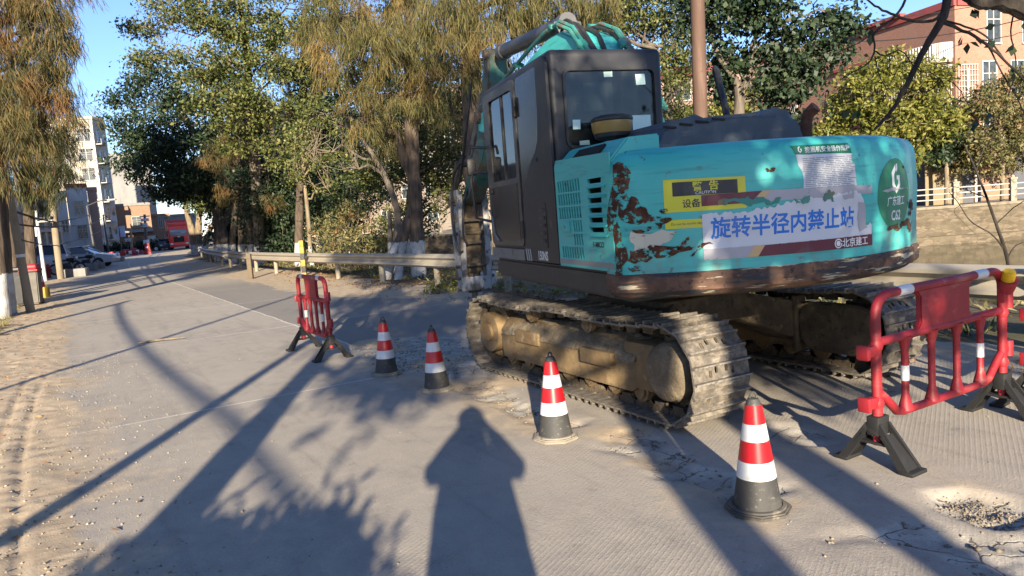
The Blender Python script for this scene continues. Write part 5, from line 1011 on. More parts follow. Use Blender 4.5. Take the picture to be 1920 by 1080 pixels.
br([(1775, 20), (1740, 40), (1680, 30), (1640, 10), (1612, -12)], .012, .005, 4.95); br([(1768, 42), (1830, 70), (1880, 110), (1930, 160)], .012, .006, 4.95)
br([(1705, -15), (1680, 30), (1640, 60), (1640, 90), (1630, 115), (1600, 135), (1575, 150)], .009, .003, 5.0); br([(1640, 60), (1600, 85), (1565, 100)], .005, .002, 5)
br([(1640, 95), (1660, 105), (1690, 95), (1720, 130), (1760, 145), (1790, 200)], .006, .002, 5); br([(1640, 105), (1652, 150), (1675, 175)], .004, .002, 5)
br([(1770, 40), (1800, 45), (1850, 70), (1890, 120), (1925, 150)], .008, .004, 5); br([(1830, 70), (1860, 75), (1920, 60)], .005, .002, 5); br([(1850, 80), (1880, 140), (1910, 190), (1930, 240)], .006, .003, 5.05)
br([(1700, 165), (1740, 170), (1770, 150), (1800, 170), (1840, 240), (1880, 270)], .004, .002, 5.0); br([(1720, 120), (1690, 120), (1650, 200)], .004, .0015, 5)
br([(1530, 30), (1525, 10), (1540, -10)], .005, .004, 6); br([(1530, 30), (1512, 55), (1500, 72)], .004, .002, 6); br([(1905, 10), (1895, 60), (1905, 120), (1890, 180)], .006, .003, 5.1)
tw.build('trunk', k_twig, ov)
rs = np.random.RandomState(4); LPx = [(1590, 200), (1612, 205), (1632, 60), (1815, 75), (1838, 62), (1872, 78), (1895, 85), (1905, 130), (1860, 215), (1830, 225), (1588, 65), (1915, 40), (1820, 20), (1800, 66)]
P = np.array([lo(at(a, b, 5.0)) for a, b in LPx for _ in range(2)]) + rs.randn(len(LPx) * 2, 3) * .015; A = rs.randn(len(P), 3) * .5 + np.array([0, 0, -1.0]); A /= np.linalg.norm(A, axis=1)[:, None]
link('crown', np_mesh('crown', leaf_np(P, A, np.full(len(P), .075), np.full(len(P), .05), rs), np.arange(len(P) * 4).reshape(-1, 4), l_dark), ov)
sp = empty('sapling', at(1893, 505, 10.2), 0, 'leafless grey sapling between the guardrail and the river, at the right', 'sapling'); tw = MB(); lo = lambda p: Vector(p) - sp.location
br([(1893, 505), (1885, 470), (1868, 420), (1850, 370), (1830, 320), (1808, 270)], .028, .010, 10.2); br([(1885, 470), (1860, 440), (1820, 415), (1800, 385), (1780, 360)], .012, .004, 10.2)
br([(1868, 420), (1900, 390), (1930, 370)], .010, .004, 10.2); br([(1888, 485), (1905, 460), (1935, 450)], .012, .006, 10.2); br([(1850, 370), (1820, 360), (1790, 350), (1770, 355)], .007, .003, 10.2); br([(1830, 320), (1850, 270), (1890, 230)], .008, .003, 10.2); br([(1800, 385), (1790, 400), (1830, 440)], .004, .002, 10.2)
tw.build('stem', k_twig, sp)
# ------------------------------------------------------------------ shrubs, ground cover, litter
def shrub(label, px, py, Y, blobs, lm, seed, l=.15, w=.05):
    rs = np.random.RandomState(seed); c = foot(px, Y); o = empty('shrub', (c[0], c[1], -.1), 0, label, 'shrub', 'shrubs behind the guardrail')
    bl = [((at(a, b, Y + dz).x - c[0], at(a, b, Y + dz).y - c[1], at(a, b, Y + dz).z + .1), r) for a, b, dz, r in blobs]
    V, Q = crown_np(bl, 'leaf', dict(k=90, m=20, r=.22, l=l, w=w), rs); link('leaves', np_mesh('leaves', V, np.arange(len(V)).reshape(-1, 4), lm), o); s = MB()
    for q in Q[rs.permutation(len(Q))[:26]]: P, rr = limb((rs.randn() * .1, rs.randn() * .1, 0), q, .016, .004, rs, 6, .15); s.tube(P, rr, 5, caps=False)
    s.build('stems', k_pale, o)
shrub('sunlit long leaved shrub behind the rail, left of the flared cypress', 670, 470, on_row(670, 8.4), [(640, 440, 0, .5), (680, 430, 0, .5), (660, 470, -.2, .5), (700, 465, 0, .4), (625, 470, 0, .4), (690, 500, 0, .45)], l_bush, 81)
shrub('reddish brown shrub right of the thin pale stemmed tree', 620, 470, on_row(620, 8.4), [(610, 430, 0, .6), (640, 410, .3, .6), (600, 470, 0, .5), (660, 400, .4, .5)], l_bush, 82)
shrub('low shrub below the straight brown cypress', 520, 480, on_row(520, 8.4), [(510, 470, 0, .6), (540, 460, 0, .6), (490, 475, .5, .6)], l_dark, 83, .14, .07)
shrub('small green bush low between flared cypress and breaker', 830, 540, 15.5, [(830, 545, 0, .28), (850, 530, 0, .3), (815, 550, .2, .2)], l_yel, 84, .09, .04)
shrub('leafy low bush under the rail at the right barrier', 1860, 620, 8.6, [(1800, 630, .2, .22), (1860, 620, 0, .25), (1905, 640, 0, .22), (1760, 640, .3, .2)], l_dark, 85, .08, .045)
shrub('green bush seen under the deck of the excavator', 1020, 555, 13.8, [(990, 555, 0, .3), (1040, 550, 0, .3), (1080, 552, .3, .25), (955, 560, 0, .22)], l_yel, 86, .09, .04)
def scatter(name, label, S, N, lm, l, w, up, seed, lift=.0):
    rs = np.random.RandomState(seed); k = len(S); b = N + bend(S); P = np.stack([S * U2[0] + b * N2[0], S * U2[1] + b * N2[1], ground_z(S, N) + lift + .004], 1)
    A = rs.randn(k, 3) * np.array([1, 1, .15]); A[:, 2] += up; A /= np.linalg.norm(A, axis=1)[:, None]
    V = leaf_np(P, A, l * (.5 + rs.rand(k)), w * (.5 + rs.rand(k)), rs, .1); props(link(name, np_mesh(name, V, np.arange(len(V)).reshape(-1, 4), lm)), label, kind='stuff')
rs = np.random.RandomState(77)
k = 9000; s = rs.rand(k) * 44 - 3; n = 7.35 + rs.rand(k) ** 1.5 * 3.2; keep = fbm(s * 1.2, n * 1.2, 3, 90) > .46; scatter('ground_cover', 'low weeds growing under and behind the guardrail', s[keep], n[keep], l_bush, .16, .035, .9, 1)
k = 5200; s = rs.rand(k) * 30 - 2; n = 6.85 + rs.randn(k) * .5; keep = fbm(s * .9, n * .9, 3, 91) > .48; scatter('leaf_litter', 'brown fallen leaves along the foot of the guardrail', s[keep], n[keep], l_lit, .055, .03, .15, 2)
k = 9000; s = 7 + rs.rand(k) * 24; n = -1.3 - rs.rand(k) ** 1.4 * 2.6; keep = fbm(s * 1.1, n * 1.1, 3, 92) > .44; scatter('grass', 'dry short grass and weeds on the left verge', s[keep], n[keep], l_grass, .085, .010, 1.2, 3)
k = 900; s = 4 + rs.rand(k) * 22; n = -1.2 + rs.randn(k) * .5; scatter('dry_leaves', 'scattered dry needles and leaves on the sandy verge', s, n, l_lit, .05, .018, .1, 4)
# ------------------------------------------------------------------ guardrail
m_rail = mat('dusty_galvanised_rail', (.34, .31, .255), .5, .15, [(.6, .42, .68, (.38, .34, .27)), (30, .68, .76, (.2, .17, .13))], (8, .12, .01))
m_post = mat('dusty_rail_post', (.25, .215, .16), .75, 0, [(4, .45, .7, (.15, .12, .085))])
gr = empty('guardrail', road(7, 7.15), 0, 'long dusty W profile guardrail curving along the river side of the road', 'guardrail')
GP = [(-7, 7.15), (0, 7.15), (8, 7.12), (15, 7.05), (20, 6.75), (24, 6.45), (28, 6.25), (34, 6.2), (42, 6.6), (50, 7.2), (58, 7.75), (62.5, 8.1)]
PS = np.array([g[0] for g in GP]); PN = np.array([g[1] for g in GP])
ss = np.arange(-7, 62.6, .8); pn = np.interp(ss, PS, PN); pn = np.convolve(np.r_[pn[:1], pn[:1], pn, pn[-1:], pn[-1:]], np.ones(5) / 5, 'valid')
prof = [(-.0, .76), (-.035, .745), (-.085, .715), (-.085, .675), (-.04, .645), (-.0, .62), (-.0, .59), (-.04, .565), (-.085, .535), (-.085, .495), (-.035, .465), (-.0, .45)]
GZ = .02
mb = MB(); V = []
for s, n in zip(ss, pn):
    b = float(bend(s)); 
    for d, z in prof: q = road(s, n + d); V.append((q.x - gr.location.x, q.y - gr.location.y, z + GZ))
kk = len(prof); F = [[i * kk + j, i * kk + j + 1, (i + 1) * kk + j + 1, (i + 1) * kk + j] for i in range(len(ss) - 1) for j in range(kk - 1)]
mb.add(V, F, True); mb.build('rail_beam', m_rail, gr)
for i, s in enumerate(np.arange(-6, 62.5, 3.05)):
    n = float(np.interp(s, ss, pn)); q = road(s, n + .11) - gr.location
    MB().cyl((q.x, q.y, -.3), (q.x, q.y, .66 + GZ), .07, n=14).box((q.x - .045 * N2[0], q.y - .045 * N2[1], .60 + GZ), (.10, .14, .26), .01, rot=R(30.6)).build('post', m_post, gr)
    if i % 2 == 0:
        q2 = road(s + .5, n - .012) - gr.location; bl = MB()
        for dz in (.51, .70): bl.cyl((q2.x, q2.y, dz + GZ), (q2.x - .08 * N2[0] - .03, q2.y - .08 * N2[1], dz + GZ), .016, n=8)
        bl.build('bolt', m_rail, gr)
pY = gnd(572, 523); py_ = empty('delineator_post', pY, 0, 'yellow and black striped post standing in front of the guardrail', 'marker post')
m_yp = mat('faded_yellow_paint', (.29, .19, .018), .6, 0, [(6, .5, .72, (.21, .155, .05))]); m_bp = mat('faded_black_paint', (.03, .03, .028), .7, 0, [(8, .5, .75, (.09, .08, .07))])
for i in range(6): MB().box((0, 0, .1 + .2 * i), (.13, .13, .2), .004).build('yellow_block' if i % 2 else 'black_block', m_yp if i in (0, 2, 5, 4) and i != 2 else (m_bp if i in (1, 3) else m_yp), py_)
q = gnd(471, 523); MB_ = MB().box((0, 0, .40), (.15, .15, .9), .01); props(MB_.build('marker_post', mat('weathered_brown_post', (.11, .082, .05), .8, 0, [(5, .5, .7, (.075, .056, .036))]), None, (q.x, q.y, 0)), 'plain brown marker post against the rail before the three shaded cypresses', 'marker post')
# ------------------------------------------------------------------ river, far bank
wt = NT('still_green_water'); wb = wt.noise(1.2, 4, .5); wt.bsdf((.035, .042, .022), .06, 0, (wb, .12, .03), .6)
V = [(-700, 1500, -2), (-250, 420, -2), (2, 2, -2), (400, -300, -2), (500, 300, -2), (300, 1500, -2)]; q0 = road(-400, 11.5); q1 = road(40, 11.5); q2 = (-400, 700)
me = MB().add([(q0.x, q0.y, -2), (q1.x, q1.y, -2), (-330, 560, -2), (-200, 700, -2), (400, 300, -2), (500, -100, -2)], [[0, 5, 4, 3, 2, 1]]); props(me.build('river', wt.m), kind='structure')
BK = [(-330, 600), (-95, 150), (-40, 95), (-8, 66), (12, 47.5), (22, 41.5), (45, 38.0), (120, 33), (400, 20)]
fb = MB(); V = [(a, b, .0) for a, b in BK] + [(2600, 200, 0), (2600, 3000, 0), (-1500, 3000, 0)]
fb.add(V, [list(range(len(V)))[::-1]]); m_bank = mat('far_bank_earth', (.15, .125, .085), .9, 0, [(.3, .42, .65, (.21, .185, .14)), (2, .5, .7, (.09, .085, .045))]); o = fb.build('far_bank', m_bank); props(o, kind='structure')
if o.data.polygons[0].normal.z < 0: o.data.flip_normals()
bs = NT('rubble_stone_masonry'); vo = bs.n('ShaderNodeTexVoronoi', feature='DISTANCE_TO_EDGE'); mp = bs.n('ShaderNodeMapping'); mp.inputs['Scale'].default_value = (2.6, 2.6, 7.0); bs.l(bs.co, mp.inputs[0]); bs.l(mp.outputs[0], vo.inputs[0]); vo.inputs['Scale'].default_value = 1.0
vc = bs.n('ShaderNodeTexVoronoi'); bs.l(mp.outputs[0], vc.inputs[0]); vc.inputs['Scale'].default_value = 1.0
c = bs.mix(bs.ramp(bs.sep(vc.outputs['Color'])[0], .2, .8), (.085, .068, .046), (.15, .12, .085)); c = bs.mix(bs.ramp(vo.outputs['Distance'], .08, .03), c, (.10, .082, .058)); c = bs.mix(bs.ramp(bs.noise(1.5, 5), .5, .7, 0, .6), c, (.12, .105, .07)); bs.bsdf(c, .9, 0, (vo.outputs['Distance'], .6, .05), .2)
ew = empty('embankment_wall', (BK[4][0], BK[4][1], 0), 0, 'rubble stone embankment wall along the far side of the river', 'wall'); wl = MB(); cp = MB()
for (a, b) in zip(BK[1:-1], BK[2:]):
    a = Vector((a[0], a[1], 0)) - ew.location; b = Vector((b[0], b[1], 0)) - ew.location; d = (b - a).normalized(); nn = Vector((d.y, -d.x, 0))
    n_ = nn if (nn.y < 0) else -nn
    for m2, z0, z1, t0, t1 in ((wl, -3.2, -.05, .0, .35), (cp, -.05, .10, -.1, .42), (wl, -3.2, -1.55, .35, .75)):
        P = [a + n_ * t0, b + n_ * t0, b + n_ * t1, a + n_ * t1]; V = [(p.x, p.y, z0) for p in P] + [(p.x, p.y, z1) for p in P]
        bm = bmesh.new(); vs = [bm.verts.new(v) for v in V]; [bm.faces.new([vs[i] for i in f]) for f in ((0, 1, 2, 3), (4, 5, 6, 7), (0, 1, 5, 4), (1, 2, 6, 5), (2, 3, 7, 6), (3, 0, 4, 7))]; bmesh.ops.recalc_face_normals(bm, faces=bm.faces); m2.bm(bm)
wl.build('stone_face', bs.m, ew); cp.build('coping', mat('pale_coping_stone', (.19, .16, .115), .85, 0, [(3, .45, .7, (.12, .10, .075))]), ew)
rl_ = empty('balustrade', (BK[5][0], BK[5][1], 0), 0, 'pale stone posts with white bars along the top of the embankment', 'railing'); m_pst = mat('mottled_stone_post', (.28, .24, .18), .85, 0, [(4, .46, .62, (.12, .10, .07)), (9, .5, .7, (.34, .30, .24))])
d_all = []
for (a, b) in zip(BK[3:7], BK[4:8]):
    a = Vector((a[0], a[1], 0)); b = Vector((b[0], b[1], 0)); L = (b - a).length; k = int(L / 2.9)
    for i in range(k): d_all.append((a + (b - a) * (i / k), a + (b - a) * ((i + 1) / k)))
for i, (a, b) in enumerate(d_all[:46]):
    p = a - rl_.location; ang = math.atan2((b - a).y, (b - a).x)
    MB().box((p.x, p.y, .68), (.30, .30, 1.2), .015, rot=ang).box((p.x, p.y, 1.33), (.36, .36, .10), .02, rot=ang).ball((p.x, p.y, 1.43), .10, 8).build('post', m_pst, rl_)
    q = b - rl_.location; rb = MB()
    for z in (.45, .75, 1.05): rb.cyl((p.x, p.y, z), (q.x, q.y, z), .035, n=8)
    rb.build('rail', mat('pale_railing_paint', (.34, .33, .30), .6) if i == 0 else bpy.data.materials['pale_railing_paint'], rl_)
# ------------------------------------------------------------------ buildings
def brick_mat(name, a, b, mort, sc_=3.6):
    t = NT(name); uv = t.n('ShaderNodeTexBrick'); s3 = t.sep(); cm = t.n('ShaderNodeCombineXYZ'); t.l(t.math('ADD', s3[0], s3[1]), cm.inputs[0]); t.l(s3[2], cm.inputs[1]); t.l(cm.outputs[0], uv.inputs['Vector'])
    uv.inputs['Scale'].default_value = sc_; uv.inputs['Color1'].default_value = C4(a); uv.inputs['Color2'].default_value = C4(b); uv.inputs['Mortar'].default_value = C4(mort); uv.inputs['Mortar Size'].default_value = .025
    c = t.mix(t.ramp(t.noise(.7, 5), .4, .75, 0, .45), uv.outputs[0], mort); t.bsdf(c, .85, 0, (uv.outputs['Fac'], .3, .02), .2); return t.m
def plaster(name, a, st): return mat(name, a, .85, 0, [(.35, .42, .7, tuple(x * .85 for x in a)), ((1.2, 1.2, .18), .5, .72, st)], (6, .15, .02), .2)
m_brick = brick_mat('orange_red_brick', (.27, .118, .078), (.35, .16, .108), (.26, .185, .145)); m_brick2 = brick_mat('brown_brick', (.20, .11, .07), (.28, .16, .10), (.25, .19, .14))
m_frame = mat('grey_window_frame', (.35, .35, .33), .5); m_wfr = mat('white_window_frame', (.42, .42, .40), .5); m_tile = mat('red_roof_tiles', (.28, .055, .05), .7, 0, [(2, .45, .7, (.20, .05, .045))])
def building(name, label, c1, c2, depth, h, mwall, wins, cat='building', group=None, roof=None, trim=None, extra=None):
    """c1,c2: ground corners of the front, left to right as seen; wins: (face, u0, u1, z0, z1)"""
    a = Vector((c1[0], c1[1], 0)); b = Vector((c2[0], c2[1], 0)); d = b - a; L = d.length; o = empty(name, a, math.atan2(d.y, d.x), label, cat, group)
    MB().box((L / 2, depth / 2, h / 2 - .5), (L, depth, h + 1)).build('wall', mwall, o)
    if roof == 'flat': MB().box((L / 2, -.06, h + .22), (L + .2, .22, .45)).box((L + .0, depth / 2, h + .22), (.22, depth - .3, .45)).box((L / 2, depth / 2, h + .03), (L - .3, depth - .4, .05)).build('parapet', trim or mwall, o)
    if roof == 'tile':
        V = [(-.4, -.5, h - .15), (L + .4, -.5, h - .15), (L + .4, depth / 2, h + 1.5), (-.4, depth / 2, h + 1.5), (-.4, depth + .4, h - .15), (L + .4, depth + .4, h - .15)]
        V += [(v[0], v[1], v[2] + .18) for v in V]; F = [[0, 1, 2, 3], [3, 2, 5, 4], [6, 9, 8, 7], [9, 10, 11, 8], [0, 6, 7, 1], [1, 7, 8, 2], [2, 8, 11, 5], [4, 5, 11, 10], [0, 3, 9, 6], [3, 4, 10, 9]]
        MB().add(V, F).build('roof', m_tile, o)
    fp = MB(); 
    for w_ in wins:
        fc, u0, u1, z0, z1 = w_[:5]; bars = w_[5] if len(w_) > 5 else 0
        if fc == 'f': X = lambda u, y: (u, y)
        elif fc == 'r': X = lambda u, y: (L - y, u)
        elif fc == 'l': X = lambda u, y: (y, u)
        def bx(mb, u0, u1, z0, z1, y0, y1):
            p = X(u0, y0); q = X(u1, y1); mb.box(((p[0] + q[0]) / 2, (p[1] + q[1]) / 2, (z0 + z1) / 2), (abs(p[0] - q[0]), abs(p[1] - q[1]), z1 - z0))
        f = MB(); t = .07
        bx(f, u0 - t, u1 + t, z1, z1 + t, -.09, .0); bx(f, u0 - t, u1 + t, z0 - t * 1.4, z0, -.14, .0); bx(f, u0 - t, u0, z0, z1, -.09, .0); bx(f, u1, u1 + t, z0, z1, -.09, .0)
        bx(f, (u0 + u1) / 2 - .03, (u0 + u1) / 2 + .03, z0, z1, -.05, -.0); bx(f, u0, u1, z0 + (z1 - z0) * .68, z0 + (z1 - z0) * .68 + .05, -.045, -.0)
        if bars:
            k = int((u1 - u0) / .16)
            for i in range(k + 1): u = u0 + (u1 - u0) * i / k; bx(f, u - .012, u + .012, z0, z1, -.16, -.135)
            for z in (z0, (z0 + z1) / 2, z1): bx(f, u0 - .02, u1 + .02, z - .015, z + .015, -.165, -.13)
        fo = f.build('window', m_frame if bars else m_wfr, o); pn_ = MB(); bx(pn_, u0, u1, z0, z1, -.02, -.003); pn_.build('pane', m_pane, fo)
    return o
def G(px, Y, py=440): p = at(px, py, Y); return (p.x, p.y)
def GG(p1, p2, Y, turn=0.0):
    k1, k2 = [ray(p, 440).x / ray(p, 440).y for p in (p1, p2)]; k = (k1 + k2) / 2; Y2 = Y * (1 + k1 * k) / (1 + k2 * k) + turn; return G(p1, Y), G(p2, Y2)
def hz(px, py, Y): return at(px, py, Y).z
m_cream = plaster('cream_render', (.40, .36, .29), (.32, .285, .23)); m_peach = plaster('peach_render', (.46, .325, .25), (.32, .23, .18)); m_white = plaster('white_tile_render', (.42, .42, .41), (.33, .32, .30)); m_gray = plaster('raw_grey_concrete', (.23, .225, .215), (.16, .155, .15)); m_pink = plaster('pink_tile_facade', (.30, .20, .165), (.24, .165, .14))  # plain render colours, each with noise streaks
Yt = 118; c1, c2 = GG(95, 201, Yt, -2.5); L = math.hypot(c2[0] - c1[0], c2[1] - c1[1]); ht = hz(150, 222, Yt)
tw_ = [('f', L - 2.4, L - .6, z, z + 1.9, 1) for z in [ht - 3.4 - 3.05 * i for i in range(7)]] + [('f', L - 8.3, L - 6.9, z, z + 1.7) for z in [ht - 12.6, ht - 15.6]] + [('r', u, u + 1.2, z, z + 1.6) for z in [ht - 3.4 - 3.05 * i for i in range(7)] for u in (.9, 3.4)]
tower = building('apartment_block', 'tall cream apartment block seven storeys high, sunlit above the left roofs', c1, c2, 5.5, ht, m_cream, tw_, roof='flat')
MB().box((L - 4.2, -.10, ht / 2), (.5, .2, ht - 1)).box((L - .2, -.08, ht / 2), (.4, .16, ht - 1)).build('pilaster', m_white, tower)
for i in range(6): z = ht - 3.9 - 3.05 * i; MB().box((L + .45, 1.5, z), (.9, 2.6, .14)).box((L + .86, 1.5, z + .45), (.06, 2.6, .8)).build('balcony', m_white, tower)
for i in (0, 1, 2, 4): MB().box((L - 2.9, -.25, ht - 3.0 - 3.05 * i), (.8, .4, .6), .03).build('air_conditioner', m_gray, tower)
Y = 150; c1, c2 = GG(205, 300, Y); building('concrete_building', 'grey unfinished concrete side of a building just right of the cream tower', c1, c2, 12, hz(230, 290, Y), m_gray, [], roof='flat')
Y = 126; c1, c2 = GG(219, 287, Y); h = hz(250, 385, Y); L = math.hypot(c2[0] - c1[0], c2[1] - c1[1])
bb_ = building('brick_house', 'low brown brick house with one barred window at the bend of the road', c1, c2, 8, h, m_brick2, [('f', 2.6, 4.0, 3.9, 5.6, 1)], roof='flat', trim=m_gray)
MB().box((L / 2 + .6, -.6, 3.2), (L - 1, 1.3, .5)).build('canopy', m_gray, bb_); MB().box((3.4, -.05, 1.1), (1.1, .1, 2.2)).build('door', m_pane, bb_); MB().box((5.3, -.05, 1.2), (1.6, .1, 2.0)).build('door', m_frame, bb_)
Y = 138; c1, c2 = GG(287, 322, Y); building('roadside_house', 'dim brown house left of the red truck with paired narrow windows', c1, c2, 8, hz(300, 405, Y), m_brick2, [('f', 1.2, 1.8, 3.6, 5.6), ('f', 2.2, 2.8, 3.6, 5.6), ('f', 2.0, 3.2, .1, 2.1)], roof='flat')
Y = 165; c1, c2 = GG(315, 372, Y); building('shed', 'dark grey shed wall behind the red truck', c1, c2, 8, hz(330, 405, Y), m_gray, [], roof='flat')
Y = 92; c1, c2 = GG(134, 173, Y); h = hz(150, 350, Y); L = math.hypot(c2[0] - c1[0], c2[1] - c1[1])
building('tile_house', 'three storey house faced in white tile under a red tiled roof', c1, c2, 7, h, m_white, [('f', .75, 1.75, z, z + 1.6, 1) for z in (h - 3.3, h - 6.3)] + [('r', 2.5, 3.5, z, z + 1.5) for z in (h - 3.3, h - 6.3)], roof='flat', trim=m_tile)
c1, c2 = GG(174, 191, 96); building('pink_house', 'narrow pink wall joined to the right of the white tile house', c1, c2, 5, hz(180, 352, 92), m_pink, [], roof='flat')
c1, c2 = GG(112, 133, 90); building('tile_annex', 'narrow pale annex left of the white tile house', c1, c2, 6, hz(120, 362, 88), m_white, [('f', .4, 1.0, 3.2, 4.6)], roof='flat')
c1, c2 = GG(98, 122, 97); building('red_brick_annex', 'red brick stair tower showing above the white tile house', c1, c2, 6, hz(115, 318, 96), m_brick, [], roof='flat', trim=m_tile)
c1 = G(-260, 52); c2 = G(112, 86); h = hz(60, 348, 66); L = math.hypot(c2[0] - c1[0], c2[1] - c1[1]); pe = building('peach_building', 'long peach rendered building with vertical pilasters along the left', c1, c2, 9, h, m_peach, [('f', u, u + 1.5, z, z + 1.6, 1) for u in np.arange(2, L - 2, 4.2) for z in (1.2, 4.6)], roof='flat')
pb_ = MB()
for u in np.arange(.6, L, 2.1): pb_.box((u, -.18, h / 2), (.5, .36, h - .1))
pb_.build('pilaster', m_cream, pe); MB().box((L / 2, -.2, 3.4), (L, .42, .3)).build('ledge', m_cream, pe)
# brick house across the river
d1 = Vector((-.27, .963, 0)); d2 = Vector((.93, .36, 0)).normalized(); P0 = at(1795, 380, 49); P0.z = 0; hb_ = hz(1795, 10, 49)
far = P0 + d1 * 34
Lw = 34.0; wl_ = [('f', Lw - 12, Lw - 10.9, 7.0, 8.7, 1), ('f', Lw - 17, Lw - 15.9, 7.0, 8.7, 1), ('f', Lw - 22, Lw - 20.9, 7.0, 8.7, 1), ('f', Lw - 27, Lw - 25.9, 7, 8.7, 1)] + [('f', Lw - 12 - 5 * i, Lw - 10.9 - 5 * i, 3.4, 5.1, 1) for i in range(4)] + [('r', u, u + 1.1, 6.6, 9.0) for u in (2.2, 4.6, 7.2)] + [('r', u, u + 1.1, 10.2, 12.4) for u in (2.6, 5.6)] + [('r', u, u + 1.1, 3.2, 5.2) for u in (2.2, 4.8, 7.4)]
bh = building('brick_house', 'large red brick house across the river with caged corner balcony', (far.x, far.y), (P0.x, P0.y), 16, hb_, m_brick, wl_, roof='flat', trim=m_tile)
MB().box((Lw / 2 - 2, -.12, hb_ - 2.0), (Lw - 4, .24, .2)).box((Lw / 2 - 2, -.2, hb_ + .5), (Lw - 4, .5, .22)).build('cornice', m_tile, bh); MB().box((Lw / 2 - 2, -.1, 6.0), (Lw - 4, .2, .18)).build('ledge', m_tile, bh)
for z, hgt in ((9.35, 1.0), (6.0, 2.9)):
    bp_ = MB(); cx = Lw - 3.6; P = [(cx + 3.4 * math.cos(R(180 + 18 * i)), -1.4 * math.sin(R(18 * i)) ** .7 - .02) for i in range(11)]
    bp_.prism(P[::-1] + [(cx - 3.4, .0)], .22, Matrix.Translation((0, 0, z - .22))).build('balcony', m_cream, bh); rb = MB(); kb = 46
    for i in range(kb):
        t = i / (kb - 1) * 10; j = min(9, int(t)); f = t - j; x = P[j][0] * (1 - f) + P[j + 1][0] * f; y = P[j][1] * (1 - f) + P[j + 1][1] * f
        rb.cyl((x, y + .05, z), (x, y + .05, z + hgt), .028 if hgt > 2 else .06, n=6)
    for zz_ in np.arange(z + hgt, z, -.72 if hgt > 2 else -.9): rb.tube([(p[0], p[1] + .05, zz_) for p in P], .035, 6)
    rb.build('balusters' if hgt < 2 else 'balcony_cage', m_wfr, bh)
MB().cyl((Lw + .12, .9, 0), (Lw + .12, .9, 8.6), .09, n=10).build('drain_pipe', m_wfr, bh)
cage = MB()
for i in range(8): cage.box((Lw + .12, .15 + .0 * i + i * .22, 7.6), (.03, .03, 2.6))
for z in np.arange(6.4, 9, .35): cage.box((Lw + .12, .95, z), (.03, 1.7, .03))
cage.build('window_cage', m_wfr, bh)
building('shade_block', 'unseen tall plain block added left of the view to shade the parked cars and low houses', (-74, 25), (-36.5, 25), 20, 26, m_peach, [('f', u, u + 1.5, z, z + 1.6) for u in np.arange(2, 35, 5) for z in np.arange(1.2, 24, 3.1)], roof='flat')  # unseen block added to throw shade on the low houses
building('shade_block', 'unseen lower plain block added left of the view for shade, beside the verge trees', (-42, 12), (-21.8, 12), 16, 11.5, m_cream, [('f', u, u + 1.5, z, z + 1.6) for u in np.arange(2, 18, 4) for z in (1.2, 4.4, 7.6)], roof='flat')  # unseen wing added to throw shade over the parked cars
gb_ = building('annex', 'grey blue ground floor annex behind the balustrade with a brick panel', (G(1745, 46)[0], 46), (G(1990, 46)[0], 46), 2.5, hz(1850, 262, 46), plaster('grey_blue_render', (.095, .10, .115), (.07, .07, .075)), [], roof='flat')
L = (Vector(G(1990, 46) + (0,)) - Vector(G(1745, 46) + (0,))).length; MB().box((L * .48, -.04, 1.25), (2.4, .08, 2.4)).build('brick_panel', m_brick2, gb_); MB().box((L * .48, -.045, 3.1), (2.2, .08, 1.1)).build('shutter', m_pane, gb_); MB().box((L * .345, -.06, 2), (.14, .12, 4)).box((L * .375, -.06, 2), (.06, .12, 4)).build('drain_pipe', m_wfr, gb_); MB().box((L * .1, -.05, 1.9), (2.3, .1, 3.8)).build('yellow_panel', mat('dull_ochre_render', (.19, .15, .09), .85), gb_)
for i, (pa, pb, Ya, Yb, pyt, m, lb, nw) in enumerate(((1180, 1420, 72, 66, 150, m_pink, 'pink house far behind the engine hood trees', 3), (1010, 1185, 84, 80, 120, m_cream, 'cream house hidden behind the cab and boom', 3), (700, 985, 96, 90, 175, plaster('dim_buff_render', (.20, .165, .13), (.15, .12, .10)), 'pale pink block glimpsed between the two big cypress trunks', 6), (470, 690, 120, 108, 300, m_peach, 'cream block glimpsed beyond the river through the left trees', 6))):
    c1 = G(pa, Ya); c2 = G(pb, Yb); L = math.hypot(c2[0] - c1[0], c2[1] - c1[1]); h = hz((pa + pb) / 2, pyt, Ya)
    building('riverside_building', lb, c1, c2, 10, h, m, [('f', u, u + 1.4, z, z + 1.7) for u in np.linspace(1.5, L - 3, nw) for z in np.arange(1.2, h - 2, 3.1)], roof='tile' if i == 0 else 'flat', group='houses beyond the river')
# ------------------------------------------------------------------ poles, cables, street furniture
m_conc = mat('weathered_concrete_pole', (.22, .178, .122), .85, 0, [((5, 5, 1.5), .45, .7, (.16, .13, .09)), (9, .6, .7, (.14, .12, .09))], (14, .3, .01)); m_wpole = mat('white_steel_pole', (.42, .42, .42), .45); m_lamp = mat('dark_lamp_pole', (.05, .05, .055), .5); m_rpole = mat('rusty_brown_pole', (.085, .048, .032), .8, 0, [((7, 7, .8), .45, .7, (.13, .078, .055)), (12, .58, .7, (.09, .05, .035))], (10, .3, .01)); m_cable = mat('black_cable', (.015, .015, .015), .7)
def pole(name, label, cat, b, t, r0, r1, m, extra=None, group=None):
    o = empty(name, b, 0, label, cat, group); v = Vector(t) - Vector(b); MB().cyl((0, 0, -.1), v, r0, r1, n=14).build('shaft', m, o); return o, v
b = gnd(58, 586); pl1, v = pole('utility_pole', 'leaning tan concrete pole between the limewashed trunk and the bin', 'utility pole', b, at(-10, 215, b.y), .105, .085, m_conc)
MB().cyl(v * .285, v * .300, .109, n=14).build('white_band', m_refl, pl1)
b = gnd(113, 523); pl2, v = pole('utility_pole', 'straight tan concrete pole between the white camera pole and the parked cars', 'utility pole', b, at(88, 290, b.y), .17, .13, m_conc)
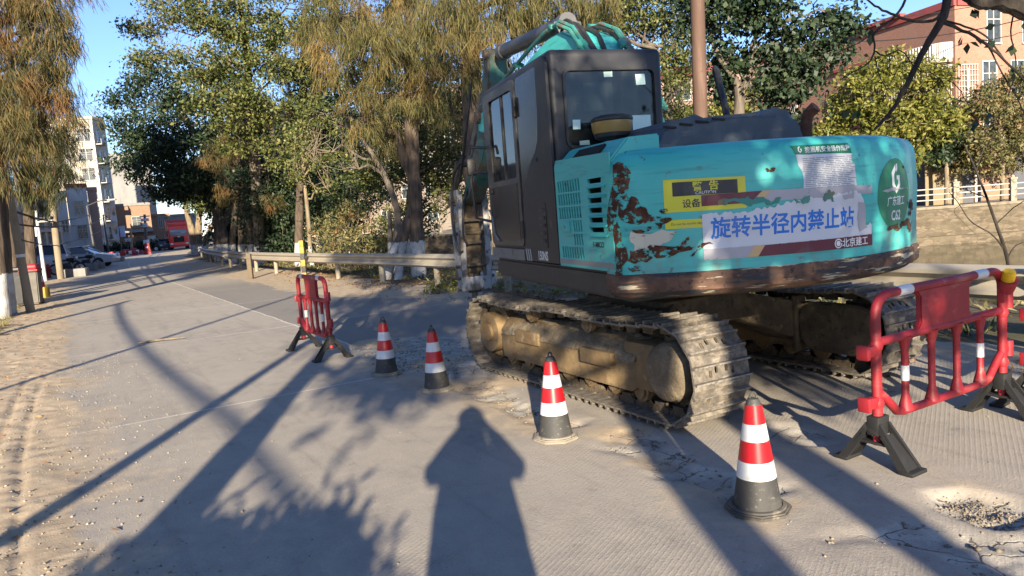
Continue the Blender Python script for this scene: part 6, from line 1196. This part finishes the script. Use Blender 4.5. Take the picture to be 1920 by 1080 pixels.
b = at(1309, 300, 12.6); pole('utility_pole', 'rusty brown pole rising straight behind the engine hood', 'utility pole', (b.x, b.y, -.5), at(1303, -160, 12.6), .125, .115, m_rpole)
b = gnd(85, 527); cpole = empty('camera_pole', b, 0, 'slim white pole with a crossbar of traffic cameras and a white box', 'camera pole'); tp_ = at(67, 395, b.y) - b; MB().cyl((0, 0, 0), tp_, .09, .06, n=12).build('shaft', m_wpole, cpole)
q = at(70, 416, b.y) - b; q2 = at(99, 413, b.y) - b; MB().cyl(q, q2, .055).build('crossbar', m_wpole, cpole)
for i in range(4): p = q + (q2 - q) * (.15 + .25 * i); MB().box((p.x, p.y - .05, p.z + .13), (.16, .3, .13), .02).box((p.x, p.y, p.z + .05), (.04, .04, .1)).build('camera', m_lamp, cpole)
p = at(66, 434, b.y) - b; MB().box(p, (.35, .3, .5), .02).build('cabinet', m_wpole, cpole)
for i, (pb_, pt, pa, Yl, lb) in enumerate((((181, 492), (163, 386), (206, 374), None, 'nearer street lamp with bracket arm over the white sedan'), ((205, 481), (193, 402), (211, 416), None, 'farther street lamp with short drooping arm against the pale tower'))):
    b = gnd(*pb_); o = empty('street_lamp', b, 0, lb, 'street lamp', 'street lamps on the left'); t = at(*pt, b.y) - b; a = at(*pa, b.y) - b
    MB().cyl((0, 0, 0), t, .12, .08, n=12).build('post', m_lamp, o); MB().tube([t, t + (a - t) * .5 + Vector((0, 0, .12)), a], .05, 8).build('arm', m_lamp, o); MB().box(a + Vector((.15, 0, -.03)), (.7, .28, .12), .03).build('lamp_head', m_wpole, o)
b = gnd(247, 477); pole('utility_pole', 'short grey pole in front of the brown brick house', 'utility pole', b, at(245, 428, b.y), .16, .14, m_conc)
b = gnd(276, 474); ep, v = pole('transformer_pole', 'utility pole with white insulator gear behind the red water barrier', 'utility pole', b, at(271, 402, b.y), .17, .14, m_lamp); MB().box(v * .86, (.9, .3, .35), .03).box(v * .72, (.5, .3, .5), .03).cyl(v * .95 - Vector((.6, 0, 0)), v * .95 + Vector((.6, 0, 0)), .07).build('insulators', m_wpole, ep); MB().box(v * .28, (.55, .5, .55), .04).build('meter_box', m_refl, ep)
b = gnd(229, 480); sg = empty('sign_board', b, 0, 'pale blue and white sign board on a thin pole before the brick house', 'sign'); MB().cyl((0, 0, 0), at(223, 422, b.y) - b, .06).build('post', m_lamp, sg); p = at(228, 434, b.y) - b; MB().box(p, (.75, .06, 1.2), .01).build('board', mat('pale_blue_sign', (.42, .46, .62), .5), sg); MB().box(p + Vector((0, -.04, .42)), (.72, .02, .28)).build('white_strip', m_wpole, sg)
b = gnd(240, 478); sg = empty('sign_board', b, 0, 'small cream name board low in front of the brick house wall', 'sign'); p = at(240, 450, b.y) - b; MB().box(p, (.7, .05, .42), .01).build('board', m_wpole, sg); MB().cyl((0, 0, 0), p, .05).build('post', m_lamp, sg)
def cable(name, label, P, r, sag):
    C = []
    for a, b in zip(P[:-1], P[1:]):
        a = Vector(a); b = Vector(b); C += [a + (b - a) * (i / 14) - Vector((0, 0, sag * 4 * (i / 14) * (1 - i / 14))) for i in range(14)]
    props(MB().tube(C + [Vector(P[-1])], r, 6).build(name, m_cable), label, 'cable', 'overhead cables')
a_ = gnd(58, 586).y; b_ = gnd(113, 523).y; c_ = gnd(181, 492).y; d_ = gnd(205, 481).y
cable('overhead_cable', 'upper black cable drooping between the two tan concrete poles', [at(22, 395, a_), at(103, 416, b_), at(165, 404, c_)], .035, .04); cable('overhead_cable', 'lower black cable running past the camera pole to the nearer street lamp', [at(30, 420, a_), at(104, 424, b_), at(170, 420, c_), at(196, 408, d_)], .03, .05)
cable('overhead_cable', 'thin cable sagging low across the peach building', [at(40, 450, a_), at(107, 460, b_), at(173, 440, c_), at(214, 420, d_)], .022, .05)
cable('overhead_cable', 'thin wire slanting up to the caged balcony at upper right', [at(1420, 120, 30), at(1540, 78, 30), at(1925, 34, 34)], .022, .3); cable('overhead_cable', 'thin wire crossing the top of the right brick facade', [at(1600, 40, 40), at(1930, -10, 44)], .02, .2)
# cable bundle and poles beside the viewpoint (their shadows cross the road)
cable('cable_bundle', 'thick overhead cable bundle along the left side near the viewpoint', [(-9.3, 4.8, 4.1), (-1.6, -7.7, 4.0), (5.0, -19.0, 4.2)], .05, .15)
b = (-9.35, 4.9, 0); pole('utility_pole', 'cable carrying pole left of the viewpoint', 'utility pole', b, (-9.3, 4.8, 4.3), .11, .09, m_conc)
b = (-2.9, -2.0, 0); pole('utility_pole', 'slim pole beside the viewpoint whose shadow runs over the left verge', 'utility pole', b, (-1.75, -2.0, 5.2), .075, .06, m_conc)
b = (-6.7, .4, 0); pole('shadow_pole', 'slanting unseen pole added left of the viewpoint as a shadow caster, whose thin shadow reaches the small barrier', 'prop pole', b, (-3.7, .4, 5.6), .055, .045, m_conc)  # unseen pole added only to cast the thin slanting shadow
# bins, hydrant, marker
b = gnd(66, 572); bn = empty('rubbish_bin', b, .3, 'tall grey wheeled bin with red lid beside the leaning pole', 'bin'); bn.scale = (.68, .68, .96); m_bin = mat('faded_grey_bin_plastic', (.075, .067, .055), .6, 0, [(4, .45, .7, (.11, .097, .08))])
bmn = bmesh.new(); bmesh.ops.create_cube(bmn, size=1)
for v in bmn.verts: f = .62 if v.co.z > 0 else .48; v.co = Vector((v.co.x * f, v.co.y * f, .04 if v.co.z < 0 else 1.0))
bmesh.ops.bevel(bmn, geom=list(bmn.edges), offset=.04, segments=3, affect='EDGES'); MB().bm(bmn, True).build('body', m_bin, bn); MB().box((0, 0, 1.02), (.70, .72, .07), .025).box((0, .02, 1.12), (.62, .6, .16), .07, seg=3).build('lid', m_red, bn)
for s in (-1, 1): MB().cyl((s * .26, .28, .09), (s * .20, .28, .09), .09).build('wheel', m_black, bn)
b = gnd(36, 574); b2_ = empty('rubbish_bin', b, .2, 'black wheeled bin half hidden behind the leaning pole', 'bin'); bmn = bmesh.new(); bmesh.ops.create_cube(bmn, size=1)
for v in bmn.verts: f = .62 if v.co.z > 0 else .5; v.co = Vector((v.co.x * f, v.co.y * f, .04 if v.co.z < 0 else 1.0))
bmesh.ops.bevel(bmn, geom=list(bmn.edges), offset=.04, segments=3, affect='EDGES'); MB().bm(bmn, True).build('body', m_black, b2_); MB().box((0, 0, 1.04), (.68, .7, .1), .03).build('lid', m_black, b2_)
b = gnd(81, 559); yc_ = empty('bollard', b, 0, 'yellow based bollard with red and white top behind the red lidded bin', 'bollard'); MB().box((0, 0, .18), (.34, .28, .36), .03).build('base', m_yp, yc_); MB().lathe([(.10, .36), (.09, .52)], 16).build('red_band', m_cred, yc_); MB().lathe([(.09, .52), (.08, .70), (0, .71)], 16).build('white_band', m_cwht, yc_)
b = gnd(93, 522); hy = empty('fire_hydrant', b, 0, 'red fire hydrant between the camera pole and the concrete pole', 'hydrant'); hy.scale = (.55, .55, .55); MB().lathe([(.0, 0), (.24, 0), (.24, .08), (.17, .1), (.17, .95), (.22, .97), (.22, 1.05), (.17, 1.1), (.15, 1.28), (.0, 1.36)], 18).build('barrel', m_red, hy)
for s in (-1, 1): MB().cyl((s * .15, 0, .75), (s * .30, 0, .75), .10).build('outlet', m_red, hy)
b = gnd(278, 477); wb_ = empty('water_barrier', b, .15, 'single upright red plastic water barrier by the transformer pole', 'barrier'); wb_.scale = (.5, .6, .62); MB().prism([(-.75, 0), (.75, 0), (.70, .35), (.55, .9), (.45, 2.0), (-.45, 2.0), (-.55, .9), (-.70, .35)], .6, side(.3), bev=.06).build('body', m_red, wb_); MB().box((0, -.31, 1.25), (.5, .03, .3), .01).build('reflector', m_refl, wb_)
for i, (px, py, rz, lb) in enumerate(((140, 519, .1, 'long concrete kerb block before the dark motorcycle'), (160, 509, .2, 'concrete kerb block under the white sedan nose'), (175, 505, .1, 'concrete kerb block at the foot of the nearer street lamp'), (217, 491, .2, 'pale concrete block left of the thin sign pole'))):
    b = gnd(px, py); kb_ = empty('kerb_block', b, rz, lb, 'concrete block', 'concrete blocks along the left kerb'); MB().box((0, 0, .2), (1.3, .5, .42), .04).build('block', m_gray, kb_); MB().cyl((-.4, 0, .41), (-.4, 0, .47), .04).cyl((.4, 0, .41), (.4, 0, .47), .04).build('lifting_eye', m_lamp, kb_)
for i, (px, py, lb) in enumerate(((200, 488, 'fallen red and white barrier nearest the farther street lamp'), (222, 482, 'fallen red barrier left of the short grey pole'), (245, 479, 'fallen red barrier right beside the short grey pole'), (258, 477, 'fallen red barrier next to the upright water barrier'))):
    b = gnd(px, py); o = empty('fallen_barrier', b, .2 * i, lb, 'barrier', 'fallen red barriers by the kerb'); MB().box((0, 0, .35), (1.5, .35, .5), .08, rot=Matrix.Rotation(.25 * (i - 1), 3, 'Y')).build('body', m_red, o); MB().box((0, -.19, .35), (.3, .03, .35), .01).build('reflector', m_refl, o)
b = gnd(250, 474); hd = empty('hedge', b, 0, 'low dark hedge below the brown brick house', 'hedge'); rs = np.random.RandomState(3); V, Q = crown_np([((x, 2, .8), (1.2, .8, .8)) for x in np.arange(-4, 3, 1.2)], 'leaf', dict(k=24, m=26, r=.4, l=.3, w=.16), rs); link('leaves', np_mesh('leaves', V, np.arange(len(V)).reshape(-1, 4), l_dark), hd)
# ------------------------------------------------------------------ vehicles
m_cw = mat('white_car_paint', (.48, .49, .50), .25, 0, [(1.5, .5, .75, (.42, .42, .41))]); m_cg = mat('tinted_car_glass', (.02, .025, .03), .08); m_tyre = mat('tyre_rubber', (.02, .02, .02), .8); m_rim = mat('alloy_rim', (.4, .4, .42), .35, .6); m_hl = mat('headlamp_lens', (.6, .6, .58), .15); m_tl = mat('tail_lamp_lens', (.4, .01, .01), .2)
def car(name, label, loc, rz, prof, roofp, Lc, W, m):
    """prof: lower body side outline (x,z); roofp: glasshouse outline"""
    o = empty(name, loc, rz, label, 'car', 'parked white cars')
    b = bmesh.new(); n = len(prof)
    for y, s, dz in ((-W / 2, .97, 0), (-W / 2 + .1, 1, 0), (W / 2 - .1, 1, 0), (W / 2, .97, 0)):
        for x, z in prof: b.verts.new((x * s, y, z))
    b.verts.ensure_lookup_table()
    for i in range(3):
        for j in range(n): b.faces.new([b.verts[i * n + j], b.verts[i * n + (j + 1) % n], b.verts[(i + 1) * n + (j + 1) % n], b.verts[(i + 1) * n + j]])
    b.faces.new([b.verts[j] for j in range(n)][::-1]); b.faces.new([b.verts[3 * n + j] for j in range(n)]); bmesh.ops.recalc_face_normals(b, faces=b.faces)
    bmesh.ops.bevel(b, geom=[e for e in b.edges if e.calc_face_angle(0) > .3], offset=.04, segments=2, affect='EDGES'); MB().bm(b, True).build('body', m, o)
    g = bmesh.new(); k = len(roofp); zt = max(p[1] for p in roofp); zb = min(p[1] for p in roofp)
    for sy in (-1, 1):
        for x, z in roofp: g.verts.new((x, sy * (W / 2 - .06 - .16 * (z - zb) / (zt - zb)), z))
    g.verts.ensure_lookup_table()
    for j in range(k): g.faces.new([g.verts[j], g.verts[(j + 1) % k], g.verts[k + (j + 1) % k], g.verts[k + j]])
    g.faces.new([g.verts[j] for j in range(k)]); g.faces.new([g.verts[k + j] for j in range(k)]); bmesh.ops.recalc_face_normals(g, faces=g.faces); MB().bm(g).build('windows', m_cg, o)
    rf = MB(); rr_ = [p for p in roofp if p[1] > zt - .12]; x0 = min(p[0] for p in rr_); x1 = max(p[0] for p in rr_); rf.box(((x0 + x1) / 2, 0, zt), (x1 - x0 + .12, W - .40, .07), .03)
    for sy in (-1, 1):
        for (a, c) in ((roofp[0], rr_[0]), (roofp[-1], rr_[-1])): rf.tube([(a[0], sy * (W / 2 - .06), a[1]), (c[0], sy * (W / 2 - .215), zt)], .035, 6)
        xm = (x0 + x1) / 2; rf.tube([(xm, sy * (W / 2 - .05), zb), (xm, sy * (W / 2 - .205), zt)], .03, 6)
    rf.build('roof', m, o)
    for x in (-Lc * .3, Lc * .3):
        for sy in (-1, 1):
            w0 = MB().cyl((x, sy * (W / 2 - .2), .33), (x, sy * (W / 2 + .01), .33), .33, n=20).build('wheel', m_tyre, o); MB().cyl((x, sy * (W / 2 + .005), .33), (x, sy * (W / 2 + .022), .33), .21, n=16).build('rim', m_rim, w0)
    for sy in (-1, 1):
        MB().box((Lc / 2 - .12, sy * (W / 2 - .3), .72), (.22, .36, .14), .03).build('headlight', m_hl, o); MB().box((-Lc / 2 + .1, sy * (W / 2 - .25), .85), (.2, .3, .18), .03).build('tail_light', m_tl, o)
        MB().box((Lc * .17, sy * (W / 2 + .06), zb + .05), (.14, .18, .12), .03).build('wing_mirror', m, o)
    return o
sed = [(-2.3, .3), (2.25, .28), (2.35, .55), (2.2, .78), (1.2, .95), (-1.5, 1.0), (-2.2, 1.0), (-2.35, .75)]
car('parked_car', 'white sedan parked in front of the white tile house', gnd(152, 503), R(12), sed, [(1.15, .94), (.45, 1.36), (-.3, 1.46), (-1.1, 1.36), (-1.9, 1.0)], 4.65, 1.8, m_cw)
suv = [(-2.2, .35), (2.2, .33), (2.3, .7), (2.2, 1.0), (1.1, 1.12), (-2.15, 1.12), (-2.25, .75)]
car('parked_car', 'white off road car parked behind the camera pole', gnd(88, 513) + Vector((-.3, 1.2, 0)), R(-62), suv, [(1.05, 1.1), (.55, 1.68), (-1.9, 1.72), (-2.1, 1.1)], 4.5, 1.85, m_cw)
for i, (px, py, rz, lb) in enumerate(((128, 514, .3, 'dark motorcycle parked behind the long kerb block'), (164, 505, .2, 'dark scooter parked beside the white sedan wheel'), (303, 470, .5, 'dark motorcycle far off at the roadside before the dim brown house'))):
    b = gnd(px, py); o = empty('motorcycle', b, rz, lb, 'motorcycle', 'motorcycles by the kerb')
    for x in (-.62, .62): w0 = MB().tube([(x + .27 * math.cos(t), 0, .31 + .27 * math.sin(t)) for t in [2 * math.pi * j / 16 for j in range(17)]], .05, 8).build('wheel', m_tyre, o); MB().cyl((x, -.02, .31), (x, .02, .31), .2, n=14).build('rim', m_rim, w0)
    MB().box((0, 0, .45), (.5, .26, .36), .06).tube([(.62, 0, .31), (.45, 0, .85), (.38, 0, 1.0)], .035, 6).tube([(-.62, 0, .31), (-.2, 0, .5), (.4, 0, .75)], .035, 6).build('frame', m_black, o); MB().box((-.3, 0, .78), (.75, .26, .12), .05).build('seat', m_black, o); MB().box((.18, 0, .80), (.42, .26, .2), .08).build('tank', m_dark, o); MB().tube([(.36, -.35, 1.05), (.40, 0, 1.0), (.36, .35, 1.05)], .02, 6).build('handlebar', m_lamp, o); MB().ball((.5, 0, .88), .09).build('headlight', m_hl, o)
b = gnd(338, 468); tk_ = empty('truck', b, R(-64), 'red heavy truck coming round the bend under the far trees', 'truck'); tk_.scale = (.92, .92, .92); m_tr = mat('bright_red_truck_paint', (.62, .035, .02), .35, 0, [(.8, .5, .75, (.50, .04, .03))]); m_tr2 = mat('red_container_steel', (.50, .05, .04), .6)
MB().box((-1.1, 0, 2.05), (2.2, 2.5, 2.6), .14, seg=3).box((-.02, 0, .72), (.3, 2.5, .6), .06).build('cab', m_tr, tk_); MB().box((.02, 0, 2.35), (.1, 2.15, .85), .03).build('windscreen', mat('sky_lit_windscreen', (.16, .19, .2), .1), tk_)  # paler windscreen base colour stands in for sky reflection
MB().box((.03, 0, 1.45), (.1, 1.35, .75), .03).build('grille', m_dark, tk_); MB().box((.05, 0, 1.78), (.06, .35, .22), .02).build('badge', m_rim, tk_)
for s in (-1, 1): MB().box((.14, s * .98, .85), (.08, .36, .22), .02).build('headlight', m_hl, tk_); MB().box((-.2, s * 1.42, 2.3), (.16, .2, .7), .03).build('wing_mirror', m_black, tk_); MB().cyl((-1.2, s * .95, .5), (-1.2, s * 1.25, .5), .5, n=20).build('wheel', m_tyre, tk_); MB().cyl((-6, s * .95, .5), (-6, s * 1.25, .5), .5, n=20).build('wheel', m_tyre, tk_)
ct = MB().box((-7.0, 0, 2.75), (9.2, 2.6, 2.9), .03)
for i in range(12): ct.box((-2.38, -1.1 + .2 * i, 3.75), (.05, .08, .7))
ct.build('cargo_box', m_tr2, tk_); MB().box((-.9, 0, 3.55), (1.6, 2.3, .5), .1).build('wind_deflector', m_tr, tk_); MB().box((-6, 0, 1.0), (9, 1.0, .3)).build('chassis', m_dark, tk_)
b = gnd(310, 469); car('parked_car', 'dark car parked under the dim brown house beside the truck', b, R(-60), sed, [(1.15, .94), (.45, 1.36), (-.3, 1.46), (-1.1, 1.36), (-1.9, 1.0)], 4.65, 1.8, m_lamp)['group'] = 'parked dark car'
# ------------------------------------------------------------------ small things on the road
b = gnd(300, 641); sk_ = MB().tube([(-.32, 0, .02), (-.06, .03, .03), (.36, .0, .02)], [.010, .018, .008], 6).tube([(-.06, .02, .03), (-.28, .10, .02)], [.012, .005], 5); props(sk_.build('stick', k_pale, None, b, .35), 'pale split stick lying on the left lane', 'stick')
# ------------------------------------------------------------------ the photographer (only the shadow is in the photo)
pn = empty('person', (-.02, -.33, 0), 0, 'person with raised arms holding a phone at eye level, seen only as a shadow', 'person')
SK = [((0, 0, .98), (.22, .15)), ((0, .0, 1.20), (.215, .16)), ((0, .0, 1.38), (.20, .16)), ((0, .01, 1.50), .11), ((0, .03, 1.60), .098), ((0, .03, 1.70), .095), ((0, .02, 1.77), .06)]
E_ = [(0, 1), (1, 2), (2, 3), (3, 4), (4, 5), (5, 6)]
for s in (-1, 1):
    k = len(SK); SK += [((s * .20, 0, 1.42), .095), ((s * .275, .06, 1.36), .08), ((s * .25, .12, 1.37), .07), ((s * .15, .25, 1.50), .055), ((s * .115, .28, 1.55), .036), ((s * .13, .02, .90), .16), ((s * .14, .03, .50), .13), ((s * .12, .0, .10), .06), ((s * .125, .12, .04), .045)]
    E_ += [(2, k), (k, k + 1), (k + 1, k + 2), (k + 2, k + 3), (k + 3, k + 4), (0, k + 5), (k + 5, k + 6), (k + 6, k + 7), (k + 7, k + 8)]
    for j in range(4):
        q = len(SK); SK += [((s * (.10 - .006 * j), .292, 1.56 + .018 * j), .012), ((s * .075, .318, 1.565 + .018 * j), .010), ((s * .055, .322, 1.565 + .018 * j), .009)]; E_ += [(k + 4, q), (q, q + 1), (q + 1, q + 2)]
    q = len(SK); SK += [((s * .095, .27, 1.54), .013), ((s * .07, .27, 1.545), .010)]; E_ += [(k + 4, q), (q, q + 1)]
me = bpy.data.meshes.new('body'); me.from_pydata([p for p, r in SK], E_, []); ob = bpy.data.objects.new('tmp', me); col.objects.link(ob); md = ob.modifiers.new('s', 'SKIN'); ob.modifiers.new('u', 'SUBSURF').levels = 1
for i, (p, r) in enumerate(SK): me.skin_vertices[0].data[i].radius = r if hasattr(r, '__len__') else (r, r)
me.skin_vertices[0].data[0].use_root = True
dg = bpy.context.evaluated_depsgraph_get(); dg.update(); m2 = bpy.data.meshes.new_from_object(ob.evaluated_get(dg)); bpy.data.objects.remove(ob); m2.materials.clear(); m2.materials.append(mat('dark_winter_clothes', (.05, .055, .07), .9)); m2.name = 'body'; link('body', m2, pn)
MB().ball((0, .0, 1.72), (.11, .12, .11), 14).build('hair', m_dark, pn)
ph = MB().box((0, 0, 0), (.155, .008, .075), .006); props(ph.build('phone', m_black, None, (0, -.018, CAM_H)), 'phone held up in both hands by the person casting the shadow', 'phone')
